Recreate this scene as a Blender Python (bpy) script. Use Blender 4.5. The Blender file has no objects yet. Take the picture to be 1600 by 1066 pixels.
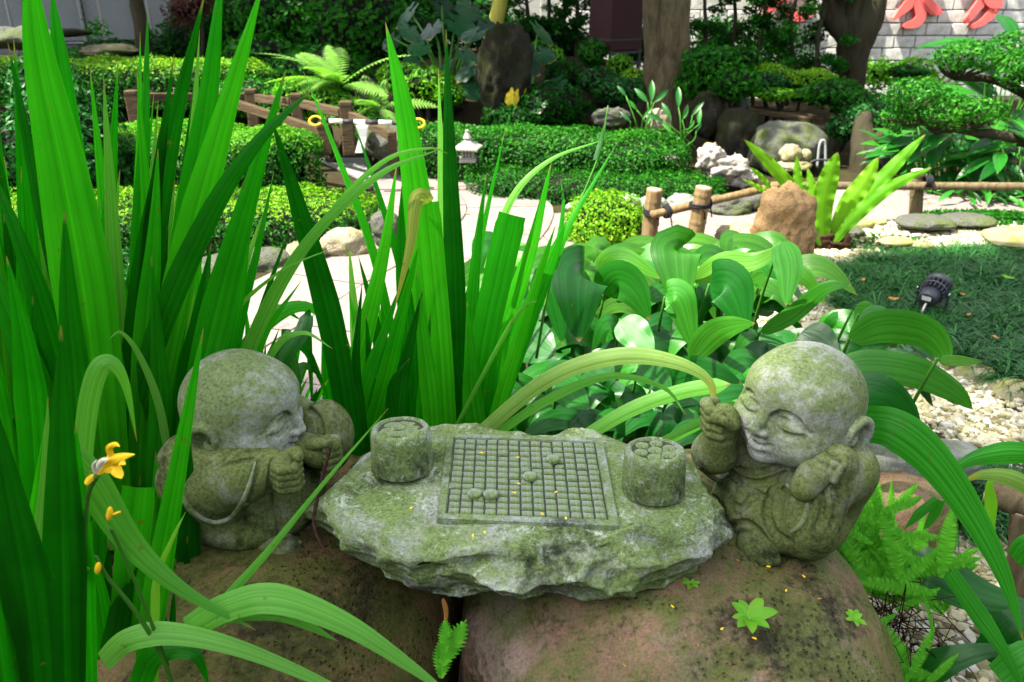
import bpy, math, random
import numpy as np
from mathutils import Vector, Matrix, Euler
from math import radians, sin, cos, pi, sqrt
# ------------------------------------------------------------------ camera, sky, sun, exposure
SC = bpy.context.scene
COL = SC.collection
random.seed(7)
RNG = np.random.default_rng(11)
CAMZ, PITCH, F = 1.6, radians(23.9), 1250.0
cam_d = bpy.data.cameras.new('camera'); cam = bpy.data.objects.new('camera', cam_d); COL.objects.link(cam)
cam.location = (0, 0, CAMZ); cam.rotation_euler = (pi/2 - PITCH, 0, 0)
cam_d.sensor_width = 36; cam_d.lens = 36*F/1600
cam_d.clip_start = .05; cam_d.clip_end = 400
cam_d.dof.use_dof = True; cam_d.dof.focus_distance = 1.75; cam_d.dof.aperture_fstop = 6.3
SC.camera = cam
SUN = Vector((.50, .16, -.85)).normalized()          # the way the sunlight travels
W = bpy.data.worlds.new('World'); SC.world = W; W.use_nodes = True
wn = W.node_tree.nodes; wl = W.node_tree.links
sky = wn.new('ShaderNodeTexSky'); sky.sky_type = 'NISHITA'; sky.sun_disc = False
sky.sun_elevation = math.asin(-SUN.z); sky.sun_rotation = math.atan2(-SUN.x, -SUN.y)
sky.air_density = 1.0; sky.dust_density = 2.5; sky.ozone_density = 1.0
wn['Background'].inputs['Strength'].default_value = .15
hs = wn.new('ShaderNodeHueSaturation'); hs.inputs['Saturation'].default_value = .30        # hazy, whitish subtropical sky
wl.new(sky.outputs[0], hs.inputs['Color']); wl.new(hs.outputs[0], wn['Background'].inputs['Color'])
sd = bpy.data.lights.new('sun', 'SUN'); sd.energy = 4.9; sd.angle = radians(.55); sd.color = (1, .93, .80)
sun = bpy.data.objects.new('sun', sd); COL.objects.link(sun)
sun.rotation_euler = SUN.to_track_quat('-Z', 'Y').to_euler(); sun.location = (-6, -4, 12)
vs = SC.view_settings; vs.view_transform = 'Standard'; vs.look = 'None'; vs.gamma = 1; vs.use_curve_mapping = False
vs.exposure = 2.15
SC.cycles.max_bounces = 8; SC.cycles.diffuse_bounces = 4; SC.cycles.transparent_max_bounces = 8
SC.cycles.use_denoising = True
SC.cycles.sample_clamp_indirect = 6
# ------------------------------------------------------------------ pixel rays (photo is 1600 x 1066)
FWD = np.array((0, cos(PITCH), -sin(PITCH))); UP = np.array((0, sin(PITCH), cos(PITCH))); RT = np.array((1., 0, 0))
def ray(u, v): return FWD + RT*((u-800)/F) - UP*((v-533)/F)
def G(u, v, z=0.0):                       # point of height z seen there
    d = ray(u, v); t = (z-CAMZ)/d[2]
    return np.array((0, 0, CAMZ)) + d*t
def A(u, v, Y):                           # point at distance Y seen there
    d = ray(u, v); t = Y/d[1]
    return np.array((0, 0, CAMZ)) + d*t
def MPP(Y, v=500): return Y/ray(800, v)[1]/F  # metres per photo pixel there
# ------------------------------------------------------------------ numpy noise
def _h(ix, iy, iz, s):
    n = (ix.astype(np.int64)*374761393 + iy.astype(np.int64)*668265263 + iz.astype(np.int64)*2147483647 + s*974634777) & 0xffffffff
    n = ((n ^ (n >> 13))*1274126177) & 0xffffffff
    n = ((n ^ (n >> 16))*2246822519) & 0xffffffff
    return ((n ^ (n >> 15)) & 0xffffff)/float(0xffffff)
def vnoise(P, s=0):
    P = np.asarray(P, float); i = np.floor(P).astype(np.int64); f = P-i; f = f*f*(3-2*f)
    r = 0
    for a in (0, 1):
        for b in (0, 1):
            for c in (0, 1):
                w = (f[:, 0] if a else 1-f[:, 0])*(f[:, 1] if b else 1-f[:, 1])*(f[:, 2] if c else 1-f[:, 2])
                r = r + w*_h(i[:, 0]+a, i[:, 1]+b, i[:, 2]+c, s)
    return r*2-1
def fbm(P, s=0, o=4, g=.5):
    P = np.asarray(P, float); r = 0; a = 1.
    for k in range(o): r = r + a*vnoise(P*2**k + k*17.3, s+k); a *= g
    return r
def facet(P, s=0):                        # chipped-stone relief: tilted plane in each Voronoi cell
    P = np.asarray(P, float); i = np.floor(P).astype(np.int64); best = np.full(len(P), 9.); val = np.zeros(len(P))
    for a in (-1, 0, 1):
        for b in (-1, 0, 1):
            for c in (-1, 0, 1):
                I = i+np.array((a, b, c))
                h = [_h(I[:, 0], I[:, 1], I[:, 2], s+q) for q in range(7)]
                q = I+np.stack(h[:3], 1); dv = P-q; d = (dv**2).sum(1)
                v = (h[3]-.5) + dv[:, 0]*(h[4]-.5)*2 + dv[:, 1]*(h[5]-.5)*2 + dv[:, 2]*(h[6]-.5)*2
                m = d < best; best[m] = d[m]; val[m] = v[m]
    return val
def scallop(P, s=0):                      # hewn stone: bowl-shaped chips meeting in ridges
    P = np.asarray(P, float); i = np.floor(P).astype(np.int64); best = np.full(len(P), 9.)
    for a in (-1, 0, 1):
        for b in (-1, 0, 1):
            for c in (-1, 0, 1):
                I = i+np.array((a, b, c)); q = I+np.stack([_h(I[:, 0], I[:, 1], I[:, 2], s+k) for k in range(3)], 1); best = np.minimum(best, ((P-q)**2).sum(1))
    return np.minimum(best, 1.)-.35
# ------------------------------------------------------------------ mesh building
def make_mesh(name, V, Fs, uv=None, rnd=None, smooth=True):
    me = bpy.data.meshes.new(name); V = np.ascontiguousarray(V, np.float32)
    if isinstance(Fs, np.ndarray): Fs = [Fs]
    Fs = [np.asarray(f, np.int32) for f in Fs if len(f)]
    me.vertices.add(len(V)); me.vertices.foreach_set('co', V.ravel())
    li = np.concatenate([f.ravel() for f in Fs]); cnt = np.concatenate([np.full(len(f), f.shape[1], np.int32) for f in Fs])
    st = np.concatenate([[0], np.cumsum(cnt)[:-1]]).astype(np.int32)
    me.loops.add(len(li)); me.loops.foreach_set('vertex_index', li)
    me.polygons.add(len(cnt)); me.polygons.foreach_set('loop_start', st); me.polygons.foreach_set('loop_total', cnt)
    me.polygons.foreach_set('use_smooth', np.full(len(cnt), smooth, bool))
    if uv is not None:
        u = me.uv_layers.new(name='UVMap'); u.data.foreach_set('uv', np.asarray(uv, np.float32)[li].ravel())
    if rnd is not None:
        at = me.attributes.new('rnd', 'FLOAT', 'POINT'); at.data.foreach_set('value', np.asarray(rnd, np.float32))
    me.update(calc_edges=True)
    return me
MW = {}
def link(name, me, mat=None, parent=None, M=None):
    o = bpy.data.objects.new(name, me); COL.objects.link(o)
    if mat is not None and me is not None and len(me.materials) == 0: me.materials.append(mat)
    M = Matrix.Identity(4) if M is None else M            # M: world matrix
    if parent is not None:
        o.parent = parent; o.matrix_local = MW[parent].inverted() @ M
    else: o.matrix_local = M
    MW[o] = M
    return o
def tag(o, label=None, cat=None, group=None, kind=None):
    if label: o['label'] = label
    if cat: o['category'] = cat
    if group: o['group'] = group
    if kind: o['kind'] = kind
    return o
def thing(name, label, cat, loc=(0, 0, 0), rot=(0, 0, 0), group=None, kind=None):
    M = Matrix.Translation(Vector(loc)) @ Euler(rot).to_matrix().to_4x4()
    return tag(link(name, None, M=M), label, cat, group, kind)
def part(name, V, Fs, mat, parent, uv=None, rnd=None, smooth=True):      # V in world space; origin at the piece's own centre
    V = np.asarray(V, float); c = V.mean(0)
    return link(name, make_mesh(name, V-c, Fs, uv, rnd, smooth), mat, parent, Matrix.Translation(Vector(c)))
def lpart(name, V, Fs, mat, parent, **k):                                # V in the parent's space
    return link(name, make_mesh(name, V, Fs, **k), mat, parent, MW[parent].copy())
def solo(name, V, Fs, mat, label, cat, group=None, kind=None, uv=None, rnd=None, smooth=True):
    V = np.asarray(V, float); c = V.mean(0); c[2] = V[:, 2].min()
    o = link(name, make_mesh(name, V-c, Fs, uv, rnd, smooth), mat, None, Matrix.Translation(Vector(c)))
    return tag(o, label, cat, group, kind)
def struct(name, V, Fs, mat, **k):
    o = link(name, make_mesh(name, V, Fs, **k), mat); o['kind'] = 'structure'; return o
def merge(items):
    Vs, T, Q, n = [], [], [], 0
    for V, Fx in items:
        Vs.append(np.asarray(V, float))
        for f in (Fx if isinstance(Fx, list) else [Fx]):
            f = np.asarray(f)
            if len(f): (T if f.shape[1] == 3 else Q).append(f+n)
        n += len(V)
    return np.concatenate(Vs), [np.concatenate(x) for x in (T, Q) if x]
def nz(v): return v/(np.linalg.norm(v, axis=-1, keepdims=True)+1e-12)
def gridF(nr, nc, wrap=False):
    r = np.arange(nr-1)[:, None]; c = np.arange(nc if wrap else nc-1)[None]
    a = r*nc+c; b = r*nc+(c+1) % nc
    return np.stack([a, b, b+nc, a+nc], -1).reshape(-1, 4)
def crom(pts, n):
    P = np.asarray(pts, float)
    if len(P) == 2: return P[0]+(P[1]-P[0])*np.linspace(0, 1, n)[:, None]
    P = np.concatenate([[2*P[0]-P[1]], P, [2*P[-1]-P[-2]]]); m = len(P)-3
    t = np.linspace(0, m-1e-9, n); i = t.astype(int); f = (t-i)[:, None]
    a, b, c, d = P[i], P[i+1], P[i+2], P[i+3]
    return .5*((2*b)+(c-a)*f+(2*a-5*b+4*c-d)*f**2+(3*b-a-3*c+d)*f**3)
def frames(P, hint=(0, 0, 1)):
    T = np.gradient(P, axis=0); T = nz(T); N = np.empty_like(T); h = np.array(hint, float)
    n = h-T[0]*h.dot(T[0])
    if np.linalg.norm(n) < 1e-3: n = np.cross(T[0], (1, .1, 0))
    for i in range(len(P)):
        n = n-T[i]*n.dot(T[i]); n = n/(np.linalg.norm(n)+1e-12); N[i] = n
    return T, N, np.cross(T, N)
def tube(pts, rad, n=8, m=None, cap=True, jit=0, seed=0):
    P = np.asarray(pts, float)
    if m: P = crom(P, m)
    k = len(P); r = np.interp(np.linspace(0, 1, k), np.linspace(0, 1, len(np.atleast_1d(rad))), np.atleast_1d(rad))
    T, N, B = frames(P, (.3, .5, .8)); a = np.arange(n)*2*pi/n
    R = np.repeat(r[:, None], n, 1)
    if jit:
        q = np.stack([np.repeat(np.cos(a)[None], k, 0), np.repeat(np.sin(a)[None], k, 0), np.repeat(np.linspace(0, 1, k)[:, None]*np.linalg.norm(P[-1]-P[0])/max(r.max(), 1e-4)*.5, n, 1)], -1).reshape(-1, 3)
        R = R*(1+jit*fbm(q*1.3+seed*9.1, seed).reshape(k, n))
    V = (P[:, None]+R[..., None]*(N[:, None]*np.cos(a)[None, :, None]+B[:, None]*np.sin(a)[None, :, None])).reshape(-1, 3)
    Fs = [gridF(k, n, True)]
    if cap:
        V = np.concatenate([V, P[:1], P[-1:]]); i = np.arange(n); j = (i+1) % n
        Fs.append(np.concatenate([np.stack([j, i, np.full(n, k*n)], 1), np.stack([i+(k-1)*n, j+(k-1)*n, np.full(n, k*n+1)], 1)]))
    return V, Fs
def box(c, s, R=None, bev=0):
    c = np.asarray(c, float); h = np.asarray(s, float)/2
    if bev <= 0:
        V = np.array([[x, y, z] for x in (-1, 1) for y in (-1, 1) for z in (-1, 1)], float)*h
        Fx = np.array([[0, 1, 3, 2], [4, 6, 7, 5], [0, 4, 5, 1], [2, 3, 7, 6], [0, 2, 6, 4], [1, 5, 7, 3]])
        if R is not None: V = V@np.asarray(R).T
        return V+c, Fx
    b = min(bev, h.min()*.8); V = []; idx = {}
    for x in (-1, 1):
        for y in (-1, 1):
            for z in (-1, 1):
                for ax in range(3):
                    p = np.array((x, y, z), float)*(h-b); p[ax] = (x, y, z)[ax]*h[ax]
                    idx[(x, y, z, ax)] = len(V); V.append(p)
    Q, T = [], []
    s2 = (-1, 1)
    for ax in range(3):
        o = [k for k in range(3) if k != ax]
        for sg in s2:
            q = []
            for e, f in ((-1, -1), (1, -1), (1, 1), (-1, 1)):
                k = [0, 0, 0]; k[ax] = sg; k[o[0]] = e; k[o[1]] = f; q.append(idx[(*k, ax)])
            Q.append(q)
    for ax in range(3):
        o = [k for k in range(3) if k != ax]
        for e in s2:
            for f in s2:
                k0 = [0]*3; k0[ax] = -1; k0[o[0]] = e; k0[o[1]] = f; k1 = list(k0); k1[ax] = 1
                Q.append([idx[(*k0, o[0])], idx[(*k1, o[0])], idx[(*k1, o[1])], idx[(*k0, o[1])]])
    for x in s2:
        for y in s2:
            for z in s2: T.append([idx[(x, y, z, a)] for a in range(3)])
    V = np.array(V); Q = np.array(Q); T = np.array(T)
    def fix(Fx):
        c0 = V[Fx].mean(1); n = np.cross(V[Fx[:, 1]]-V[Fx[:, 0]], V[Fx[:, 2]]-V[Fx[:, 0]])
        m = (n*c0).sum(1) < 0; Fx[m] = Fx[m][:, ::-1]; return Fx
    Q = fix(Q); T = fix(T)
    if R is not None: V = V@np.asarray(R).T
    return V+c, [Q, T]
def rotz(a): return np.array([[cos(a), -sin(a), 0], [sin(a), cos(a), 0], [0, 0, 1]])
def rotx(a): return np.array([[1, 0, 0], [0, cos(a), -sin(a)], [0, sin(a), cos(a)]])
def roty(a): return np.array([[cos(a), 0, sin(a)], [0, 1, 0], [-sin(a), 0, cos(a)]])
def sphere(n=24, m=None):
    m = m or n*2; th = np.linspace(0, pi, n); ph = np.arange(m)*2*pi/m
    V = np.stack([np.sin(th)[:, None]*np.cos(ph), np.sin(th)[:, None]*np.sin(ph), np.repeat(np.cos(th)[:, None], m, 1)], -1).reshape(-1, 3)
    return V, gridF(n, m, True)[:, ::-1]
def rock(c, r, seed=0, rough=.12, fac=.10, scale=1.6, p=2.3, n=26, rz=0, tilt=0):
    V, Fx = sphere(n); q = (np.abs(V)**p).sum(1)**(-1/p); D = V*q[:, None]
    k = 1+rough*fbm(V*scale+seed*7.7, seed, 5, .55)+fac*1.1*scallop(V*scale*1.1+seed*3.1, seed)+fac*.35*scallop(V*scale*3+seed*1.7, seed+5)
    D = D*k[:, None]*np.asarray(r, float)
    D = D@(rotz(rz)@rotx(tilt)).T
    return D+np.asarray(c, float), Fx
# ------------------------------------------------------------------ leaves
def leafcloud(P, N, size, asp=.5, up=.35, fold=.25, seed=0, tipdown=0):
    rg = np.random.default_rng(seed); n = len(P); N = nz(N+rg.normal(0, .45, (n, 3)))
    t = np.cross(N, rg.normal(0, 1, (n, 3))); t = nz(nz(t)+N*up+np.array((0, 0, -tipdown))); s = nz(np.cross(t, N)); nn = np.cross(s, t)
    L = (size*rg.uniform(.65, 1.25, n))[:, None]; w = L*asp*.5
    b = P-t*L*.5; m = P-t*L*.05
    V = np.stack([b, m+s*w+nn*w*fold, P+t*L*.5, m-s*w+nn*w*fold], 1).reshape(-1, 3)
    i = np.arange(n)*4
    Fx = np.concatenate([np.stack([i, i+1, i+2], 1), np.stack([i, i+2, i+3], 1)])
    return V, Fx, np.repeat(rg.random(n), 4)
def blobpts(blobs, dens, seed=0, inner=.25, rough=.10, under=True):
    rg = np.random.default_rng(seed); Ps, Ns = [], []
    B = [(np.asarray(c, float), np.asarray(r, float)*np.ones(3)) for c, r in blobs]
    for k, (c, r) in enumerate(B):
        area = 4*pi*((r[0]*r[1])**1.6/3+(r[0]*r[2])**1.6/3+(r[1]*r[2])**1.6/3)**(1/1.6)
        n = int(area*dens); d = nz(rg.normal(0, 1, (n, 3)))
        if not under: d[:, 2] = np.abs(d[:, 2])
        sh = 1+rough*fbm(d*3+k*5.1+seed, seed, 3)*1.5
        p = c+d*r*(sh*(1-inner*rg.random(n)**2))[:, None]
        ok = np.ones(n, bool)
        for j, (c2, r2) in enumerate(B):
            if j != k: ok &= (((p-c2)/(r2*.82))**2).sum(1) > 1
        Ps.append(p[ok]); Ns.append(nz(d/r)[ok])
    return np.concatenate(Ps), np.concatenate(Ns)
# ------------------------------------------------------------------ materials
class NT:
    def __init__(s, name):
        s.m = bpy.data.materials.new(name); s.m.use_nodes = True; s.t = s.m.node_tree; s.n = s.t.nodes; s.l = s.t.links
        s.b = s.n['Principled BSDF']; s.out = s.n['Material Output']
    def new(s, ty, **k):
        o = s.n.new(ty)
        for a, b in k.items(): setattr(o, a, b)
        return o
    def put(s, sock, v):
        if hasattr(v, 'is_output') or isinstance(v, bpy.types.NodeSocket): s.l.new(v, sock)
        else: sock.default_value = v
    def coord(s, which='Object', scale=(1, 1, 1), rot=(0, 0, 0)):
        c = s.new('ShaderNodeTexCoord'); m = s.new('ShaderNodeMapping'); m.inputs['Scale'].default_value = scale; m.inputs['Rotation'].default_value = rot
        s.l.new(c.outputs[which], m.inputs[0]); return m.outputs[0]
    def noise(s, vec, scale, detail=5, rough=.6, dist=0):
        o = s.new('ShaderNodeTexNoise'); s.l.new(vec, o.inputs['Vector']); o.inputs['Scale'].default_value = scale; o.inputs['Detail'].default_value = detail
        o.inputs['Roughness'].default_value = rough; o.inputs['Distortion'].default_value = dist; return o.outputs[0]
    def ramp(s, v, stops, interp='LINEAR'):
        o = s.new('ShaderNodeValToRGB'); s.l.new(v, o.inputs[0]); e = o.color_ramp.elements; o.color_ramp.interpolation = interp
        while len(e) < len(stops): e.new(.5)
        for x, (p, c) in zip(e, stops): x.position = p; x.color = (*c, 1) if not np.isscalar(c) else (c, c, c, 1)
        return o.outputs[0]
    def mix(s, f, a, b, bt='MIX'):
        o = s.new('ShaderNodeMix', data_type='RGBA', blend_type=bt)
        s.put(o.inputs[0], f)
        for k, v in ((6, a), (7, b)): s.put(o.inputs[k], (*v, 1) if isinstance(v, tuple) and len(v) == 3 else v)
        return o.outputs[2]
    def math(s, op, a, b=0.):
        o = s.new('ShaderNodeMath', operation=op); s.put(o.inputs[0], a); s.put(o.inputs[1], b); return o.outputs[0]
    def bump(s, h, st=.4, dist=.01, nrm=None):
        o = s.new('ShaderNodeBump'); o.inputs['Strength'].default_value = st; o.inputs['Distance'].default_value = dist; s.l.new(h, o.inputs['Height'])
        if nrm is not None: s.l.new(nrm, o.inputs['Normal'])
        return o.outputs[0]
    def done(s, col, rough=.6, nrm=None, spec=.5, metal=0):
        s.put(s.b.inputs['Base Color'], (*col, 1) if isinstance(col, tuple) else col); s.put(s.b.inputs['Roughness'], rough)
        s.b.inputs['Specular IOR Level'].default_value = spec; s.b.inputs['Metallic'].default_value = metal
        if nrm is not None: s.l.new(nrm, s.b.inputs['Normal'])
        return s.m
def plain(name, col, rough=.6, var=.25, scale=12, metal=0, bump=.15, spec=.15):
    t = NT(name); v = t.coord(); n = t.noise(v, scale, 6)
    c = t.mix(n, tuple(x*(1-var) for x in col), tuple(min(1, x*(1+var)) for x in col))
    return t.done(c, rough, t.bump(n, bump, .01), spec, metal)
def leafmat(name, stops, rough=.42, tr=.35, spec=.4, attr=True, vein=0, veinscale=(26, 1.2, 1), tcol=None, pale=None):
    t = NT(name)
    if attr:
        a = t.new('ShaderNodeAttribute', attribute_name='rnd'); f = a.outputs['Fac']
    else:
        o = t.new('ShaderNodeObjectInfo'); f = o.outputs['Random']
    n = t.noise(t.coord('Object'), 1.7 if attr else 5, 3)
    f2 = t.math('ADD', t.math('MULTIPLY', f, .65), t.math('MULTIPLY', n, .35))
    k = len(stops); col = t.ramp(f2, [(.15+.7*i/(k-1), c) for i, c in enumerate(stops)])
    nrm = None
    if vein:
        v = t.coord('UV', veinscale); nn = t.math('ADD', t.math('MULTIPLY', t.noise(v, 1, 3, .6), .55), t.math('MULTIPLY', t.noise(v, .32, 1, .5), .45))
        col = t.mix(t.math('MULTIPLY', t.ramp(nn, [(.40, 0.), (.60, 1.)]), vein), col, t.mix(1., col, (.42, .50, .40), 'MULTIPLY'))
        mid = t.new('ShaderNodeSeparateXYZ'); t.l.new(t.coord('UV'), mid.inputs[0])
        rib = t.ramp(t.math('ABSOLUTE', t.math('SUBTRACT', mid.outputs[0], .5)), [(.0, 1.), (.035, 0.)])
        col = t.mix(t.math('MULTIPLY', rib, .45), col, t.mix(1., col, (1.5, 1.35, 1.6), 'MULTIPLY'))
        if pale:                                    # yellowing towards the tip
            tipf = t.ramp(mid.outputs[1], [(.72, 0.), (1., 1.)]); col = t.mix(t.math('MULTIPLY', tipf, pale), col, (.42, .33, .03))
        sp = t.ramp(t.noise(t.coord('Object'), 48, 2, .6), [(.70, 0.), (.74, 1.)]); col = t.mix(t.math('MULTIPLY', sp, .55), col, (.11, .075, .02))
        br = t.ramp(t.math('ADD', mid.outputs[1], t.math('MULTIPLY', nn, .02)), [(.965, 0.), (.995, 1.)]); col = t.mix(t.math('MULTIPLY', br, .85), col, (.22, .14, .05))
        nrm = t.bump(nn, .40, .004)
    t.put(t.b.inputs['Base Color'], col); t.b.inputs['Roughness'].default_value = rough; t.b.inputs['Specular IOR Level'].default_value = spec*(.38 if attr else .55)
    if nrm is not None: t.l.new(nrm, t.b.inputs['Normal'])
    tb = t.new('ShaderNodeBsdfTranslucent'); tc = t.mix(1., col, tcol or (1.5, 1.75, .7), 'MULTIPLY'); t.l.new(tc, tb.inputs[0])
    if nrm is not None: t.l.new(nrm, tb.inputs['Normal'])
    ms = t.new('ShaderNodeMixShader'); ms.inputs[0].default_value = tr; t.l.new(t.b.outputs[0], ms.inputs[1]); t.l.new(tb.outputs[0], ms.inputs[2])
    t.l.new(ms.outputs[0], t.out.inputs[0])
    return t.m
def stone(name, c1, c2, moss=(.12, .19, .04), mossamt=.5, dark=(.03, .035, .02), darkamt=.3, scale=1., speck=.5, rough=.85, bs=.35, white=0, pit=0, coord='Object', mscale=9, wear=None, bd=.006):
    t = NT(name); v = t.coord(coord, (scale,)*3)
    n1 = t.noise(v, 6, 5, .62); n2 = t.noise(v, mscale, 6, .72, .1); n3 = t.noise(v, 3.3, 6, .7, .6); fine = t.noise(v, 170, 2, .7); fin2 = t.noise(v, 60, 3, .7)
    col = t.mix(n1, c1, c2)
    if wear: col = t.mix(t.ramp(t.noise(v, 4.1, 6, .6), [(.5, 0.), (.62, 1.)]), col, wear)
    m = t.math('ADD', t.math('MULTIPLY', n2, .74), t.math('ADD', t.math('MULTIPLY', fine, .12), t.math('MULTIPLY', fin2, .14))); a = .60-.26*mossamt
    mm = t.ramp(m, [(a-.05, 0.), (a+.06, 1.)])
    mcol = t.mix(fin2, tuple(x*.72 for x in moss), tuple(x*1.3 for x in moss))
    col = t.mix(t.math('MULTIPLY', mm, .85), col, mcol)
    dk = t.math('ADD', t.math('MULTIPLY', n3, .75), t.math('MULTIPLY', fin2, .25)); a = .66-.2*darkamt
    col = t.mix(t.math('MULTIPLY', t.ramp(dk, [(a-.03, 0.), (a+.07, 1.)]), .85*min(1, darkamt*2)), col, dark)
    if white:
        w = t.noise(v, 26, 6, .8, .5); col = t.mix(t.ramp(w, [(.62-.1*white, 0.), (.72-.1*white, .65)]), col, (.42, .46, .40))
    sp = t.ramp(fine, [(.30, .42), (.5, 1.), (.72, 1.5)]); col = t.mix(speck, col, sp, 'MULTIPLY')
    h = t.math('ADD', t.math('MULTIPLY', fine, .35), t.math('ADD', t.math('MULTIPLY', fin2, .5), n1))
    if pit:
        vo = t.new('ShaderNodeTexVoronoi'); t.l.new(v, vo.inputs['Vector']); vo.inputs['Scale'].default_value = 80; vo.inputs['Randomness'].default_value = 1
        pm = t.ramp(vo.outputs['Distance'], [(.12, 1.), (.3, 0.)]); pm = t.math('MULTIPLY', pm, t.ramp(t.noise(v, 5, 4), [(.48, 0.), (.6, 1.)]))
        col = t.mix(t.math('MULTIPLY', pm, pit), col, tuple(x*.3 for x in c1)); h = t.math('SUBTRACT', h, t.math('MULTIPLY', pm, 1.5))
    return t.done(col, rough, t.bump(h, bs, bd), .06)
M = {}
M['statue'] = stone('carved_grey_stone', (.225, .24, .215), (.38, .40, .365), (.088, .130, .023), .49, (.035, .042, .02), .22, 1, .8, .85, .45, mscale=6)
M['statue_dark'] = stone('mossy_carved_stone', (.14, .15, .105), (.25, .26, .19), (.080, .110, .022), .66, (.016, .019, .009), .72, 1, .8, .85, .45, mscale=7)
M['table'] = stone('rough_mossy_stone', (.17, .19, .155), (.30, .325, .275), (.105, .16, .034), .58, (.016, .02, .016), .56, 1, .8, .9, .9, white=.75, mscale=9)
M['board'] = stone('carved_board_stone', (.18, .21, .18), (.29, .32, .29), (.10, .15, .034), .52, (.025, .03, .022), .55, 1, .7, .85, .5, mscale=12)
M['groove'] = plain('groove_floor', (.042, .052, .030), .9)  # darker tone for the board grooves and the bowl recesses
M['boulder_l'] = stone('ochre_boulder', (.095, .062, .028), (.16, .112, .055), (.055, .07, .014), .55, (.018, .015, .009), .62, 1, .6, .75, .8, pit=.5, mscale=6)
M['boulder_r'] = stone('plum_boulder', (.125, .072, .043), (.225, .145, .098), (.066, .092, .019), .46, (.016, .013, .010), .52, 1, .6, .48, .8, pit=.5, mscale=5, wear=(.20, .15, .12))
M['rock_grey'] = stone('grey_rock', (.05, .052, .047), (.11, .11, .098), (.06, .085, .02), .35, (.02, .02, .02), .5, .6, .6, .9, 1., bd=.025)
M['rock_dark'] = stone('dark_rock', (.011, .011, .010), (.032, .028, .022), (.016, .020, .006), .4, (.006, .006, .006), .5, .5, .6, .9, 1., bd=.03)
M['rock_pale'] = stone('pale_eroded_rock', (.19, .17, .15), (.36, .33, .30), (.2, .17, .1), .1, (.06, .05, .045), .55, .7, .5, .9, .9, white=.4)
M['rock_tan'] = stone('tan_rock', (.19, .16, .11), (.30, .26, .19), (.14, .15, .05), .35, (.05, .045, .03), .4, .6, .6, .9, .9, bd=.02)
M['rock_orange'] = stone('orange_sandstone', (.26, .155, .065), (.42, .28, .14), (.22, .15, .06), .15, (.10, .05, .02), .4, .7, .6, .9, 1., bd=.03)
M['cobble'] = stone('round_cobble', (.16, .145, .09), (.26, .24, .17), (.16, .17, .04), .45, (.06, .06, .03), .2, .8, .5, .7, .3)
M['kerb_rock'] = stone('grey_kerb_rock', (.17, .18, .16), (.27, .28, .25), (.10, .12, .05), .3, (.05, .05, .04), .3, 1, .5, .85, .4)
M['wallblock'] = stone('pale_wall_stone', (.44, .43, .41), (.66, .65, .63), (.3, .32, .26), .25, (.14, .14, .13), .5, .35, .3, .9, .3, coord='Object')
M['mortar'] = plain('mortar', (.34, .34, .32), .95)
M['white_wall'] = plain('white_panel', (.20, .22, .235), .8, .15, 2)
M['soil'] = stone('garden_soil', (.018, .013, .008), (.042, .030, .018), (.026, .033, .009), .3, (.008, .006, .004), .4, .6, .6, .95, .9)
M['gravel'] = stone('gravel_bed', (.24, .225, .15), (.42, .40, .30), (.3, .29, .17), .2, (.12, .11, .07), .3, 1.6, .9, .95, 1.)
M['slab'] = stone('pink_paving', (.145, .118, .110), (.215, .178, .165), (.13, .115, .10), .2, (.075, .062, .058), .4, .5, .35, .85, .15)
M['slab_grey'] = stone('grey_washed_paving', (.15, .157, .15), (.22, .225, .213), (.14, .147, .125), .15, (.09, .09, .083), .35, .5, .7, .9, .2)
M['joint'] = plain('paving_joint', (.14, .115, .10), .95)
def pebblemat():
    t = NT('pebbles'); a = t.new('ShaderNodeAttribute', attribute_name='rnd')
    c = t.ramp(a.outputs['Fac'], [(0., (.13, .12, .055)), (.25, (.26, .24, .13)), (.5, (.40, .37, .24)), (.75, (.34, .32, .24)), (.95, (.56, .54, .46))])
    n = t.noise(t.coord(), 90, 4); c = t.mix(.4, c, t.ramp(n, [(.3, .6), (.7, 1.2)]), 'MULTIPLY')
    return t.done(c, .8, t.bump(n, .3, .003), .1)
M['pebble'] = pebblemat()
def barkmat(name, c1, c2, sc=(3, 3, .6), s=6):
    t = NT(name); v = t.coord('Object', sc); n = t.noise(v, s, 8, .65, .5); n2 = t.noise(t.coord(), 3, 4)
    c = t.mix(t.ramp(n, [(.3, 0.), (.7, 1.)]), c1, c2); c = t.mix(t.math('MULTIPLY', n2, .5), c, (.07, .08, .045))
    return t.done(c, .9, t.bump(n, .8, .02), .05)
M['bark'] = barkmat('bark', (.020, .013, .007), (.125, .088, .052), (3, 3, 1.2), 5)
M['bark_dark'] = barkmat('dark_bark', (.010, .0065, .0045), (.040, .028, .019))
M['twig'] = barkmat('twig_bark', (.009, .0065, .0045), (.026, .019, .013))
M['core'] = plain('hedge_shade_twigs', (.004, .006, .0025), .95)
M['wood'] = barkmat('weathered_brown_timber', (.035, .019, .011), (.10, .06, .036), (1, 1, 9), 5)
M['bamboo'] = barkmat('dry_bamboo', (.10, .058, .024), (.30, .20, .10), (5, 5, .7), 7)
M['bamboo_grey'] = barkmat('weathered_bamboo', (.07, .048, .026), (.21, .155, .09), (5, 5, .7), 7)
M['bamboo_cut'] = plain('bamboo_cut_end', (.40, .32, .20), .9)
M['rope'] = plain('black_rope', (.012, .012, .016), .85)
M['yel_bamboo'] = barkmat('yellow_culm', (.38, .36, .05), (.55, .52, .10), (3, 3, .4), 4)
M['red_metal'] = plain('rusty_maroon_sheet', (.030, .010, .012), .6, .4, 5)
M['dark_metal'] = plain('dark_steel', (.035, .035, .038), .6)
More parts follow.
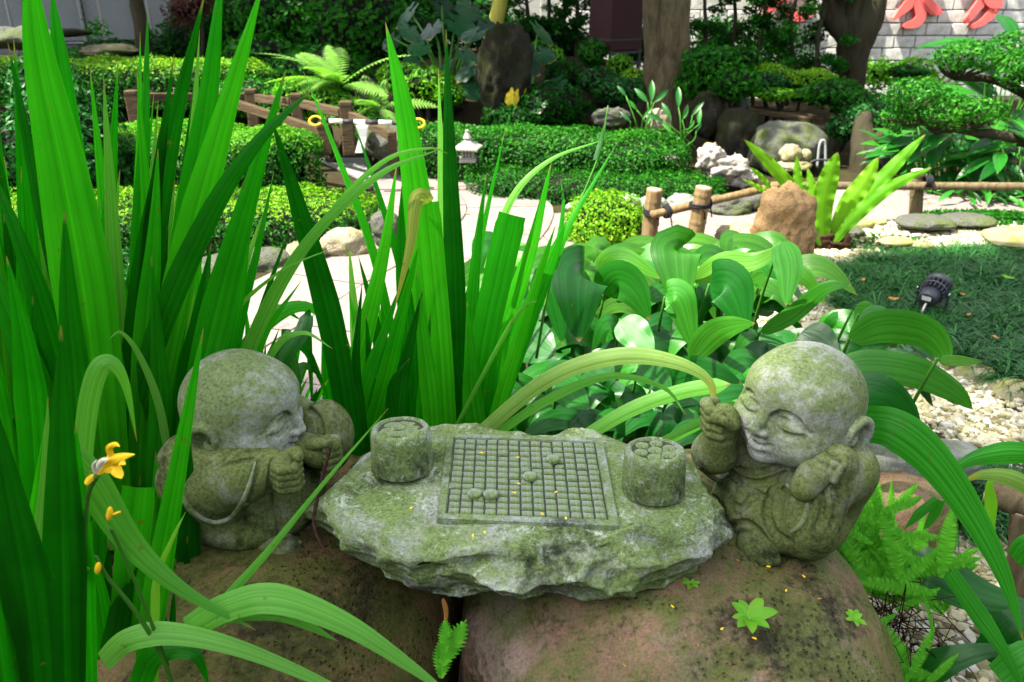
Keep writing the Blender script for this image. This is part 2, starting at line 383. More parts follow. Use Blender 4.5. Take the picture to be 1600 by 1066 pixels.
M['lamp'] = plain('charcoal_paint', (.028, .031, .040), .42, .12, 30, bump=.04, spec=.4)
M['screw'] = plain('zinc', (.45, .45, .45), .35, metal=.9)
M['white_paint'] = plain('white_paint', (.72, .73, .70), .55, .12)
M['cable'] = plain('pale_cable', (.45, .43, .38), .5)
M['black_paint'] = plain('black_band', (.025, .025, .028), .5)
M['cream_paint'] = plain('cream_band', (.62, .60, .48), .5)
M['yellow_plastic'] = plain('yellow_ring', (.62, .36, .02), .5)
M['red_sign'] = plain('faded_red_letter', (.72, .13, .115), .6, .14, 2, bump=.02)
M['lantern'] = plain('pale_lantern_stone', (.25, .24, .21), .9, .2, 25)
M['wire'] = plain('galvanised_wire', (.24, .26, .26), .6)
GREEN = [(.002, .055, .0015), (.006, .13, .002), (.014, .22, .0035), (.045, .33, .007)]
M['iris'] = leafmat('iris_leaf', GREEN, .38, .45, .35, False, .62, (13, .8, 1), tcol=(1.3, 2.2, .6))
M['iris_pale'] = leafmat('pale_iris_leaf', [(.07, .28, .025), (.10, .34, .035), (.14, .40, .055)], .36, .38, .4, False, .5, tcol=(1.4, 1.7, .6))
M['iris_yellow'] = leafmat('yellowing_iris_leaf', [(.26, .30, .06), (.34, .32, .07)], .5, .35, .3, False, .6, pale=.8)
M['iris_tip'] = leafmat('yellow_tipped_iris_leaf', [(.17, .30, .06), (.20, .33, .07)], .45, .35, .4, False, .6, pale=.9)
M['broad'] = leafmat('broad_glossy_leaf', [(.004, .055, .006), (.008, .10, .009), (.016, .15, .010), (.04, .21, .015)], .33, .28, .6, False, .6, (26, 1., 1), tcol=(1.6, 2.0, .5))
M['broad_lit'] = leafmat('lit_broad_leaf', [(.025, .16, .010), (.05, .22, .016), (.10, .29, .028)], .33, .34, .55, False, .6, (26, 1., 1), tcol=(1.5, 1.6, .5))  # brighter copy of the broad leaf, sunlight put into the colour
M['nest'] = leafmat('nest_fern_frond', [(.07, .24, .010), (.11, .29, .013), (.15, .34, .016)], .5, .42, .25, False, .15, (4, 9, 1), tcol=(1.5, 1.5, .4))
M['palm'] = leafmat('pleated_leaf', [(.025, .22, .014), (.035, .26, .018)], .4, .3, .4, False, .8, (30, .6, 1))
M['taro'] = leafmat('taro_leaf', [(.003, .030, .010), (.005, .055, .016), (.010, .085, .022)], .36, .3, .35, False, .3, (10, 4, 1))
M['taro_yellow'] = leafmat('yellowed_taro_leaf', [(.30, .26, .02), (.38, .30, .02)], .5, .3, .3, False, .3, (10, 4, 1))
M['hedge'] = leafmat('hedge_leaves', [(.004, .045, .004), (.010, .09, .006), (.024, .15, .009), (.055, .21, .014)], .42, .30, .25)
M['hedge_shaded'] = leafmat('shaded_hedge_leaves', [(.002, .026, .002), (.005, .055, .003), (.012, .095, .005), (.030, .15, .009)], .42, .28, .25)  # darker copy of the hedge leaves, shade of the fronts put into the colour
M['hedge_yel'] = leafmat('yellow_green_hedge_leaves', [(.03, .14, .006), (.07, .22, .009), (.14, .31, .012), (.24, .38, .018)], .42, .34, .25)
M['hedge_cool'] = leafmat('cool_green_leaves', [(.004, .038, .006), (.009, .075, .011), (.022, .12, .020)], .38, .25, .3)
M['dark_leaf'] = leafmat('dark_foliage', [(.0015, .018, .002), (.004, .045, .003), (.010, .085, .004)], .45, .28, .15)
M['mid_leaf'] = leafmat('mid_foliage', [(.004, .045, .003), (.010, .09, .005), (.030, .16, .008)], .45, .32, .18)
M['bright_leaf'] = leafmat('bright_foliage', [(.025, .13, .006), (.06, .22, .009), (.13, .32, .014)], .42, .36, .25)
M['fern'] = leafmat('fern_leaf', [(.035, .22, .010), (.08, .34, .016), (.15, .46, .03)], .45, .35, .35)
M['fern_pale'] = leafmat('pale_fern', [(.06, .18, .02), (.11, .25, .035), (.18, .31, .06)], .45, .4, .35)
M['grass'] = leafmat('mondo_grass', [(.003, .030, .007), (.008, .062, .012), (.020, .105, .020), (.06, .19, .04)], .36, .2, .5)
M['lime'] = leafmat('lime_sprout', [(.10, .34, .015), (.18, .42, .03)], .4, .4, .4, False)
M['red_leaf'] = leafmat('dark_red_leaves', [(.03, .012, .012), (.06, .018, .018), (.08, .03, .02)], .4, .2)
M['canopy'] = leafmat('canopy_leaves', [(.02, .075, .012), (.035, .11, .018)], .4, .35)
M['petal'] = plain('yellow_petal', (.78, .50, .015), .5, .15, 30)
M['petal_pale'] = plain('pale_petal', (.70, .66, .52), .5, .15, 30)
M['dead'] = plain('dry_leaf', (.30, .135, .035), .7, .35, 30)
M['dead_pink'] = plain('dry_twig', (.035, .016, .011), .7, .35, 60)
M['stalk'] = plain('green_stalk', (.035, .14, .012), .5, .2, 20)
M['root'] = plain('fibrous_roots', (.035, .018, .010), .95, .4, 40)
M['label'] = plain('paper_label', (.6, .6, .6), .5, .1)
# ------------------------------------------------------------------ carved figures: signed distance fields turned into meshes
class Field:
    def __init__(s, lo, hi, h):
        s.lo = np.array(lo, float); s.h = h; n = np.ceil((np.array(hi)-s.lo)/h).astype(int)+1; s.n = n
        s.ax = [(s.lo[i]+h*np.arange(n[i])).astype(np.float32) for i in range(3)]; s.D = np.full(n, .5, np.float32)
    def op(s, f, lo, hi, k, cut=False, mg=.012):
        sl = []
        for i in range(3):
            a = int(np.clip(np.floor((lo[i]-mg-k-s.lo[i])/s.h), 0, s.n[i])); b = int(np.clip(np.ceil((hi[i]+mg+k-s.lo[i])/s.h)+1, 0, s.n[i])); sl.append(slice(a, b))
        if any(q.start >= q.stop for q in sl): return
        sl = tuple(sl); x = s.ax[0][sl[0]][:, None, None]; y = s.ax[1][sl[1]][None, :, None]; z = s.ax[2][sl[2]][None, None, :]
        d = f(x, y, z).astype(np.float32); D = s.D[sl]
        if cut: d = -d; h = np.clip(.5-.5*(D-d)/k, 0, 1); s.D[sl] = D*(1-h)+d*h+k*h*(1-h)
        else: h = np.clip(.5+.5*(D-d)/k, 0, 1); s.D[sl] = D*(1-h)+d*h-k*h*(1-h)
    def ell(s, c, r, k=.01, R=None, cut=False):
        c = np.array(c, np.float32); r = np.array(r, np.float32)*np.ones(3, np.float32); m = r.max() if R is not None else None
        lo = c-(m if m else r); hi = c+(m if m else r)
        def f(x, y, z):
            x, y, z = x-c[0], y-c[1], z-c[2]
            if R is not None: x, y, z = (R[0][i]*x+R[1][i]*y+R[2][i]*z for i in range(3))
            k0 = np.sqrt((x/r[0])**2+(y/r[1])**2+(z/r[2])**2); k1 = np.sqrt((x/r[0]**2)**2+(y/r[1]**2)**2+(z/r[2]**2)**2)
            return k0*(k0-1)/(k1+1e-6)
        s.op(f, lo, hi, k, cut)
    def cap(s, a, b, ra, rb=None, k=.01, cut=False):
        a = np.array(a, np.float32); b = np.array(b, np.float32); rb = ra if rb is None else rb; ba = b-a; L = float(ba.dot(ba))+1e-9; m = max(ra, rb)
        def f(x, y, z):
            x, y, z = x-a[0], y-a[1], z-a[2]; t = np.clip((x*ba[0]+y*ba[1]+z*ba[2])/L, 0, 1)
            return np.sqrt((x-t*ba[0])**2+(y-t*ba[1])**2+(z-t*ba[2])**2)-(ra+(rb-ra)*t)
        s.op(f, np.minimum(a, b)-m, np.maximum(a, b)+m, k, cut)
    def chain(s, pts, rad, k=.006, cut=False, m=None):
        P = np.asarray(pts, float)
        if m: P = crom(P, m)
        r = np.interp(np.linspace(0, 1, len(P)), np.linspace(0, 1, len(np.atleast_1d(rad))), np.atleast_1d(rad))
        for i in range(len(P)-1): s.cap(P[i], P[i+1], r[i], r[i+1], k, cut)
    def hit(s, o, d):                                   # first surface met from o along d
        o = np.array(o, float); d = np.array(d, float); d /= np.linalg.norm(d)
        t = np.arange(0, .5, s.h*.5); P = o+d*t[:, None]; I = np.clip(np.round((P-s.lo)/s.h).astype(int), 0, s.n-1)
        v = s.D[I[:, 0], I[:, 1], I[:, 2]]; w = np.where(v < 0)[0]
        return P[w[0]] if len(w) else None
    def groove(s, pts, d, r, k=.003, m=20, lift=0., add=False):   # a line cut (or a bead laid) along the surface, pts projected along d
        P = crom(pts, m); d = np.array(d, float); d /= np.linalg.norm(d)
        Q = [s.hit(p-d*.25, d) for p in P]; R = np.interp(np.linspace(0, 1, m), np.linspace(0, 1, len(np.atleast_1d(r))), np.atleast_1d(r))*(1.05 if add else 1.32)
        for i in range(m-1):
            if Q[i] is not None and Q[i+1] is not None and np.linalg.norm(Q[i+1]-Q[i]) < .026: s.cap(Q[i]-d*lift, Q[i+1]-d*lift, R[i], R[i+1], k, not add)
    def draw(s, t, px, r, k=.003, add=False, lift=0.):      # the same, along lines of sight: px are points on the photo
        Mi = np.array(MW[t].inverted()); o = Mi[:3, :3]@np.array((0, 0, CAMZ))+Mi[:3, 3]; P = crom(np.array(px, float), max(10, len(px)*6)); n = len(P)
        R = np.interp(np.linspace(0, 1, n), np.linspace(0, 1, len(np.atleast_1d(r))), np.atleast_1d(r))*(1.45 if add else 1.25); Q = []
        for u, v in P:
            d = Mi[:3, :3]@ray(u, v); d /= np.linalg.norm(d); c = -o.dot(d); q = s.hit(o+d*(c-.30), d); Q.append(None if q is None else q-d*lift)
        if add: return [(q, r_/1.45) for q, r_ in zip(Q, R) if q is not None]
        for i in range(n-1):
            if Q[i] is not None and Q[i+1] is not None and np.linalg.norm(Q[i+1]-Q[i]) < .03: s.cap(Q[i], Q[i+1], R[i], R[i+1], k, True)
    def mesh(s):
        D = s.D; n = s.n; S = D < 0
        c = [S[a:n[0]-1+a, b:n[1]-1+b, e:n[2]-1+e] for a in (0, 1) for b in (0, 1) for e in (0, 1)]
        sm = sum(q.astype(np.int8) for q in c); act = (sm > 0) & (sm < 8); I = np.argwhere(act); idx = np.full(act.shape, -1, np.int32); idx[act] = np.arange(len(I))
        cor = [(a, b, e) for a in (0, 1) for b in (0, 1) for e in (0, 1)]; val = {q: D[I[:, 0]+q[0], I[:, 1]+q[1], I[:, 2]+q[2]] for q in cor}
        acc = np.zeros((len(I), 3)); cnt = np.zeros(len(I))
        for p in cor:
            for ax in range(3):
                if p[ax] == 0:
                    q = list(p); q[ax] = 1; q = tuple(q); v0, v1 = val[p], val[q]; m = (v0 < 0) != (v1 < 0)
                    t = v0/(v0-v1+1e-12); pos = np.repeat(np.array([p], float), len(I), 0); pos[:, ax] = t; acc[m] += pos[m]; cnt[m] += 1
        V = s.lo+s.h*(I+acc/cnt[:, None]); Q = []
        for ax in range(3):
            o = [i for i in range(3) if i != ax]
            a = [slice(None)]*3; b = [slice(None)]*3; a[ax] = slice(0, -1); b[ax] = slice(1, None)
            ch = S[tuple(a)] != S[tuple(b)]; e = np.argwhere(ch); e = e[(e[:, o[0]] > 0) & (e[:, o[1]] > 0) & (e[:, o[0]] < n[o[0]]-1) & (e[:, o[1]] < n[o[1]]-1)]
            f = []
            for d0, d1 in ((-1, -1), (0, -1), (0, 0), (-1, 0)):
                g = e.copy(); g[:, o[0]] += d0; g[:, o[1]] += d1; f.append(idx[g[:, 0], g[:, 1], g[:, 2]])
            f = np.stack(f, 1); ins = S[e[:, 0], e[:, 1], e[:, 2]]
            if ax == 1: ins = ~ins
            f[~ins] = f[~ins][:, ::-1]; Q.append(f)
        return V, np.concatenate(Q)
def head_mesh(smile=1., h=.0022):
    f = Field((-.16, -.165, -.145), (.16, .15, .145), h)
    f.ell((0, .012, .016), (.121, .122, .113), .01); f.ell((0, -.020, -.045), (.108, .098, .078), .045)
    for s in (-1, 1): f.ell((s*.056, -.062, -.054), (.048, .045, .042), .03)
    f.ell((0, -.092, -.094), (.032, .026, .024), .02); f.ell((0, -.055, .045), (.085, .060, .05), .04)
    dn = (0, 1, 0)
    for s in (-1, 1):                                   # eye areas: hollow under the brow, a swelling lid, the closed line
        y = f.hit((s*.046, -.2, .002), dn)[1]
        f.ell((s*.048, y-.008, .004), (.036, .0155, .019), .008, cut=True)
        y = f.hit((s*.047, -.2, -.004), dn)[1]; f.ell((s*.048, y+.010, -.004), (.034, .0155, .0165), .007)
        f.groove([(s*.014, 0, .006), (s*.034, 0, .024), (s*.060, 0, .023), (s*.088, 0, -.004)], dn, [.003, .0042, .0042, .002], .004, 14)
        f.groove([(s*.021, 0, -.006), (s*.038, 0, -.0165), (s*.058, 0, -.0175), (s*.080, 0, -.008)], dn, [.002, .0045, .0045, .0018], .003, 14)
    y = f.hit((0, -.2, -.036), dn)[1]
    f.chain([(0, y+.006, .010), (0, y-.004, -.012), (0, y-.010, -.030)], [.007, .009, .0125], .010)
    for s in (-1, 1): f.ell((s*.0135, y-.003, -.034), (.0105, .011, .0085), .005)
    f.ell((0, -.104, -.062), (.034, .020, .018), .014)  # muzzle, philtrum, lips
    f.groove([(0, 0, -.044), (0, 0, -.052)], dn, .0035, .003, 4)
    f.groove([(-.034, 0, -.053), (-.018, 0, -.0615), (0, 0, -.0625), (.018, 0, -.0615), (.034, 0, -.053)], dn, [.0025, .0042, .0045, .0042, .0025], .003, 18)
    f.groove([(-.016, 0, -.0575), (-.006, 0, -.0545), (0, 0, -.056), (.006, 0, -.0545), (.016, 0, -.0575)], dn, .0036, .004, 10, .0, True)
    f.groove([(-.013, 0, -.070), (0, 0, -.0725), (.013, 0, -.070)], dn, .0058, .004, 8, .0, True)
    f.groove([(-.016, 0, -.081), (0, 0, -.083), (.016, 0, -.081)], dn, .0035, .006, 8)
    for s in (-1, 1):                                   # ears: a curl, a bowl and a long lobe
        X = s*.122
        f.ell((s*.114, .022, -.030), (.022, .034, .048), .008)
        f.ell((s*.136, .022, -.024), (.020, .022, .030), .004, cut=True)
        f.chain([(X+s*.003, .020, -.022), (X+s*.003, .010, -.032), (X+s*.003, .000, -.020), (X+s*.004, .002, .002), (X+s*.006, .022, .018), (X+s*.007, .046, .008), (X+s*.006, .056, -.020), (X+s*.003, .044, -.050), (X, .024, -.072), (X-s*.006, .004, -.076)],
                [.006, .0065, .007, .008, .0095, .0105, .0105, .0115, .0145, .010], .0025, m=26)
    V, Fx = f.mesh()
    return V, Fx
def hand_chain(f, base, dirs, rad, k=.003):
    P = [np.array(base, float)]
    for d in dirs: P.append(P[-1]+np.array(d, float))
    f.chain(P, rad, k)
def place_head(V, roll, pitch, yaw, c): return V@(rotz(yaw)@roty(roll)@rotx(pitch)).T+np.array(c)

HEAD = head_mesh()
# --- the figure that leans its cheek on its hand
def right_monk():
    base = np.array((.586, 1.430, .535))
    t = thing('monk_statue', 'seated stone child monk leaning its cheek on one hand, other fist raised', 'statue', base, (0, 0, radians(-42)))
    V, Fx = HEAD
    HC = np.array((.000, -.004, .296)); V = place_head(V*.955, radians(4), radians(-3), radians(-14), HC)
    lpart('head', V, Fx, M['statue'], t)
    f = Field((-.21, -.22, -.03), (.22, .23, .31), .0024)
    f.cap((0, .015, .075), (0, .025, .19), .138, .096, .03); f.ell((0, -.045, .050), (.138, .100, .066), .04)
    f.ell((.0, .045, .10), (.14, .10, .11), .03)
    f.ell((-.10, .0, .175), (.055, .06, .06), .03); f.ell((.11, .01, .16), (.055, .07, .075), .03)
    # hanging sleeve of the propping arm
    f.ell((.092, -.094, .105), (.060, .056, .088), .012, rotx(-.12)); f.cap((.118, -.01, .19), (.100, -.075, .175), .055, .05, .02)
    f.cap((.098, -.085, .155), (.112, -.066, .232), .046, .036, .012)
    # raised arm
    f.cap((-.09, -.01, .19), (-.135, -.075, .165), .05, .046, .02); f.ell((-.124, -.108, .176), (.046, .048, .044), .012)
    f.cap((-.122, -.108, .178), (-.108, -.124, .226), .045, .034, .008)
    f.op(lambda x, y, z: z+0*x+0*y, (-.21, -.22, -.03), (.22, .23, .0), .006, True)
    d = (0, 1, 0)
    # collar bands, belt, folds, cuffs and hem
    for px, r, ad in (([(1143, 729), (1165, 736), (1192, 736), (1214, 730)], .0055, 0), ([(1142, 740), (1160, 750), (1183, 755), (1205, 750), (1226, 741)], .0065, 0), ([(1149, 749), (1167, 762), (1183, 771), (1203, 784)], .006, 0), ([(1148, 759), (1142, 784), (1144, 800), (1154, 806)], .0055, 0), ([(1148, 789), (1154, 794), (1165, 789), (1171, 780), (1181, 776)], .006, 0),
                      ([(1228, 739), (1206, 766), (1199, 793), (1201, 816), (1214, 836), (1234, 845)], (.004, .007, .0085, .007), 0), ([(1261, 784), (1260, 802), (1251, 820), (1236, 832)], .0065, 1), ([(1228, 757), (1243, 764), (1268, 772)], .0065, 1), ([(1226, 764), (1242, 772), (1266, 780)], .005, 0), ([(1283, 771), (1285, 798), (1278, 822)], .005, 0), ([(1302, 765), (1306, 795), (1298, 825)], .0045, 0),
                      ([(1106, 773), (1122, 786), (1130, 802), (1132, 818), (1141, 823), (1152, 818), (1168, 818), (1184, 829), (1197, 847), (1206, 866)], .0062, 0), ([(1091, 730), (1090, 746), (1102, 758), (1121, 751), (1138, 739)], .007, 1), ([(1098, 735), (1104, 747), (1116, 745)], .008, 0)):
        L = f.draw(t, px, r, .0022, bool(ad))
        if ad and len(L) > 3:
            P = np.array([q for q, _ in L]); P = crom(P[np.linspace(0, len(P)-1, max(4, len(P)//4)).astype(int)], 40); V, Fx = tube(P, [.4*L[0][1]]+[q[1]*.82 for q in L[::3]]+[.4*L[-1][1]], 10); lpart('robe_fold', V, Fx, M['statue'], t)
    V, Fx = f.mesh(); lpart('robe', V, Fx, M['statue_dark'], t)
    # foot with toes under the hem
    f = Field((-.07, -.235, -.01), (.13, -.07, .075), .0018); ce, cc = np.array((.743, .669, 0)), np.array((.669, -.743, 0))
    p = ce*-.085+cc*.108; f.ell((p[0], p[1], .024), (.044, .044, .032), .01)
    for i, (q, e, r) in enumerate(((-.118, .127, .0130), (-.104, .139, .0128), (-.088, .146, .0122), (-.073, .148, .0118), (-.058, .146, .0112))):
        a = ce*(q*.9-.005)+cc*(e-.03); b = ce*q+cc*e; f.cap((a[0], a[1], .022), (b[0], b[1], .014), r, r*.95, .0025)
    V, Fx = f.mesh(); lpart('foot', V, Fx, M['statue_dark'], t)
    # hand under the cheek: four fingers lying up along the jaw, thumb below
    f = Field((.02, -.18, .14), (.24, .10, .34), .0019); Mi = np.array(MW[t].inverted()); o = Mi[:3, :3]@np.array((0, 0, CAMZ))+Mi[:3, 3]
    def at(u, v, dep):
        d = Mi[:3, :3]@ray(u, v); d /= np.linalg.norm(d); return o+d*dep
    D0 = np.linalg.norm(np.array((.124, -.072, .250))-o)
    f.chain([at(1256, 762, D0-.012), at(1270, 744, D0-.008), at(1288, 732, D0)], [.027, .028, .026], .012)
    for i, (u0, v0, u1, v1) in enumerate(((1272, 731, 1293, 708), (1284, 736, 1304, 709), (1295, 742, 1314, 713), (1304, 750, 1323, 720))):
        f.chain([at(u0, v0, D0-.016), at((u0+u1)/2-1, (v0+v1)/2-1, D0-.020), at(u1, v1, D0-.004)], [.0095, .0098, .0078], .0018)
    V, Fx = f.mesh(); lpart('hand', V, Fx, M['statue_dark'], t)
    # raised fist pinching a playing piece
    f = Field((-.20, -.225, .18), (-.03, -.05, .36), .0019)
    f.ell((-.104, -.124, .262), (.034, .034, .040), .01); f.cap((-.108, -.122, .222), (-.106, -.122, .245), .030, .030, .01)
    for i, z in enumerate((.296, .280, .262, .246)):
        hand_chain(f, (-.132+.002*i, -.116, z), [(-.006, -.024, .004), (.020, -.018, -.002), (.020, .004, -.002)], [.0115, .0125, .0115, .0095], .0022)
    hand_chain(f, (-.080, -.122, .262), [(.006, -.024, .014), (-.010, -.018, .014)], [.013, .0125, .010], .003)
    f.ell((-.100, -.166, .290), (.012, .008, .012), .002)
    V, Fx = f.mesh(); lpart('hand', V, Fx, M['statue_dark'], t)
# --- the figure seen from the side, both hands brought up before the chest
def left_monk():
    base = np.array((-.566, 1.452, .535))
    t = thing('monk_statue', 'seated stone child monk in profile with hands raised to its mouth', 'statue', base, (0, 0, radians(58)))
    V, Fx = HEAD
    V = place_head(V*.93, radians(0), radians(4), radians(22), (0, -.018, .276))
    lpart('head', V, Fx, M['statue'], t)
    f = Field((-.23, -.23, -.03), (.24, .25, .31), .0024)
    f.cap((0, .025, .085), (0, .02, .17), .150, .108, .03); f.ell((0, -.04, .050), (.140, .118, .066), .04)
    f.ell((0, .07, .09), (.150, .10, .11), .03)
    # near sleeve swings from the shoulder to the fists
    f.ell((-.112, .015, .195), (.056, .066, .062), .03); f.cap((-.122, .01, .170), (-.098, -.10, .190), .066, .056, .02)
    f.ell((-.112, .0, .150), (.062, .105, .085), .035)
    f.cap((-.095, -.06, .188), (-.058, -.148, .203), .056, .043, .02)
    # far arm bent outwards, elbow resting on the table edge
    f.ell((.115, -.01, .19), (.058, .066, .066), .03); f.cap((.12, -.03, .17), (.128, -.105, .185), .060, .060, .02); f.ell((.128, -.115, .175), (.058, .056, .085), .015)
    f.op(lambda x, y, z: z+0*x+0*y, (-.23, -.23, -.03), (.24, .25, .0), .006, True)
    for px, r, ad in (([(281, 766), (300, 797), (335, 815), (364, 804), (385, 770), (399, 722)], (.007, .008, .008, .008, .006, .004), 1), ([(403, 722), (390, 770), (380, 810), (376, 856)], .0055, 0), ([(428, 722), (422, 760), (420, 792)], .006, 0), ([(432, 796), (438, 825), (440, 858)], .006, 0), ([(352, 728), (375, 722), (395, 718)], .004, 0), ([(483, 640), (497, 655), (502, 680), (504, 705)], .006, 0)):
        L = f.draw(t, px, r, .0022, bool(ad))
        if ad and len(L) > 3:
            P = np.array([q for q, _ in L]); P = crom(P[np.linspace(0, len(P)-1, max(4, len(P)//4)).astype(int)], 40); V, Fx = tube(P, [.4*L[0][1]]+[q[1]*.82 for q in L[::3]]+[.4*L[-1][1]], 10); lpart('robe_fold', V, Fx, M['statue'], t)
    V, Fx = f.mesh(); lpart('robe', V, Fx, M['statue_dark'], t)
    # fists one before the other, close under the mouth
    for q, (cx, cy, cz, mat) in enumerate(((-.050, -.178, .208, 'statue_dark'), (.050, -.172, .195, 'statue_dark'))):
        f = Field((cx-.08, cy-.075, cz-.075), (cx+.08, cy+.085, cz+.075), .0019); s = 1 if q == 0 else -1
        f.ell((cx, cy, cz), (.032, .030, .034), .01); f.cap((cx-s*.004, cy+.05, cz-.006), (cx, cy+.01, cz), .031, .031, .01)
        for i, z in enumerate((.021, .007, -.008, -.022)):
            hand_chain(f, (cx-s*.023, cy-.004, cz+z), [(-s*.004, -.019, .002), (s*.018, -.014, -.002), (s*.020, .006, 0)], [.010, .0105, .0098, .0085], .0020)
        hand_chain(f, (cx+s*.018, cy+.002, cz+.026), [(s*.002, -.020, .010), (-s*.012, -.018, .002)], [.0125, .012, .010], .003)
        V, Fx = f.mesh(); lpart('hand', V, Fx, M[mat], t)
    f = Field((-.13, -.225, -.01), (.0, -.09, .07), .0018)
    f.ell((-.060, -.135, .020), (.036, .050, .030), .01)
    for i, (x, y, r) in enumerate(((-.090, -.165, .0115), (-.074, -.174, .0115), (-.058, -.177, .0115), (-.042, -.174, .011), (-.028, -.165, .0105))): f.cap((x*.9-.004, y+.028, .018), (x, y, .012), r, r*.95, .003)
    V, Fx = f.mesh(); lpart('foot', V, Fx, M['statue_dark'], t)
right_monk(); left_monk()
# --- the stone table with its game board
def tz(x, y): return .700+.105*(y-1.35)-.012*x
def onto(u, v, dz=0.):
    p = A(u, v, 1.35)
    for _ in range(12): p = G(u, v, tz(p[0], p[1])+dz)
    return p
def stone_table():
    top_px = [(505, 775), (540, 735), (572, 706), (600, 690), (640, 672), (700, 661), (760, 668), (800, 672), (870, 678), (905, 667), (945, 675), (985, 690), (1040, 700), (1080, 716), (1100, 755), (1118, 800), (1085, 822), (1030, 838), (985, 834), (930, 846), (870, 852), (820, 868), (760, 860), (700, 866), (640, 868), (590, 846), (545, 822), (518, 800)]
    bot_px = [(510, 798), (540, 772), (575, 742), (610, 722), (650, 708), (700, 700), (760, 700), (800, 700), (860, 700), (905, 700), (945, 705), (985, 715), (1030, 735), (1065, 760), (1085, 800), (1100, 858), (1072, 902), (1040, 922), (990, 932), (935, 930), (880, 938), (820, 932), (760, 930), (700, 930), (640, 918), (590, 886), (545, 842), (520, 815)]
    t = thing('stone_table', 'rough mossy stone slab carved with a game board and two drum shaped bowls', 'stone table', (.0, 1.33, .52))
    n = 420
    def closed(P):
        P = np.asarray(P, float); Q = np.concatenate([P[-2:], P, P[:2]]); C = crom(Q, (len(Q)-1)*40+1); m = len(P)*40; C = C[80:80+m]
        return C[np.linspace(0, m-1e-6, n, endpoint=False).astype(int)]
    T = closed([onto(u, v) for u, v in top_px])
    B = closed([onto(u, v, -.112) for u, v in bot_px])
    cen = T.mean(0); cen[2] = tz(cen[0], cen[1])
    rings = []
    for f in np.concatenate([np.linspace(.02, .84, 44), np.linspace(.86, 1, 16)]):
        P = cen+(T-cen)*f; P[:, 2] = tz(P[:, 0], P[:, 1])
        nzv = fbm(P*9, 3, 5)*.0035+fbm(P*40, 8, 3)*.0012+scallop(P*12, 21)*.022*np.clip((f-.78)/.2, 0, 1)+scallop(P*28, 23)*.006*np.clip((f-.7)/.2, 0, 1)
        P[:, 2] += nzv-max(0, f-.955)*.22
        rings.append(P)
    for f in np.linspace(.02, 1, 46):
        P = T+(B-T)*f; P[:, 2] = rings[-1][:, 2]*0+T[:, 2]*(1-f)+B[:, 2]*f-.008
        out = nz((P-cen)*np.array((1, 1, 0))); bul = .020*sin(pi*min(1, f*1.05))
        dd = scallop(P*np.array((10, 10, 13)), 5)*.058+scallop(P*np.array((21, 21, 25)), 9)*.026+scallop(P*50, 2)*.006+fbm(P*9, 4, 4)*.008
        P = P+out*(bul+dd*min(1, f*5))[:, None]
        rings.append(P)
    for f in (.8, .4, .05):
        P = B.mean(0)+(rings[59+46]-B.mean(0))*f; P[:, 2] = B[:, 2].mean()-.004; rings.append(P)
    V = np.concatenate(rings); Fx = gridF(len(rings), n, True)[:, ::-1]
    part('slab', V, Fx, M['table'], t)
    # board
    c = [onto(699, 683), onto(941, 690), onto(967, 828), onto(684, 816)]   # far left, far right, near right, near left
    def bp(a, b, dz=0.):
        p = (c[0]*(1-a)+c[1]*a)*(1-b)+(c[3]*(1-a)+c[2]*a)*b; p = p.copy(); p[2] = tz(p[0], p[1])+dz; return p
    N = 24; ring = [bp(a, b, .009) for a, b in ((0, 0), (1, 0), (1, 1), (0, 1))]; rb = [bp(a, b, -.008) for a, b in ((-.012, -.012), (1.012, -.012), (1.012, 1.012), (-.012, 1.012))]
    a0, a1, b0, b1 = .040, .955, .045, .945
    r2 = [bp(a, b, .009) for a, b in ((a0, b0), (a1, b0), (a1, b1), (a0, b1))]; r3 = [bp(a, b, .005) for a, b in ((a0+.006, b0+.006), (a1-.006, b0+.006), (a1-.006, b1-.006), (a0+.006, b1-.006))]
    V = np.array(rb+ring+r2+r3); i = np.arange(4); j = (i+1) % 4
    Q = [np.stack([i+k*4, i+k*4+4, j+k*4+4, j+k*4], 1)[:, ::-1] for k in range(3)]; Q.append(np.array([[12, 13, 14, 15]])[:, ::-1])
    bd = part('game_board', V, np.concatenate(Q), M['board'], t, smooth=False); bd.data.materials.append(M['groove']); bd.data.polygons[len(bd.data.polygons)-1].material_index = 1
    NX, NY = 13, 13; rg = np.random.default_rng(4)
    covered = {(8, 2), (6, 4), (6, 5), (2, 8), (3, 8)}
    for yy in range(NY):
        for xx in range(NX):
            gx, gy = .0036, .0050; K = 6; KS = (0, .07, .32, .68, .93, 1)
            A0 = a0+.010+(a1-a0-.020)*xx/NX+gx*rg.uniform(.5, 1.2); A1 = a0+.010+(a1-a0-.020)*(xx+1)/NX-gx*rg.uniform(.4, 1.1)
            B0 = b0+.010+(b1-b0-.020)*yy/NY+gy*rg.uniform(.5, 1.2); B1 = b0+.010+(b1-b0-.020)*(yy+1)/NY-gy*rg.uniform(.4, 1.1)
            hh = .0092+rg.normal(0, .0009)+(.0015 if (xx, yy) in covered else 0); P = []
            for q in range(K):
                for p in range(K):
                    s, w = KS[p], KS[q]; e = min(s, 1-s, w, 1-w); edge = e == 0
                    z = .003 if edge else hh-.0030*(1-min(1, e*3.2))**2
                    ss = s+(0 if edge else rg.normal(0, .025)); ww = w+(0 if edge else rg.normal(0, .025))
                    P.append(bp(A0+(A1-A0)*ss, B0+(B1-B0)*ww, z))
            part('board_cell', np.array(P), gridF(K, K)[:, ::-1], M['board'], bd)
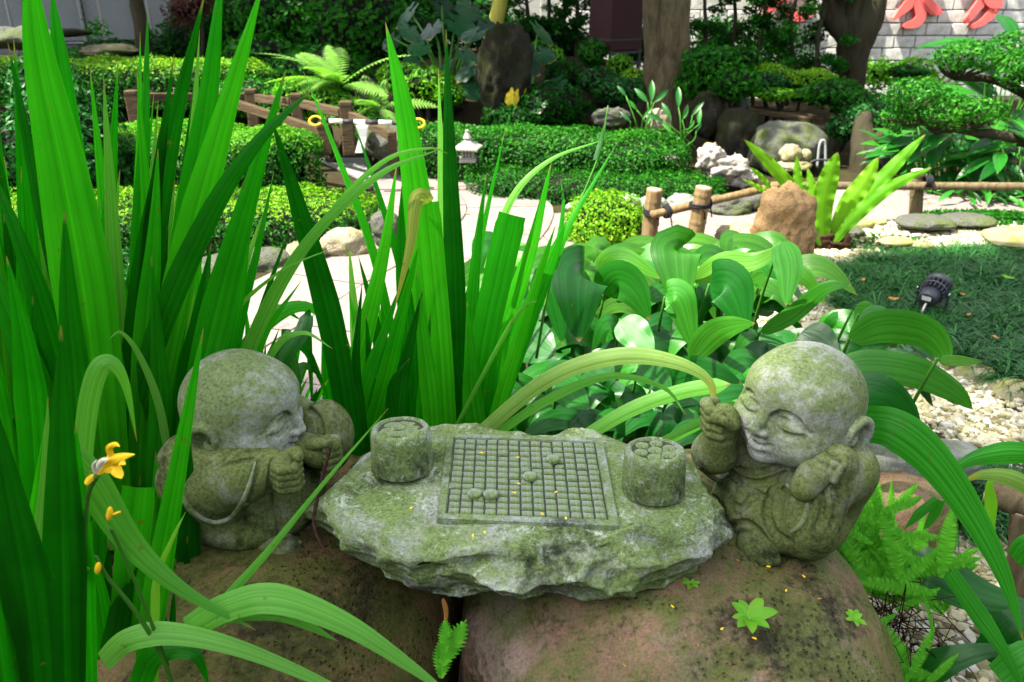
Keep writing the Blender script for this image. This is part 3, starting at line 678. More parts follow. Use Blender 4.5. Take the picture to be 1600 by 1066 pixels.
    def disc(c0, r, h, mat, name, par, n=28, rows=((0, 1), (.75, 1.02), (1, .9), (1.06, .5), (1.07, .02)), sy=1.):
        P = []
        for z, q in rows:
            for k in range(n): P.append(c0+np.array((cos(2*pi*k/n)*r*q, sin(2*pi*k/n)*r*q*sy, z*h)))
        return part(name, np.array(P), gridF(len(rows), n, True), mat, par)
    for u, v, r in ((828, 744, .0145), (864, 717, .0140), (742, 771, .0145), (767, 772, .0150)):
        p = onto(u, v+3, .008); disc(p, r, .008, M['board'], 'playing_piece', bd)
    # bowls
    def bowl(u0, v0, r, h, mat, pattern, lab):
        p = onto(u0, v0); n = 72
        prof = [(-.01, 1.03), (0, 1.03), (.10, 1.01), (.5, 1.0), (.82, .99), (.90, .975), (.955, .94), (.985, .90), (1., .84), (1.0, .80), (.985, .775), (.95, .76), (.945, .70), (.945, .02)]
        P = []
        for z, q in prof:
            for k in range(n):
                a = 2*pi*k/n; P.append((cos(a)*r*q, sin(a)*r*q, z*h))
        P = np.array(P); P *= (1+fbm(P*30+u0, 5, 3)*.010)[:, None]
        P = P@rotx(radians(-5)).T
        b = part('bowl', P+p, gridF(len(prof), n, True), mat, t); b['label'] = lab
        tops = []
        if pattern == 'flower':
            tops = [(0, 0, .24, 1.)]+[(cos(a)*.50, sin(a)*.50, .225, 1.) for a in np.arange(6)*pi/3+.3]
        else:
            rr = np.random.default_rng(3); tops = [(rr.uniform(-.5, .5), rr.uniform(-.5, .5), rr.uniform(.18, .30), 1.) for _ in range(22)]
        V0 = np.array([(0, 0, h*.948)]+[(cos(2*pi*k/40)*r*.755, sin(2*pi*k/40)*r*.755, h*.948) for k in range(40)])@rotx(radians(-5)).T+p; part('recess_floor', V0, np.array([(0, 1+k, 1+(k+1) % 40) for k in range(40)]), M['groove'], b)
        for x, y, q, _ in tops:
            m = 14; L = []
            for z, s in ((0, 1.), (.6, .98), (1., .75), (1.06, .02)):
                for k in range(m):
                    a = 2*pi*k/m; L.append((x*r+cos(a)*q*r*s, y*r+sin(a)*q*r*s*(1 if pattern == 'flower' else .6), h*.94+z*h*.04*(1 if pattern == 'flower' else rr.uniform(.8, 1.1))))
            L = np.array(L)@rotx(radians(-5)).T
            part('carved_stone_counter', L+p, gridF(4, m, True), mat, b)
    bowl(629, 729, .0610, .088, M['table'], 'heap', 'bowl with a heap of pieces carved on top')
    bowl(1020, 765, .0605, .090, M['table'], 'flower', 'bowl with a flower ring of pieces carved on top')
stone_table()
# --- boulders that carry everything
def boulder(c, r, seed, mat, label, p=3.0, rz=0, name='boulder', n=90):
    V, Fx = sphere(n); q = (np.abs(V)**p).sum(1)**(-1/p); D = V*q[:, None]
    D = D*(1+.05*fbm(V*1.4+seed, seed, 4)+.012*fbm(V*7+seed, seed+2, 4)+.016*scallop(V*4, seed))[:, None]*np.array(r); D = D@rotz(rz).T
    return solo(name, D+np.array(c), Fx, mat, label, 'boulder')
boulder((.350, 1.42, .02), (.485, .55, .545), 3, M['boulder_r'], 'large smooth plum brown boulder under the stone table and the leaning monk')
boulder((-.545, 1.46, .02), (.43, .52, .540), 8, M['boulder_l'], 'ochre mossy boulder under the monk seen in profile')
# ------------------------------------------------------------------ terrain, gravel, paths
def sst(a, b, x): t = np.clip((x-a)/(b-a), 0, 1); return t*t*(3-2*t)
def H(x, y):
    x = np.asarray(x, float); y = np.asarray(y, float)
    h = sst(7.9, 11.2, y)*(.75-.62*sst(.6, 3.6, x))
    h = h+.30*np.exp(-(((x+.1)/1.6)**2+((y-9.6)/1.1)**2))
    h = h+.30*np.exp(-(((x+1.15)/.85)**2+((y-1.5)/.8)**2))+.12*np.exp(-(((x+.1)/.8)**2+((y-2.3)/.35)**2))
    h = h+.14*np.exp(-(((x-.6)/.75)**2+((y-2.6)/.5)**2))
    return h
xs = np.concatenate([np.linspace(-60, -8, 14), np.linspace(-7.5, 9, 120), np.linspace(10, 60, 14)]); ys = np.concatenate([np.linspace(-30, -1, 10), np.linspace(-.5, 13, 110), np.linspace(14, 90, 14)])
X, Y = np.meshgrid(xs, ys); P = np.stack([X.ravel(), Y.ravel(), H(X, Y).ravel()], 1)
m = (np.abs(P[:, 0]) < 9) & (P[:, 1] < 13); P[m, 2] += fbm(P[m]*1.7, 2, 3)*.012-.004
struct('ground', P, gridF(len(ys), len(xs)), M['soil'])
def inpoly(px, py, poly):
    r = np.zeros(len(px), bool); q = np.asarray(poly); j = len(q)-1
    for i in range(len(q)):
        c = ((q[i, 1] > py) != (q[j, 1] > py)) & (px < (q[j, 0]-q[i, 0])*(py-q[i, 1])/(q[j, 1]-q[i, 1]+1e-12)+q[i, 0]); r ^= c; j = i
    return r
def gpoly(L, z=0.): return np.array([G(u, v, z)[:2] for u, v in L])
def sheet(poly, z, step=.12, rag=.05, seed=0):
    q = np.asarray(poly); x0, y0 = q.min(0)-.1; x1, y1 = q.max(0)+.1; gx = np.arange(x0, x1, step); gy = np.arange(y0, y1, step)
    X, Y = np.meshgrid(gx, gy); V = np.stack([X.ravel(), Y.ravel(), np.zeros(X.size)], 1); V[:, 2] = z
    Fx = gridF(len(gy), len(gx)); c = V[Fx].mean(1); n = fbm(c*4+seed, seed, 2)*rag
    k = inpoly(c[:, 0]+n, c[:, 1]+n, q); return V, Fx[k]
GRAVEL = gpoly([(1100, 420), (1180, 395), (1290, 352), (1440, 345), (1620, 352), (1900, 360), (2300, 700), (2000, 1000), (1700, 1200), (1480, 1100), (1400, 800), (1300, 700), (1200, 560), (1120, 500)])
V, Fx = sheet(GRAVEL, .021, .04, .10); V[:, 2] += fbm(V*5, 3, 3)*.004
struct('gravel_bed', V, Fx, M['gravel'])
# pebbles: too many to count, real stones all the same
def pebbles(poly, n, s0, s1, z, seed):
    rg = np.random.default_rng(seed); q = np.asarray(poly); P = np.zeros((0, 2))
    while len(P) < n:
        c = rg.uniform(q.min(0), q.max(0), (n, 2)); P = np.concatenate([P, c[inpoly(c[:, 0], c[:, 1], q)]])
    P = P[:n]; bs = np.array([(0, 0, 1), (.89, 0, .45), (.28, .85, .45), (-.72, .53, .45), (-.72, -.53, .45), (.28, -.85, .45), (.72, .53, -.45), (-.28, .85, -.45), (-.89, 0, -.45), (-.28, -.85, -.45), (.72, -.53, -.45), (0, 0, -1)])
    fc = np.array([(0, 1, 2), (0, 2, 3), (0, 3, 4), (0, 4, 5), (0, 5, 1), (1, 6, 2), (2, 7, 3), (3, 8, 4), (4, 9, 5), (5, 10, 1), (2, 6, 7), (3, 7, 8), (4, 8, 9), (5, 9, 10), (1, 10, 6), (6, 11, 7), (7, 11, 8), (8, 11, 9), (9, 11, 10), (10, 11, 6)])
    S = rg.uniform(s0, s1, n)*rg.choice((.7, 1, 1, 1.4), n); sc = np.stack([S*rg.uniform(.8, 1.4, n), S*rg.uniform(.6, 1.1, n), S*rg.uniform(.45, .85, n)], 1)
    V = bs[None]*(1+rg.normal(0, .13, (n, 12, 1)))*sc[:, None]; a = rg.uniform(0, 2*pi, n); tl = rg.normal(0, .35, n)
    V = np.stack([V[..., 0], V[..., 1]*np.cos(tl)[:, None]-V[..., 2]*np.sin(tl)[:, None], V[..., 1]*np.sin(tl)[:, None]+V[..., 2]*np.cos(tl)[:, None]], -1)
    x = V[..., 0]*np.cos(a)[:, None]-V[..., 1]*np.sin(a)[:, None]; y = V[..., 0]*np.sin(a)[:, None]+V[..., 1]*np.cos(a)[:, None]
    V = np.stack([x+P[:, :1], y+P[:, 1:2], V[..., 2]+z+S[:, None]*.35], -1).reshape(-1, 3)
    return V, (fc[None]+np.arange(n)[:, None, None]*12).reshape(-1, 3), np.repeat(rg.random(n), 12)
V, Fx, r = pebbles(gpoly([(1390, 560), (1640, 625), (2000, 560), (2340, 700), (2050, 1030), (1720, 1240), (1380, 1100), (1330, 900), (1350, 700), (1350, 600)]), 11500, .009, .016, .02, 5)
solo('gravel', V, Fx, M['pebble'], 'pale yellowish gravel beside the ferns and the kerb stone', 'gravel', kind='stuff', rnd=r, smooth=False)
V, Fx, r = pebbles(gpoly([(1090, 430), (1180, 395), (1290, 352), (1440, 347), (1620, 352), (1800, 358), (1800, 420), (1420, 410), (1330, 430), (1310, 500), (1200, 520), (1100, 500)]), 9000, .009, .014, .02, 6)
solo('gravel', V, Fx, M['pebble'], 'sunlit white gravel around the orange rock and nest fern', 'gravel', kind='stuff', rnd=r, smooth=False)
# paths: swept strips of paving slabs
def path_strip(name, px, widths, z, cuts, mats, every, seed, joint=.012):
    C = np.array([G(u, v) for u, v in px]); n = 160; C = crom(C, n); w = np.interp(np.linspace(0, 1, n), np.linspace(0, 1, len(widths)), widths)
    T = nz(np.gradient(C, axis=0)); S = np.stack([T[:, 1], -T[:, 0], 0*T[:, 0]], 1)
    s = np.concatenate([[0], np.cumsum(np.linalg.norm(np.diff(C, axis=0), axis=1))])
    E = np.concatenate([[C+S*w[:, None]*k] for k in np.linspace(-.5, .5, 5)]).transpose(1, 0, 2).reshape(-1, 3); E[:, 2] = z
    st = struct(name, E, gridF(n, 5), M['joint'])
    rg = np.random.default_rng(seed)
    def at(d, k): return np.array([np.interp(d, s, C[:, i]+S[:, i]*w*k) for i in range(3)])
    for li in range(len(cuts)-1):
        d = rg.uniform(0, .2)
        while d < s[-1]-.15:
            e = min(d+every*rg.uniform(.8, 1.25), s[-1]); m = 5; L = []
            for q in np.linspace(d+joint/2, e-joint/2, m):
                for k in (cuts[li]+.004, cuts[li+1]-.004):
                    L.append(at(q, k))
            L = np.array(L); zt = z+.012+rg.uniform(0, .003); top = L.copy(); top[:, 2] = zt; top += rg.normal(0, .0007, top.shape); bot = L.copy(); bot[:, 2] = z-.01
            V = np.concatenate([top, bot]); Q = [(i*2, i*2+1, i*2+3, i*2+2) for i in range(m-1)]
            bd = list(range(0, 2*m, 2))+list(range(2*m-1, 0, -2))
            Q += [(bd[i], bd[(i+1) % len(bd)], bd[(i+1) % len(bd)]+2*m, bd[i]+2*m) for i in range(len(bd))]
            Q = np.array(Q); part('paving_slab', V, Q, mats(d/s[-1]), st, smooth=False); d = e
    return st
path_strip('garden_path', [(180, 700), (430, 540), (560, 455), (680, 385), (730, 330), (690, 290), (615, 262), (545, 236), (520, 215)], [1.35, 1.3, 1.25, 1.3, 1.35, 1.2, 1.0, .9, .9], .012, (-.5, 0, .5), lambda f: M['slab'] if f < .62 else (M['slab_grey'] if f < .8 else M['slab']), .62, 3)
path_strip('cross_path', [(640, 400), (760, 385), (900, 372), (1050, 366), (1180, 356), (1300, 330), (1420, 317), (1560, 317), (1800, 322)], [1.1, 1.2, 1.25, 1.2, 1.1, 1.0, .95, .95, 1.0], .004, (-.5, .5), lambda f: M['slab'], .75, 4)
# gently mossy patches on the gravel
for (u, v, rx, ry, lab) in ((1370, 378, .34, .09, 'thin mossy patch on gravel before the nest fern'), (1540, 340, .5, .10, 'green ground cover strip beside the cross path')):
    c = G(u, v, .03); n = 420 if 'strip' not in lab else 1500; rg = np.random.default_rng(u); a = rg.uniform(0, 2*pi, n); r = np.sqrt(rg.random(n))
    P = np.stack([c[0]+np.cos(a)*r*rx, c[1]+np.sin(a)*r*ry*2.2, np.full(n, .035)], 1); V, Fx, rr = leafcloud(P, np.repeat([[0, 0, 1.]], n, 0), .035 if n < 900 else .05, .4, .5, seed=u)
    solo('ground_cover', V, Fx, M['mid_leaf'], lab, 'ground cover', kind='stuff', rnd=rr)
# ------------------------------------------------------------------ the back of the garden
def panel_wall(name, p0, p1, z0, z1, mat, label, battens=0):
    p0 = np.asarray(p0, float); p1 = np.asarray(p1, float); d = p1-p0; L = np.linalg.norm(d); a = math.atan2(d[1], d[0]); c = (p0+p1)/2
    t = thing(name, label, 'wall', (c[0], c[1], z0))
    n = max(1, int(L/1.25)); R = rotz(a); ux = d/L; nn = np.array((ux[1], -ux[0]))
    for i in range(n):
        q = p0+d*(i+.5)/n; V, Fx = box((q[0], q[1], (z0+z1)/2), (L/n-.012, .08, z1-z0), R, .006); part('panel', V, Fx, mat, t, smooth=False)
    for i in range(battens):
        q = p0+d*(i+.35)/battens+nn*.065; V, Fx = box((q[0], q[1], (z0+z1)/2-.1), (.05, .04, z1-z0-.2), R, .004); part('batten', V, Fx, M['twig'], t, smooth=False)
    q = c+nn*.10; V, Fx = box((q[0], q[1], z0+.42), (L*.98, .035, .05), R, .004); part('rail', V, Fx, M['twig'], t, smooth=False)
    return t
pl = A(-260, 60, 11.2)[:2]; pr = A(345, 60, 13.0)[:2]
panel_wall('panel_wall', pl, pr, .45, 3.0, M['white_wall'], 'white panelled boundary wall behind chain link fence', 7)
panel_wall('panel_wall', A(345, 60, 13.1)[:2], (.75, 13.0), .35, 2.6, M['mortar'], 'grey boundary wall in deep shade behind the dark shrubs', 0)
# chain link fence in front of it
def chain_fence():
    a0 = A(-230, 60, 10.9)[:2]; a1 = A(330, 60, 12.4)[:2]; d = a1-a0; L = np.linalg.norm(d); ux = d/L
    t = thing('chain_link_fence', 'grey chain link fence before the white panelled wall', 'fence', (*((a0+a1)/2), .6))
    for f in (.02, .22, .42, .62, .82, .99):
        q = a0+d*f; V, Fx = tube([(q[0], q[1], .4), (q[0], q[1], 2.6)], .022, 8); part('post', V, Fx, M['wire'], t)
    for z in (.92, 1.75): V, Fx = tube([(*a0, z), (*a1, z-.06)], .012, 6); part('wire_rail', V, Fx, M['wire'], t)
    items = []; s = .085
    for k in np.arange(-2.0/s, L/s):
        for sg in (1, -1):
            x0 = k*s if sg > 0 else k*s+2.0; pts = []
            for zz in (.65, 2.55):
                x = x0+sg*(zz-.65)*.95; pts.append((x, zz))
            (xa, za), (xb, zb) = pts; lo, hi = 0, L
            def clipx(x, z, x2, z2):
                if x < lo: z = z+(z2-z)*(lo-x)/(x2-x); x = lo
                if x > hi: z = z+(z2-z)*(hi-x)/(x2-x); x = hi
                return x, z
            if max(xa, xb) < lo or min(xa, xb) > hi: continue
            p = clipx(xa, za, xb, zb); q = clipx(xb, zb, xa, za)
            A3 = (*(a0+ux*p[0]), p[1]); B3 = (*(a0+ux*q[0]), q[1]); items.append(tube([A3, B3], .0022, 3, cap=False))
    V, Fx = merge(items); o = part('wire_mesh', V, Fx, M['wire'], t); o['kind'] = 'stuff'
chain_fence()
# stone block wall with red characters
WY = 12.0
def block_wall():
    t = thing('block_wall', 'pale coursed stone wall with red raised characters', 'wall', (5.5, WY, 0))
    V, Fx = box((6.2, WY+.15, 2.0), (11.6, .16, 4.0)); part('backing', V, Fx, M['mortar'], t, smooth=False)
    rg = np.random.default_rng(2); far = []; n = 0; z = -.02; row = 0
    while z < 3.9:
        h = .165; x = .5+rg.uniform(0, .3)
        while x < 11.8:
            w = rg.uniform(.26, .46); V, Fx = box((x+w/2, WY+.035+rg.uniform(-.006, .006), z+h/2), (w-.012, .10, h-.012), None, .008)
            if 2.9 < x < 8.2 and .1 < z < 2.05 and n < 290: part('stone_block', V, Fx, M['wallblock'], t, smooth=False); n += 1
            else: far.append((V, Fx))
            x += w
        z += h; row += 1
    V, Fx = merge(far); o = part('stone_blocks', V, Fx, M['wallblock'], t, smooth=False); o['kind'] = 'stuff'
block_wall()
def stroke(pts, wid, y, th):
    P = crom(np.array([(x, 0, z) for x, z in pts]), 14); w = np.interp(np.linspace(0, 1, 14), np.linspace(0, 1, len(wid)), wid)/2
    T = nz(np.gradient(P, axis=0)); N = np.stack([-T[:, 2], 0*T[:, 0], T[:, 0]], 1)
    Lf = P+N*w[:, None]; Rt = P-N*w[:, None]; ring = np.concatenate([Lf, [P[-1]+T[-1]*w[-1]*.8], Rt[::-1], [P[0]-T[0]*w[0]*.8]]); n = len(ring)
    f = ring.copy(); f[:, 1] = y-th; b = ring.copy(); b[:, 1] = y; V = np.concatenate([f, b]); i = np.arange(n); j = (i+1) % n
    Q = [np.stack([i, j, j+n, i+n], 1)]
    k = 14; q = [(m, m+1, n-3-m, n-2-m) for m in range(k-1)]; Q.append(np.array(q)[:, ::-1]); T3 = np.array([(k-1, k, k+1), (n-1, 0, n-2)])[:, ::-1]
    return V, Q+[T3]
def character(strokes, label, u):
    xs = [A(a, b, WY-.1) for s, w in strokes for a, b in s]; c = np.mean(xs, 0)
    t = thing('sign_character', label, 'sign', (c[0], WY-.05, c[2]), group='red characters on the stone wall')
    for k, (s, w) in enumerate(strokes):
        p = [A(a, b, WY-.1) for a, b in s]; m = MPP(WY, 20); V, Fx = stroke([(q[0], q[2]) for q in p], [x*m*.62 for x in w], WY-.055-.0005*k, .10+.004*k); part('stroke', V, Fx, M['red_sign'], t, smooth=False)
character([([(1426, -70), (1428, -40), (1432, 0), (1437, 24), (1428, 36), (1411, 40)], (16, 22, 26, 26, 24, 12)), ([(1395, 30), (1406, 18), (1416, 8), (1424, -6)], (8, 18, 26, 14)), ([(1438, -14), (1446, 4), (1458, 16), (1468, 20)], (18, 24, 26, 8)), ([(1394, -20), (1412, -32), (1426, -30)], (12, 16, 12)), ([(1462, -42), (1452, -28), (1442, -22)], (10, 16, 14)), ([(1442, 0), (1455, 12), (1462, 20)], (14, 20, 16))], 'red character with a hooked central stroke, beside the multi stemmed tree', 0)
character([([(1508, 35), (1518, 20), (1530, 4), (1540, -20)], (10, 20, 24, 18)), ([(1515, 42), (1532, 34), (1548, 18), (1556, -4)], (10, 18, 24, 18)), ([(1500, -30), (1530, -36), (1565, -32)], (16, 20, 16)), ([(1548, -20), (1556, 0), (1552, 14)], (16, 22, 16)), ([(1532, -8), (1545, 6), (1560, 8)], (12, 18, 14)), ([(1518, -55), (1530, -70), (1550, -62)], (14, 16, 14))], 'red character above the cloud pruned tree with crossing swept strokes', 0)
character([([(1318, 26), (1324, 10), (1326, -20), (1330, -60)], (12, 20, 20, 16)), ([(1348, 24), (1346, 0), (1350, -40)], (16, 20, 16)), ([(1308, -40), (1335, -46), (1362, -40)], (14, 18, 14))], 'red character seen between the stems of the multi stemmed tree', 0)
character([([(1196, 20), (1208, 8), (1222, -6)], (16, 24, 18)), ([(1228, 18), (1246, 26), (1266, 22)], (16, 24, 12)), ([(1200, -20), (1225, -30), (1256, -24)], (16, 20, 16)), ([(1226, -60), (1230, -30), (1228, 0)], (14, 18, 14))], 'red character half hidden behind the slender leafy trees', 0)
# ---------------------------------------------------------------- foliage builders
def foliage_part(par, P, N, mat, size, name='foliage', asp=.5, seed=0, up=.35, tipdown=0):
    V, Fx, r = leafcloud(P, N, size, asp, up, seed=seed, tipdown=tipdown); o = part(name, V, Fx, mat, par, rnd=r, smooth=False); return o
def hedge(path, width, height, mat, label, size=.045, dens=2200, p=4.2, seed=0, topmat=None, z0=None, name='hedge', twig='inner_twigs'):
    C = crom(np.array([(x, y, 0) for x, y in path]), 60); T = nz(np.gradient(C, axis=0)); S = np.stack([T[:, 1], -T[:, 0], 0*T[:, 0]], 1)
    zb = H(C[:, 0], C[:, 1]) if z0 is None else np.full(60, z0)
    c0 = C.mean(0); t = thing(name, label, 'hedge', (c0[0], c0[1], float(zb.mean())))
    s = np.concatenate([[0], np.cumsum(np.linalg.norm(np.diff(C, axis=0), axis=1))]); L = s[-1]; rg = np.random.default_rng(seed)
    def surf(d, ph, k=1.):
        c = np.stack([np.interp(d, s, C[:, i]) for i in range(3)], 1); sd = np.stack([np.interp(d, s, S[:, i]) for i in range(3)], 1); zb_ = np.interp(d, s, zb)
        e = np.minimum(d, L-d); cap = np.sqrt(np.clip(1-(1-np.clip(e/(width*.45), 0, 1))**2, .02, 1))
        cs, sn = np.cos(ph), np.sin(ph); x = np.sign(cs)*np.abs(cs)**(2/p); z = np.abs(sn)**(2/p)
        tt = np.stack([np.interp(d, s, T[:, i]) for i in range(3)], 1)
        nr = nz(sd*(np.sign(cs)*np.abs(cs)**(2-2/p))[:, None]+np.array((0, 0, 1.))*(np.abs(sn)**(2-2/p))[:, None]+tt*(np.sign(d-L/2)*np.clip(1-e/(width*.45), 0, 1)*.9)[:, None])
        P = c+sd*(x*width/2*cap*k)[:, None]; P[:, 2] = zb_+z*height*k*(.72+.28*cap); return P, nr
    dens *= 1.9; size *= .74
    n = int((height*2+width)*L*dens); d = rg.uniform(0, L, n); ph = rg.uniform(.02, pi-.02, n)
    a = rg.random(n); tx = rg.uniform(-.98, .98, n); sz = np.arcsin(rg.uniform(0, .97, n)**(p/2)); ph = np.where(a < width/(width+2*height), np.arccos(np.sign(tx)*np.abs(tx)**(p/2)), np.where(rg.random(n) < .5, sz, pi-sz))
    P, nr = surf(d, ph); P = P+nr*(fbm(P*3.1+seed, seed, 3)*.05+rg.uniform(-.05, .018, n))[:, None]
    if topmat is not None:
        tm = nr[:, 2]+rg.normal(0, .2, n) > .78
        foliage_part(t, P[tm], nr[tm], topmat, size, 'lit_top', seed=seed+1); P, nr = P[~tm], nr[~tm]  # sunlight on the tops put into a lighter leaf colour
    foliage_part(t, P, nr, M['hedge_shaded'] if (topmat is not None and mat is M['hedge']) else mat, size, seed=seed)  # fronts take the darker leaves, standing in for their shade
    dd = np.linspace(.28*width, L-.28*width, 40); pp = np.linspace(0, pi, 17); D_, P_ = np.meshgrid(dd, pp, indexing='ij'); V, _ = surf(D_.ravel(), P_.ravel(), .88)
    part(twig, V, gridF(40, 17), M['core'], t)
    return t
def bush(blobs, mat, label, size=.05, dens=1500, name='shrub', seed=0, cat='shrub', stem=True, asp=.5, inner=.3, rough=.12, up=.35, extra=None, tipdown=0, core=.80):
    B = []
    for (u, v, Y, rx, rz) in blobs:
        c = A(u, v, Y); m = MPP(Y, v); B.append((c, (rx*m, rx*m*.85, rz*m)))
    c0 = np.mean([b[0] for b in B], 0); low = min(b[0][2]-b[1][2] for b in B)
    t = thing(name, label, cat, (c0[0], c0[1], min(low, float(H(c0[0], c0[1])))))
    P, N = blobpts(B, dens, seed, inner, rough); foliage_part(t, P, N, mat, size, seed=seed, asp=asp, up=up, tipdown=tipdown)
    items = []
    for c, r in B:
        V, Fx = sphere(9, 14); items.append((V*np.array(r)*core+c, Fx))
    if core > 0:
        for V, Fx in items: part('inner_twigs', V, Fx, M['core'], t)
    if stem:
        base = np.array((c0[0], c0[1], float(H(c0[0], c0[1]))-.05)); it = [tube([base, (base+c)/2+np.array((.05, 0, 0)), c], [.035, .025, .012], 6, 6) for c, r in B]
        V, Fx = merge(it); part('stems', V, Fx, M['twig'], t)
    return t
def ax_(u, Y, v=200): return A(u, v, Y)[0]
def hp(L): return [(ax_(u, Y), Y) for u, Y in L]
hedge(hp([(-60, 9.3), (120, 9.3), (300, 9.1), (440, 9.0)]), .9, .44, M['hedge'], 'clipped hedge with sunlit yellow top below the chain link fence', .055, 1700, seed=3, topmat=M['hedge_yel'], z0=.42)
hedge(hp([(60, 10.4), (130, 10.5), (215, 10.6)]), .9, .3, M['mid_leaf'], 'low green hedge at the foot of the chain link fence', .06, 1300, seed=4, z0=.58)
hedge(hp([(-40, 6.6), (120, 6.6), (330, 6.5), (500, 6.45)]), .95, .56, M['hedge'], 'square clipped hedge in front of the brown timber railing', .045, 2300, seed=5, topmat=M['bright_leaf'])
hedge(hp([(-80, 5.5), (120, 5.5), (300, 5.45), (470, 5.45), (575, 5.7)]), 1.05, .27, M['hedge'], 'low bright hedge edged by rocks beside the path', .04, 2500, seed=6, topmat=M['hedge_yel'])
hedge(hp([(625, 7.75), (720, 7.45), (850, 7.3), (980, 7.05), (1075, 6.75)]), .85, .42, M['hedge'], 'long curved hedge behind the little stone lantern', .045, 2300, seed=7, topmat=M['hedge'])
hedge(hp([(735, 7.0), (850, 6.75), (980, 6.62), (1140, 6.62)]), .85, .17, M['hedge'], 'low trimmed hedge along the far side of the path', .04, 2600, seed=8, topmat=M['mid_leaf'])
hedge(hp([(1120, 9.9), (1210, 9.5), (1292, 9.0)]), .42, .12, M['hedge_yel'], 'narrow yellow green hedge on the timber terrace', .05, 2300, seed=9, z0=.62)
bush([(100, 215, 6.0, 85, 80), (40, 260, 5.8, 70, 80), (140, 280, 5.9, 60, 60), (70, 140, 6.2, 55, 50)], M['hedge_cool'], 'rounded dark glossy shrub at the left edge by the timber railing', .06, 1500, seed=11)
bush([(948, 350, 5.35, 68, 50), (935, 362, 5.3, 54, 38)], M['hedge_yel'], 'ball shaped yellow green bush beside the bamboo post', .028, 6000, 'ball_bush', 12, 'bush', asp=.6)
# dark planting behind
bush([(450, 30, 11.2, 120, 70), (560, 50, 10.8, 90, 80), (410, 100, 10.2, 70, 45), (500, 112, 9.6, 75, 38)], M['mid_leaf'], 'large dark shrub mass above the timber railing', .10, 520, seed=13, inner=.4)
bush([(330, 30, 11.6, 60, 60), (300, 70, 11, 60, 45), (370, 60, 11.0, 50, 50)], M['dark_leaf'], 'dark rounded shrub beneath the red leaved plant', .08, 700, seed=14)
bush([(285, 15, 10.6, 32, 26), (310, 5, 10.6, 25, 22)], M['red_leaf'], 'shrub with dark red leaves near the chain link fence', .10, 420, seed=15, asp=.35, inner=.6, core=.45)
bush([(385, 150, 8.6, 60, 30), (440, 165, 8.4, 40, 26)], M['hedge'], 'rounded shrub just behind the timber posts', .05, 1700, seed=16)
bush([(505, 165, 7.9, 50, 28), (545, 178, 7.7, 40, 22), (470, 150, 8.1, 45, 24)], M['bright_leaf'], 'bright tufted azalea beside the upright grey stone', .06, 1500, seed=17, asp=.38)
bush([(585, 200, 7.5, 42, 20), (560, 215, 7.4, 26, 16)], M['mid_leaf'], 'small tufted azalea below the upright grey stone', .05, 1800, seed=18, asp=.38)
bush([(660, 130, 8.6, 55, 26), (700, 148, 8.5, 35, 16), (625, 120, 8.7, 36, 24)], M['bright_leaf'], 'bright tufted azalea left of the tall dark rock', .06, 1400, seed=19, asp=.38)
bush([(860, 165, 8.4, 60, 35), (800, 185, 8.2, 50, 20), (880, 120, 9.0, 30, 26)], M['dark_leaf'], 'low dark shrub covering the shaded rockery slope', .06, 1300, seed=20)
bush([(925, 84, 9.6, 24, 22)], M['mid_leaf'], 'small round topiary ball below the maroon cabinet', .05, 2300, 'topiary_ball', 21, 'bush')
bush([(968, 101, 9.4, 21, 17)], M['bright_leaf'], 'yellowish topiary ball in front of the cabinet legs', .05, 2300, 'topiary_ball', 22, 'bush')
bush([(989, 119, 9.2, 20, 11)], M['hedge_yel'], 'flat yellow topiary cushion beside the twin trunk', .05, 2300, 'topiary_ball', 23, 'bush')
bush([(862, 88, 9.3, 20, 16), (845, 78, 9.4, 16, 14)], M['bright_leaf'], 'light green bush with red flower spikes right of the taro', .05, 1900, seed=24)
bush([(935, 125, 8.8, 34, 18), (965, 142, 8.5, 40, 20), (990, 140, 8.6, 24, 16)], M['hedge_cool'], 'grey green shrub at the foot of the twin trunk', .05, 1700, seed=25)
bush([(1110, 100, 8.2, 46, 30), (1145, 130, 8.0, 42, 26), (1085, 130, 8.2, 30, 22), (1165, 92, 8.4, 25, 20)], M['mid_leaf'], 'spreading tiered shrub right of the twin trunk', .06, 1600, seed=26)
bush([(1185, 130, 9.2, 40, 18), (1230, 128, 9.4, 40, 16)], M['hedge_cool'], 'low domed dark shrub behind the terrace hedge', .05, 1700, seed=27)
bush([(1210, 148, 8.9, 30, 10), (1250, 150, 8.9, 26, 10)], M['bright_leaf'], 'light green ground shrub on the timber terrace', .05, 1900, seed=28)
bush([(1300, 145, 8.6, 46, 22), (1340, 160, 8.4, 40, 22)], M['mid_leaf'], 'rounded shrub in front of the multi stemmed tree', .05, 1700, seed=29)
bush([(1370, 190, 7.9, 52, 30), (1330, 200, 7.9, 38, 22), (1400, 170, 8.0, 36, 24)], M['hedge_cool'], 'dense blue green shrub above the dark stump', .05, 1800, seed=30)
bush([(1372, 115, 10.8, 40, 24), (1425, 112, 10.8, 34, 22), (1450, 135, 10.6, 40, 20), (1475, 150, 10.6, 36, 16)], M['bright_leaf'], 'loose light green shrubs at the foot of the stone wall', .09, 500, seed=31, inner=.7, core=.3, stem=False)
bush([(1420, 112, 9.6, 32, 10)], M['dark_leaf'], 'small dark cushion shrub before the stone wall', .05, 1600, seed=32)
bush([(150, 45, 11.0, 22, 18)], M['mid_leaf'], 'small fern like plant hanging before the white wall', .10, 350, seed=33, asp=.25, inner=.8, core=0, stem=False)
bush([(600, 15, 11.6, 80, 55), (680, 10, 11.8, 80, 50), (750, 35, 11.6, 60, 40), (640, 60, 11.0, 70, 40)], M['dark_leaf'], 'dark shrub mass behind the taro leaves', .10, 600, seed=34, inner=.4)
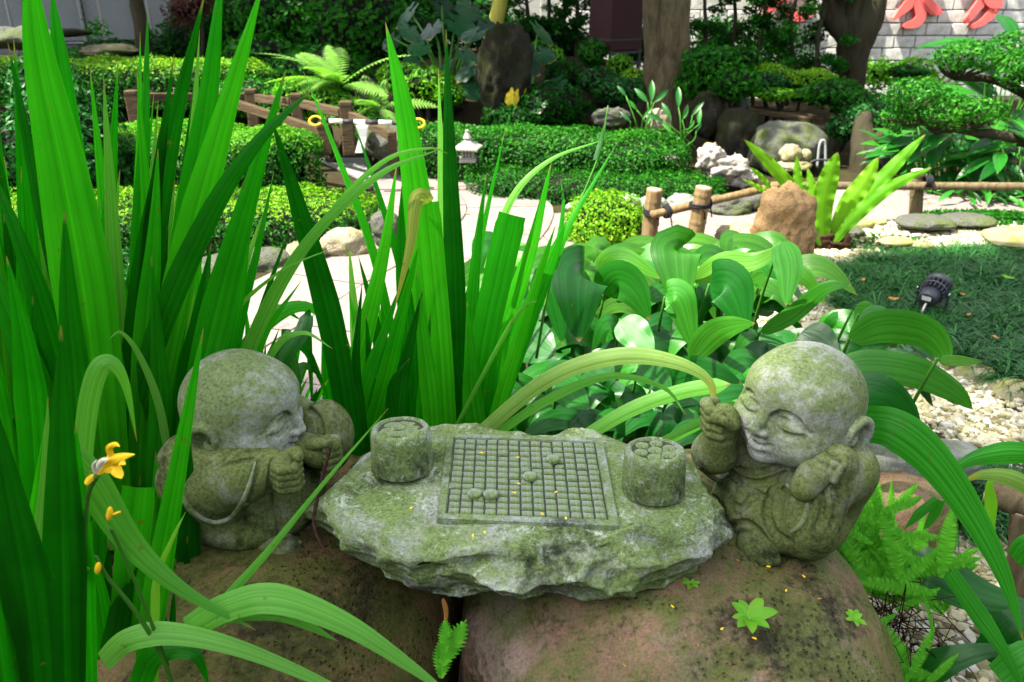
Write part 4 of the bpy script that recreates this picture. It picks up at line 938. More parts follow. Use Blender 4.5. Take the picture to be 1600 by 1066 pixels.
bush([(820, 60, 11.3, 55, 34), (880, 70, 11.2, 50, 30), (1000, 70, 10.8, 40, 30)], M['dark_leaf'], 'dark low shrub behind the topiary balls and cabinet', .08, 800, seed=35, inner=.4)
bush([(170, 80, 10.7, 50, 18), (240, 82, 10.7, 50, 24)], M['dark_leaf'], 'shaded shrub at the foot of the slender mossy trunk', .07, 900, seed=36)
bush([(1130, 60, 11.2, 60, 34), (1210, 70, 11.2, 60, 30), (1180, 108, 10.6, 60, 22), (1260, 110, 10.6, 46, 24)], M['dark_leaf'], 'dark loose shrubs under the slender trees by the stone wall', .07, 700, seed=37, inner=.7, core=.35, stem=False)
# ---------------------------------------------------------------- trees
def crown_cloud(cl, n, rad, size, mat, par, seed, name='crown'):
    rg = np.random.default_rng(seed); cl = np.asarray(cl); k = rg.integers(0, len(cl), n); P = cl[k]+nz(rg.normal(0, 1, (n, 3)))*(rad*rg.random(n)**.45)[:, None]*np.array((1, 1, .6))
    N = nz(rg.normal(0, 1, (n, 3))+np.array((0, 0, .8))); return foliage_part(par, P, N, mat, size, name, seed=seed)
def tree(trunks, rad, label, crown, mat, bark, seed, leaf=.14, nl=5000, clr=.6, name='tree'):
    b = np.asarray(trunks[0][0], float); t = thing(name, label, 'tree', b)
    it = [tube(T, r, 14, 22, jit=.10, seed=seed+i) for i, (T, r) in enumerate(zip(trunks, rad))]; V, Fx = merge(it); part('trunk', V, Fx, bark, t)
    (cx, cy, cz), (rx, ry, rz), nc = crown; rg = np.random.default_rng(seed); cl = np.array((cx, cy, cz))+nz(rg.normal(0, 1, (nc, 3)))*rg.random((nc, 1))**.4*np.array((rx, ry, rz))
    top = np.asarray(trunks[0][-1], float)
    it = [tube([top-np.array((0, 0, .4*rg.random())), (top+c)/2+rg.normal(0, .15, 3), c], [.05, .03, .01], 5, 7) for c in cl[:min(nc, 26)]]; V, Fx = merge(it); part('branches', V, Fx, bark, t)
    crown_cloud(cl, nl, clr, leaf, mat, t, seed); return t
b0 = A(1040, 200, 8.6); m = MPP(8.6, 100)
tree([[b0+np.array((0, 0, -.3)), A(1043, 120, 8.6), A(1050, 40, 8.6), A(1053, -120, 8.6), A(1050, -330, 8.6)], [b0+np.array((-.08, 0, -.3)), A(1024, 130, 8.55), A(1020, 50, 8.55), A(1018, -120, 8.5), A(985, -300, 8.3)]], [(.26, .22, .185, .17, .13), (.15, .12, .095, .085, .07)], 'tall pale barked tree with twin trunks behind the hedge', ((b0[0]-1.6, 8.2, 5.2), (2.4, 1.6, 1.1), 30), M['canopy'], M['bark'], 41, .18, 8500, .65)
b1 = A(1335, 135, 10.2)
tree([[b1+np.array((-.1, 0, -.3)), A(1325, 95, 10.2), A(1330, 60, 10.2), A(1335, 0, 10.2), A(1338, -200, 10.2)], [b1+np.array((.02, 0, -.3)), A(1338, 92, 10.1), A(1348, 55, 10.1), A(1364, 0, 10.1), A(1372, -200, 10.1)], [A(1330, 70, 10.2), A(1312, 45, 10.2), A(1300, 20, 10.2), A(1304, -20, 10.2), A(1290, -200, 10.2)]], [(.15, .14, .15, .16, .12), (.12, .13, .16, .15, .11), (.10, .12, .15, .13, .1)], 'thick dark tree with several stems before the stone wall', ((b1[0]+.3, 9.6, 5.2), (2.2, 1.6, 1.2), 26), M['canopy'], M['bark_dark'], 42, .18, 4200, .6)
b2 = A(222, 80, 10.3)
tree([[b2+np.array((0, 0, -.3)), A(220, 40, 10.3), A(212, -10, 10.3), A(205, -150, 10.3), A(215, -300, 10.3)]], [(.10, .085, .08, .075, .06)], 'slender mossy trunk in front of the chain link fence', ((b2[0]-2.0, 9.9, 4.8), (2.5, 1.6, .9), 40), M['canopy'], M['bark_dark'], 43, .18, 9500, .65)
b3 = A(775, 30, 10.6)
tree([[b3+np.array((-.15, 0, -.6)), A(780, 10, 10.6), A(790, -60, 10.6), A(800, -200, 10.6)]], [(.10, .09, .085, .07)], 'yellow green trunk rising behind the taro leaves', ((-2.2, 8.9, 4.9), (2.5, 1.7, .9), 46), M['canopy'], M['yel_bamboo'], 44, .18, 11000, .66)
def slender(u, Y, v0, hgt, label, seed, mat='dark_leaf', n=1500, spread=.30):
    base = A(u, v0, Y); t = thing('slender_tree', label, 'tree', base, group='slender trees screening the stone wall'); rg = np.random.default_rng(seed)
    tr = [base+np.array((rg.normal(0, .03), 0, z)) for z in np.linspace(-.2, hgt, 6)]; V, Fx = tube(tr, [.03, .024, .012], 7, 14); part('trunk', V, Fx, M['twig'], t)
    cl, it = [], []
    for k in range(30):
        z = hgt*rg.uniform(.12, 1.); a = rg.uniform(0, 2*pi); r = spread*rg.uniform(.35, 1.2)*(1.15-.5*z/hgt); c = base+np.array((cos(a)*r, sin(a)*r*.7, z)); cl.append(c); it.append(tube([base+np.array((0, 0, z-.12)), c], [.008, .003], 4, 3))
    V, Fx = merge(it); part('branches', V, Fx, M['twig'], t); crown_cloud(cl, n, .12, .055, M[mat], t, seed)
for i, (u, Y, v0, hg, lab, mt) in enumerate(((1092, 10.4, 150, 2.0, 'slender dark leaved tree just right of the twin trunk', 'dark_leaf'), (1135, 10.6, 140, 2.1, 'second slender tree from the twin trunk before the stone wall', 'dark_leaf'), (1182, 10.3, 140, 2.0, 'slender tree before the wall, halfway from twin trunk to multi stemmed tree', 'dark_leaf'), (1228, 10.4, 140, 2.1, 'slender tree screening the half hidden red character', 'dark_leaf'), (1272, 10.0, 138, 1.9, 'slender bushy tree just left of the multi stemmed tree', 'mid_leaf'), (820, 10.8, 110, 2.0, 'slender dark tree behind the taro and yellow trunk', 'dark_leaf'), (858, 10.9, 105, 2.0, 'slender dark tree midway between yellow trunk and maroon cabinet', 'dark_leaf'), (900, 10.8, 105, 2.0, 'slender dark tree touching the left of the maroon cabinet', 'dark_leaf'))):
    slender(u, Y, v0, hg, lab, 60+i, mt, 3000 if u > 1000 else 3800, .40)
# cloud pruned trees on the right: dark twisting limbs and flat leaf pads
def cloud_tree(limbs, pads, label, mat, seed, size=.04):
    t = thing('cloud_pruned_tree', label, 'tree', np.asarray(limbs[0][0][0], float))
    V, Fx = merge([tube(p, r, 9, 16, jit=.15, seed=i) for i, (p, r) in enumerate(limbs)]); part('trunk', V, Fx, M['bark_dark'], t)
    rg = np.random.default_rng(seed); B, it = [], []
    for (u, v, Y, rx, rz, root) in pads:
        c = A(u, v, Y); mm = MPP(Y, v); B.append((c, (rx*mm, rx*mm*.8, rz*mm))); r0 = np.asarray(root)
        for k in range(9):
            e = c+np.array((rg.uniform(-.8, .8)*rx*mm, rg.uniform(-.6, .6)*rx*mm, rg.uniform(-.5, .1)*rz*mm)); it.append(tube([r0, (r0+e)/2+np.array((0, 0, -.03)), e], [.022, .014, .006], 5, 6))
    V, Fx = merge(it); part('branches', V, Fx, M['bark_dark'], t)
    P, N = blobpts(B, 2300, seed, .35, .15); foliage_part(t, P, N, mat, size, 'crown', seed=seed, up=.2)
r1 = A(1492, 122, 7.4); r2 = A(1440, 190, 6.6)
cloud_tree([([A(1760, 330, 7.4), A(1640, 180, 7.4), A(1560, 128, 7.4), r1], (.07, .05, .035, .025)), ([A(1640, 180, 7.4), A(1600, 120, 7.3), A(1590, 95, 7.3)], (.045, .03, .02))], [(1530, 85, 7.4, 66, 22, r1), (1490, 92, 7.3, 32, 18, r1), (1590, 70, 7.4, 40, 22, A(1590, 95, 7.3)), (1610, 110, 7.0, 50, 28, A(1600, 120, 7.3))], 'cloud pruned tree with the highest flat pads before the stone wall', M['hedge'], 71)
cloud_tree([([A(1780, 300, 6.6), A(1640, 232, 6.6), A(1560, 212, 6.6), A(1500, 200, 6.55), r2, A(1425, 165, 6.6)], (.07, .06, .05, .045, .03, .02)), ([A(1500, 200, 6.55), A(1462, 205, 6.6), A(1440, 190, 6.7)], (.03, .024, .016))], [(1432, 148, 6.6, 50, 24, A(1425, 165, 6.6)), (1470, 172, 6.6, 62, 26, r2), (1530, 172, 6.5, 44, 20, A(1500, 200, 6.55)), (1405, 185, 6.7, 30, 20, r2)], 'cloud pruned tree with a thick limb reaching over the broad leaved plants', M['hedge'], 72)
# ---------------------------------------------------------------- the maroon cabinet on its stand
def cabinet():
    c = A(962, 40, 9.9); m = MPP(9.9, 60); w = 86*m; cx, cy = c[0], 9.9; zb = A(962, 78, 9.9)[2]; zt = zb+1.15; R = rotz(radians(32))
    t = thing('metal_cabinet', 'dark maroon sheet metal cabinet standing on a steel frame', 'cabinet', (cx, cy, zb-.4), (0, 0, 0))
    V, Fx = box((cx, cy, (zb+zt)/2), (w*.72, w*.66, zt-zb), R, .012); part('body', V, Fx, M['red_metal'], t, smooth=False)
    for z in (zb+.12, zt-.14, zb+.62): V, Fx = box((cx, cy, z), (w*.735, w*.675, .02), R); part('seam', V, Fx, M['dark_metal'], t, smooth=False)
    V, Fx = box((cx, cy, zt+.03), (w*.8, w*.74, .05), R, .01); part('roof', V, Fx, M['red_metal'], t, smooth=False)
    for sx in (-1, 1):
        for sy in (-1, 1):
            q = np.array((cx, cy, 0))+R@np.array((sx*w*.33, sy*w*.30, 0)); V, Fx = box((q[0], q[1], zb-.19), (.035, .035, .42), R, .004); part('leg', V, Fx, M['dark_metal'], t, smooth=False)
    for z in (zb-.02, zb-.14): V, Fx = box((cx, cy, z), (w*.74, w*.68, .03), R, .004); part('frame_rail', V, Fx, M['dark_metal'], t, smooth=False)
cabinet()
# ---------------------------------------------------------------- rocks of the rockery
def rk(u, v, Y, rx, rz, mat, label, seed, name='rock', dy=.8, **k):
    c = A(u, v, Y); m = MPP(Y, v); V, Fx = rock(c, (rx*m, rx*m*dy, rz*m), seed, **k); return solo(name, V, Fx, M[mat], label, 'rock')
rk(790, 125, 8.4, 36, 74, 'rock_dark', 'tall dark upright rock between the taro leaves', 1, dy=.7, p=2.8, rough=.24, fac=.36, n=54)
rk(574, 158, 8.0, 17, 36, 'rock_grey', 'slim upright grey stone beside the azaleas', 2, p=2.2, rough=.18, fac=.2)
rk(610, 225, 7.3, 40, 28, 'rock_grey', 'grey rock below the striped barrier pole', 3, rough=.2, fac=.2)
rk(955, 183, 7.9, 30, 16, 'rock_grey', 'layered grey rock behind the curved hedge', 4, rough=.22, fac=.25)
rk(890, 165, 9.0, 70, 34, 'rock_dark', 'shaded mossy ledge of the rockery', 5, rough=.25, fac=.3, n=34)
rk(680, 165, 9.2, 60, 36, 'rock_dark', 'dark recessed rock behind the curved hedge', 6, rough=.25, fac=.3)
rk(1230, 232, 7.6, 62, 42, 'rock_grey', 'big rounded mossy boulder behind the nest fern', 7, rough=.12, fac=.12, n=34)
rk(1150, 218, 7.8, 34, 46, 'rock_dark', 'dark boulder behind the white eroded rock', 8, rough=.16, fac=.2)
rk(1105, 180, 8.0, 26, 34, 'rock_dark', 'dark stump like rock under the tiered shrub', 9, rough=.2, fac=.2)
rk(1160, 162, 8.2, 12, 12, 'rock_grey', 'small pale stone beside the terrace edge', 10, rough=.2, fac=.2)
rk(30, 60, 8.0, 60, 16, 'rock_grey', 'grey flat rock at the upper left edge', 11, rough=.25, fac=.3)
rk(170, 78, 10.0, 42, 8, 'rock_tan', 'long low stone above the yellow topped hedge', 12, rough=.15, fac=.2)
rk(100, 52, 9.8, 40, 6, 'rock_dark', 'flat dark stone slab under the white wall', 13, rough=.15, fac=.2)
rk(1030, 190, 7.6, 20, 20, 'rock_tan', 'pale stone hidden at the base of the twin trunk', 14)
rk(980, 250, 6.95, 20, 10, 'rock_tan', 'sunlit pale stone set between the two hedges', 15, rough=.2, fac=.25)
rk(1052, 246, 6.9, 12, 9, 'rock_pale', 'white stone at the end of the curved hedge', 16, rough=.25, fac=.3)
def eroded():
    t = thing('eroded_rock', 'white deeply eroded rock lying behind the low hedge', 'rock', A(1130, 290, 6.8))
    for i, (u, v, rx, rz, tl) in enumerate(((1110, 248, 20, 22, .3), (1135, 265, 34, 20, -.4), (1160, 278, 24, 14, 0), (1148, 255, 12, 14, .2))):
        c = A(u, v, 6.8); m = MPP(6.8, v); V, Fx = rock(c, (rx*m, rx*m*.8, rz*m), 30+i, .20, .22, 2.4, 2.2, 34, 0, tl); part('lobe', V, Fx, M['rock_pale'], t)
eroded()
rk(1108, 232, 6.9, 10, 9, 'cobble', 'round cobble perched on the white eroded rock', 18, rough=.05, fac=.03)
def ball_ornament():
    t = thing('stone_ornament', 'carved tan stone figure holding a ball near the pond', 'ornament', A(1245, 268, 7.0))
    for nm, u, v, rx, rz in (('ball', 1258, 243, 10, 10), ('body', 1235, 240, 17, 16), ('base', 1240, 258, 26, 9)):
        c = A(u, v, 7.0); m = MPP(7.0, v); V, Fx = rock(c, (rx*m, rx*m*.9, rz*m), 40+rx, .03 if nm == 'ball' else .12, .02 if nm == 'ball' else .1, 1.6, 2.1); part(nm, V, Fx, M['rock_tan'], t)
ball_ornament()
# terrace steps of timber below the yellow hedge
def terrace():
    t = thing('timber_terrace', 'stepped timber edging under the narrow yellow hedge', 'terrace', A(1230, 195, 8.6))
    for i, (u0, v0, u1, v1, Y0, Y1) in enumerate(((1140, 164, 1290, 186, 9.4, 8.6), (1170, 172, 1270, 188, 9.0, 8.5), (1230, 192, 1345, 212, 8.4, 8.0))):
        p, q = A(u0, v0, Y0), A(u1, v1, Y1); d = q-p; L = np.linalg.norm(d); R = rotz(math.atan2(d[1], d[0]))@roty(-math.asin(d[2]/L)); V, Fx = box((p+q)/2, (L, .10, .05), R, .008); part('timber', V, Fx, M['wood'], t, smooth=False)
terrace()
def stump():
    t = thing('dark_stump', 'gnarled dark stump under the blue green shrub', 'stump', A(1352, 255, 7.6))
    V, Fx = tube([A(1352, 275, 7.6), A(1350, 240, 7.6), A(1345, 205, 7.7), A(1350, 180, 7.8)], [.16, .13, .10, .07], 16, 16, jit=.25, seed=3); part('trunk', V, Fx, M['bark_dark'], t)
    V, Fx = tube([A(1350, 235, 7.6), A(1372, 215, 7.6), A(1395, 195, 7.6)], [.07, .05, .03], 10, 10, jit=.2, seed=4); part('limb', V, Fx, M['bark_dark'], t)
stump()
def pipe_frame():
    t = thing('pipe_frame', 'small grey bent pipe frame near the pond rocks', 'pipe', A(1285, 262, 7.3))
    V, Fx = tube([A(1277, 262, 7.3), A(1281, 225, 7.3), A(1289, 223, 7.3), A(1290, 262, 7.3)], .012, 8, 24); part('pipe', V, Fx, M['wire'], t)
    V, Fx = tube([A(1262, 268, 7.2), A(1270, 252, 7.2), A(1300, 250, 7.2)], .010, 8, 16); part('hose', V, Fx, M['dark_metal'], t)
pipe_frame()
# ---------------------------------------------------------------- timber railing, barrier pole, lantern
def timber_rail():
    t = thing('timber_railing', 'dark brown timber railing with square posts along the bridge', 'railing', A(400, 250, 7.2))
    P = {}
    for k, (u, v0, v1, Y, w) in {'a': (205, 141, 262, 7.6, 19), 'b': (271, 150, 245, 7.9, 15), 'c': (391, 139, 215, 8.0, 17), 'd': (462, 146, 225, 7.6, 18), 'e': (540, 158, 242, 7.1, 20), 'f': (505, 192, 240, 6.75, 20), 'g': (612, 205, 275, 6.7, 14), 'h': (347, 150, 240, 8.0, 15)}.items():
        p = A(u, v0, Y); q = A(u, v1, Y); m = MPP(Y, v0); V, Fx = box((p[0], Y, (p[2]+q[2])/2), (w*m, w*m, p[2]-q[2]), rotz(.15), .008); o = part('post', V, Fx, M['wood'], t, smooth=False)
        V, Fx = box((p[0], Y, p[2]-.035), (w*m*1.02, w*m*1.02, .008), rotz(.15)); part('post_groove', V, Fx, M['twig'], o, smooth=False); P[k] = p
    def rail(a, b, th=.075):
        a, b = np.asarray(a), np.asarray(b); d = b-a; L = np.linalg.norm(d); R = rotz(math.atan2(d[1], d[0]))@roty(-math.asin(d[2]/L)); V, Fx = box((a+b)/2, (L, .055, th), R, .006); part('rail', V, Fx, M['wood'], t, smooth=False)
    rail(A(215, 152, 7.62), A(385, 152, 8.0)); rail(A(398, 153, 8.0), A(455, 160, 7.6)); rail(A(470, 162, 7.58), A(533, 176, 7.1)); rail(A(547, 180, 7.08), A(612, 212, 6.7)); rail(A(352, 157, 7.3), A(500, 206, 6.78))
timber_rail()
def barrier():
    t = thing('barrier_pole', 'black and cream striped barrier pole with yellow end rings', 'barrier', A(565, 240, 6.6))
    a, b = A(500, 189, 6.62), A(648, 193, 6.62)
    cuts = [0, .10, .24, .36, .48, .62, .76, .9, 1.]
    for i in range(8): V, Fx = tube([a+(b-a)*cuts[i], a+(b-a)*cuts[i+1]], .019, 12); part('band', V, Fx, M['cream_paint' if i % 2 else 'black_paint'], t)
    for p in (a+np.array((-.035, 0, 0)), b+np.array((.03, 0, 0))):
        an = np.linspace(0, 2*pi, 20); V, Fx = tube([p+np.array((cos(x)*.05, sin(x)*.02, sin(x)*.032)) for x in an], .010, 8); part('end_ring', V, Fx, M['yellow_plastic'], t)
    m = MPP(6.6, 210); top, bot = A(566, 196, 6.6), A(562, 238, 6.6)
    V = []
    for p, w in ((bot, 13), (top+np.array((0, 0, -.09)), 11), (top+np.array((0, 0, -.02)), 17), (top, 18)):
        for sx, sy in ((-1, -1), (1, -1), (1, 1), (-1, 1)): V.append((p[0]+sx*w*m/2, p[1]+sy*w*m/3, p[2]))
    V = np.array(V); Q = np.concatenate([gridF(4, 4, True), [[12, 13, 14, 15]], [[3, 2, 1, 0]]]); part('pedestal', V, Q, M['white_paint'], t, smooth=False)
    for k, (du, dv) in enumerate(((0, 12), (-3, 15), (3, 15), (-3, 24), (0, 25), (3, 24))):
        p = A(565+du, 204+dv, 6.6); V, Fx = box((p[0], p[1]-m*5.6, p[2]), (.008, .004, .018)); part('lettering_mark', V, Fx, M['wire'], t, smooth=False)
barrier()
def lantern():
    Y = 6.75; p = A(731, 252, Y); m = MPP(Y, 240); t = thing('stone_lantern', 'little pale stone lantern with a flared roof before the hedge', 'lantern', p)
    def stack(L, n, mat, nm, rot=pi/4):
        V = np.array([(p[0]+cos(2*pi*k/n+rot)*r*m, Y+sin(2*pi*k/n+rot)*r*m, p[2]+z*m) for z, r in L for k in range(n)]); return part(nm, V, gridF(len(L), n, True), mat, t, smooth=False)
    stack([(0, .1), (0, 18), (5, 18), (5, .1)], 4, M['lantern'], 'base'); stack([(5, .1), (5, 13), (21, 14), (21, .1)], 4, M['lantern'], 'light_box')
    stack([(19, .1), (19.5, 28), (22, 28), (26, 18), (31, 9), (33, 6), (33, .1)], 4, M['lantern'], 'roof', 0.6); stack([(33, 5), (36, 7), (40, 5), (44, 3), (47, 3.5), (49, .1)], 10, M['lantern'], 'finial')
    for dx in (-5, 0, 5):
        for dz in (9, 13, 17): V, Fx = box((p[0]+dx*m, Y-9.6*m, p[2]+dz*m), (2.4*m, 1.2*m, 2.4*m)); part('lattice_hole', V, Fx, M['twig'], t, smooth=False)
lantern()
# ---------------------------------------------------------------- leafy plants of the back
def heart_leaf(sz, seed=0, n=26):
    rg = np.random.default_rng(seed); a = np.linspace(-pi, pi, n, endpoint=False); rad = .62+.38*np.cos(a)**1-.30*np.exp(-((np.abs(a)-pi)/.28)**2); rad = np.where(np.abs(a) > 2.0, rad+.34*np.exp(-((np.abs(a)-2.55)/.35)**2), rad); rad *= 1+.05*np.cos(a*9+rg.uniform(0, 6))
    rows = [.02, .35, .7, 1.]; V = []
    for q in rows:
        x = rad*q*np.sin(a)*.78; y = rad*q*np.cos(a); z = -.20*(x**2)+.06*np.abs(np.sin(a*4.5))*q*q-.16*np.clip(y, 0, 2)**2; V.append(np.stack([x, y, z], 1)*sz)
    V = np.concatenate(V); uv = np.stack([V[:, 0]/sz/1.3+.5, V[:, 1]/sz/1.6+.4], 1); return V, gridF(4, n, True)[:, ::-1], uv
HEART = [make_mesh('taro_leaf', *heart_leaf(1., s)[:2], uv=heart_leaf(1., s)[2]) for s in range(4)]
for h_ in HEART: h_.materials.append(M['taro'])
HEARTY = make_mesh('taro_leaf', *heart_leaf(1., 9)[:2], uv=heart_leaf(1., 9)[2]); HEARTY.materials.append(M['taro_yellow'])
def basis(n, tip):
    n = nz(np.asarray(n, float)); t = np.asarray(tip, float); t = nz(t-n*n.dot(t)); s = np.cross(t, n); return Matrix(((s[0], t[0], n[0]), (s[1], t[1], n[1]), (s[2], t[2], n[2])))
def taro(base, leaves, label, seed):
    t = thing('taro_plant', label, 'plant', base); rg = np.random.default_rng(seed); b = np.asarray(base, float)
    for i, (u, v, Y, s, yel) in enumerate(leaves):
        p = A(u, v, Y); sz = s*MPP(Y, v); nrm = np.array((rg.normal(0, .35), -.55+rg.normal(0, .2), .8)); tip = np.array((rg.normal(0, .8), -.5, -.7))
        if yel: nrm = np.array((.2, -1., .2)); tip = np.array((-.3, -.1, -1))
        Mx = Matrix.Translation(Vector(p)) @ basis(nrm, tip).to_4x4() @ Matrix.Scale(sz, 4); o = link('leaf', HEARTY if yel else HEART[i % 4], None, t, Mx)
        if yel: o['label'] = 'yellowed drooping leaf'
        V, Fx = tube([b+rg.normal(0, .06, 3)*np.array((1, 1, 0)), (b+p)/2+np.array((0, .05, .18)), p], [.018, .014, .008], 6, 9); part('petiole', V, Fx, M['stalk'], o if False else t)
taro(A(700, 190, 9.0)*np.array((1, 1, 0))+np.array((0, 0, .35)), [(660, 72, 8.9, 30, 0), (640, 45, 9.2, 34, 0), (640, 92, 8.7, 24, 0), (675, 42, 9.3, 36, 0), (712, 35, 9.4, 40, 0), (745, 50, 9.2, 34, 0), (725, 82, 8.8, 30, 0), (735, 108, 8.6, 30, 0), (742, 132, 8.5, 32, 0), (700, 100, 8.9, 26, 0), (690, 8, 9.8, 36, 0), (735, 10, 9.9, 38, 0), (760, 38, 9.6, 34, 0), (640, 18, 10.0, 34, 0), (615, 60, 9.6, 26, 0), (670, 120, 9.1, 22, 0)], 'clump of large blue green taro leaves left of the tall rock', 81)
taro(A(825, 170, 8.6)*np.array((1, 1, 0))+np.array((0, 0, .3)), [(842, 45, 9.2, 34, 0), (815, 75, 8.6, 30, 0), (826, 95, 8.4, 28, 0), (872, 130, 8.4, 30, 0), (800, 50, 9.0, 30, 0), (845, 82, 8.9, 30, 0), (812, 132, 8.3, 22, 1), (802, 148, 8.2, 20, 1), (835, 160, 8.2, 24, 0)], 'taro plant with yellowed leaves right of the tall rock', 82)
def frond_mesh(n=26, L=1., w=.26, droop=.35, asp=1.):
    s = np.linspace(0, 1, n+1); V = [(0, f*L, .25*L*f-droop*L*f**2.2) for f in s]; T = []; r = [0.5]*(n+1); rg = np.random.default_rng(1)
    for k in range(n):
        f = (k+.5)/n; y = f*L; z = .25*L*f-droop*L*f**2.2; wd = w*L*(sin(pi*min(1, f*.97+.06))**.75)
        for sg in (-1, 1):
            i = len(V); d = L/n*.42*asp; V += [(sg*wd*.5, y+wd*.10-d*1.1, z-.02*wd), (sg*wd, y+wd*.28, z-.16*wd), (sg*wd*.5, y+wd*.10+d*1.1, z-.02*wd)]; T += [(k, i, i+2), (i, i+1, i+2), (k, i+2, k+1)]; r += [rg.random()]*3
    return np.array(V), np.array(T), np.array(r)
def fern(base, L, n, mat, label, seed, spread=1., fan=None, name='fern', up=.5, nleaf=26, w=.26, droop=.35, asp=1.):
    t = thing(name, label, 'fern', base); rg = np.random.default_rng(seed); V, T, r = frond_mesh(nleaf, 1., w, droop, asp); me = make_mesh('frond', V, T, rnd=r, smooth=False); me.materials.append(mat)
    for k in range(n):
        a = rg.uniform(*(fan or (0, 2*pi))); l = L*rg.uniform(.65, 1.15); d = np.array((cos(a), sin(a), up*rg.uniform(.3, 1.6))); d = nz(d); nn = np.array((-d[0]*d[2]*.8+rg.normal(0, .25), -d[1]*d[2]*.8+rg.normal(0, .25)-.3, 1.))
        link('frond', me, None, t, Matrix.Translation(Vector(np.asarray(base)+rg.normal(0, .03, 3)*np.array((1, 1, .3)))) @ basis(nn, d).to_4x4() @ Matrix.Scale(l, 4))
    return t
fern(A(530, 132, 8.0), .70, 15, M['fern_pale'], 'pale green fern with arching fronds above the railing', 91, up=.6, w=.17, asp=.7, nleaf=20)
fern(A(598, 168, 7.8), .50, 12, M['fern_pale'], 'sunlit yellowish fern beside the upright grey stone', 92, up=.5, w=.17, asp=.7, nleaf=20)
# upright water plants in front of the twin trunk
def lance_mesh(n=10, asp=.28, sag=.25):
    s = np.linspace(0, 1, n); w = asp*np.sin(pi*np.clip(s*.97+.03, 0, 1))**.8*.5; V, uv = [], []
    for f, ww in zip(s, w):
        z = .10*f-sag*f*f
        for k, q in enumerate((-1, -.5, 0, .5, 1)): V.append((q*ww, f, z+.18*ww*abs(q)*2)); uv.append((q*.5+.5, f))
    return np.array(V), gridF(n, 5)[:, ::-1], np.array(uv)
LANCE = make_mesh('lance_leaf', *lance_mesh()[:2], uv=lance_mesh()[2]); LANCE.materials.append(M['broad'])
LANCE2 = make_mesh('lance_leaf', *lance_mesh(10, .22, .6)[:2], uv=lance_mesh()[2]); LANCE2.materials.append(M['broad_lit'])
def stalk_plant(base, stalks, label, seed, mesh=LANCE, name='water_plant'):
    t = thing(name, label, 'plant', base); rg = np.random.default_rng(seed)
    for (u, v, Y, s, lean) in stalks:
        p = A(u, v, Y); b = np.asarray(base)+np.array((rg.normal(0, .06), rg.normal(0, .05), 0)); V, Fx = tube([b, (b*.4+p*.6)+rg.normal(0, .03, 3), p], [.010, .007, .005], 6, 8); part('stalk', V, Fx, M['stalk'], t)
        d = np.array((lean, rg.normal(0, .3), 1.)); link('leaf', mesh, None, t, Matrix.Translation(Vector(p)) @ basis((rg.normal(0, .3), -1, .4), d).to_4x4() @ Matrix.Scale(s*MPP(Y, v), 4))
stalk_plant(A(1005, 225, 7.5), [(1012, 160, 7.5, 32, -.9), (1018, 158, 7.5, 34, 0), (1022, 160, 7.5, 32, 1.), (978, 150, 7.5, 22, -.8), (995, 172, 7.5, 24, -1.2), (985, 190, 7.4, 24, -.9), (1010, 195, 7.4, 26, .5), (1005, 185, 7.45, 22, .9)], 'upright water plant with pointed leaves before the twin trunk', 1)
stalk_plant(A(1062, 232, 7.3), [(1060, 168, 7.3, 34, 0), (1048, 185, 7.3, 30, -.6), (1066, 188, 7.3, 28, .5), (1082, 180, 7.3, 26, 1.2), (1050, 208, 7.2, 22, -1.), (1088, 205, 7.2, 22, .8), (1092, 195, 7.2, 26, .1), (1075, 202, 7.2, 20, .9), (1036, 190, 7.3, 30, -1.8)], 'second upright water plant right of the twin trunk', 2)
# broad leaved clumps at the right edge
def leaf_clump(base, n, L, label, seed, mesh, spread, hmax, name='ginger_plant'):
    t = thing(name, label, 'plant', base); rg = np.random.default_rng(seed); b = np.asarray(base, float); it = []
    for k in range(n):
        a = rg.uniform(0, 2*pi); r = spread*rg.random()**.6; h = hmax*rg.uniform(.25, 1.); p = b+np.array((cos(a)*r, sin(a)*r*.6, h)); a2 = a+rg.normal(0, .5); d = np.array((cos(a2), sin(a2)-.25, rg.uniform(-.1, .7)))
        it.append(tube([b+np.array((cos(a)*r*.5, sin(a)*r*.3, 0)), p], [.008, .005], 5, 4)); link('leaf', mesh, None, t, Matrix.Translation(Vector(p)) @ basis((rg.normal(0, .25), -.45+rg.normal(0, .2), 1), d).to_4x4() @ Matrix.Scale(L*rg.uniform(.7, 1.2), 4))
    V, Fx = merge(it); part('stems', V, Fx, M['stalk'], t)
leaf_clump(A(1490, 300, 6.9), 70, .36, 'dense broad leaved plants under the reaching cloud pruned limb', 3, LANCE, .55, .62)
leaf_clump(A(1590, 302, 6.6), 60, .34, 'broad leaved plants at the right edge behind the bamboo rail', 4, LANCE, .45, .55)
leaf_clump(A(1430, 272, 7.2), 34, .28, 'spiky leaved plant beside the dark stump', 5, LANCE, .35, .40)
leaf_clump(A(1560, 200, 7.8), 24, .55, 'tall banana like leaves behind the cloud pruned trees', 6, LANCE, .4, .75)
leaf_clump(A(1530, 308, 6.45), 46, .15, 'small leaved ground plants at the edge of the cross path', 7, LANCE, .5, .12)
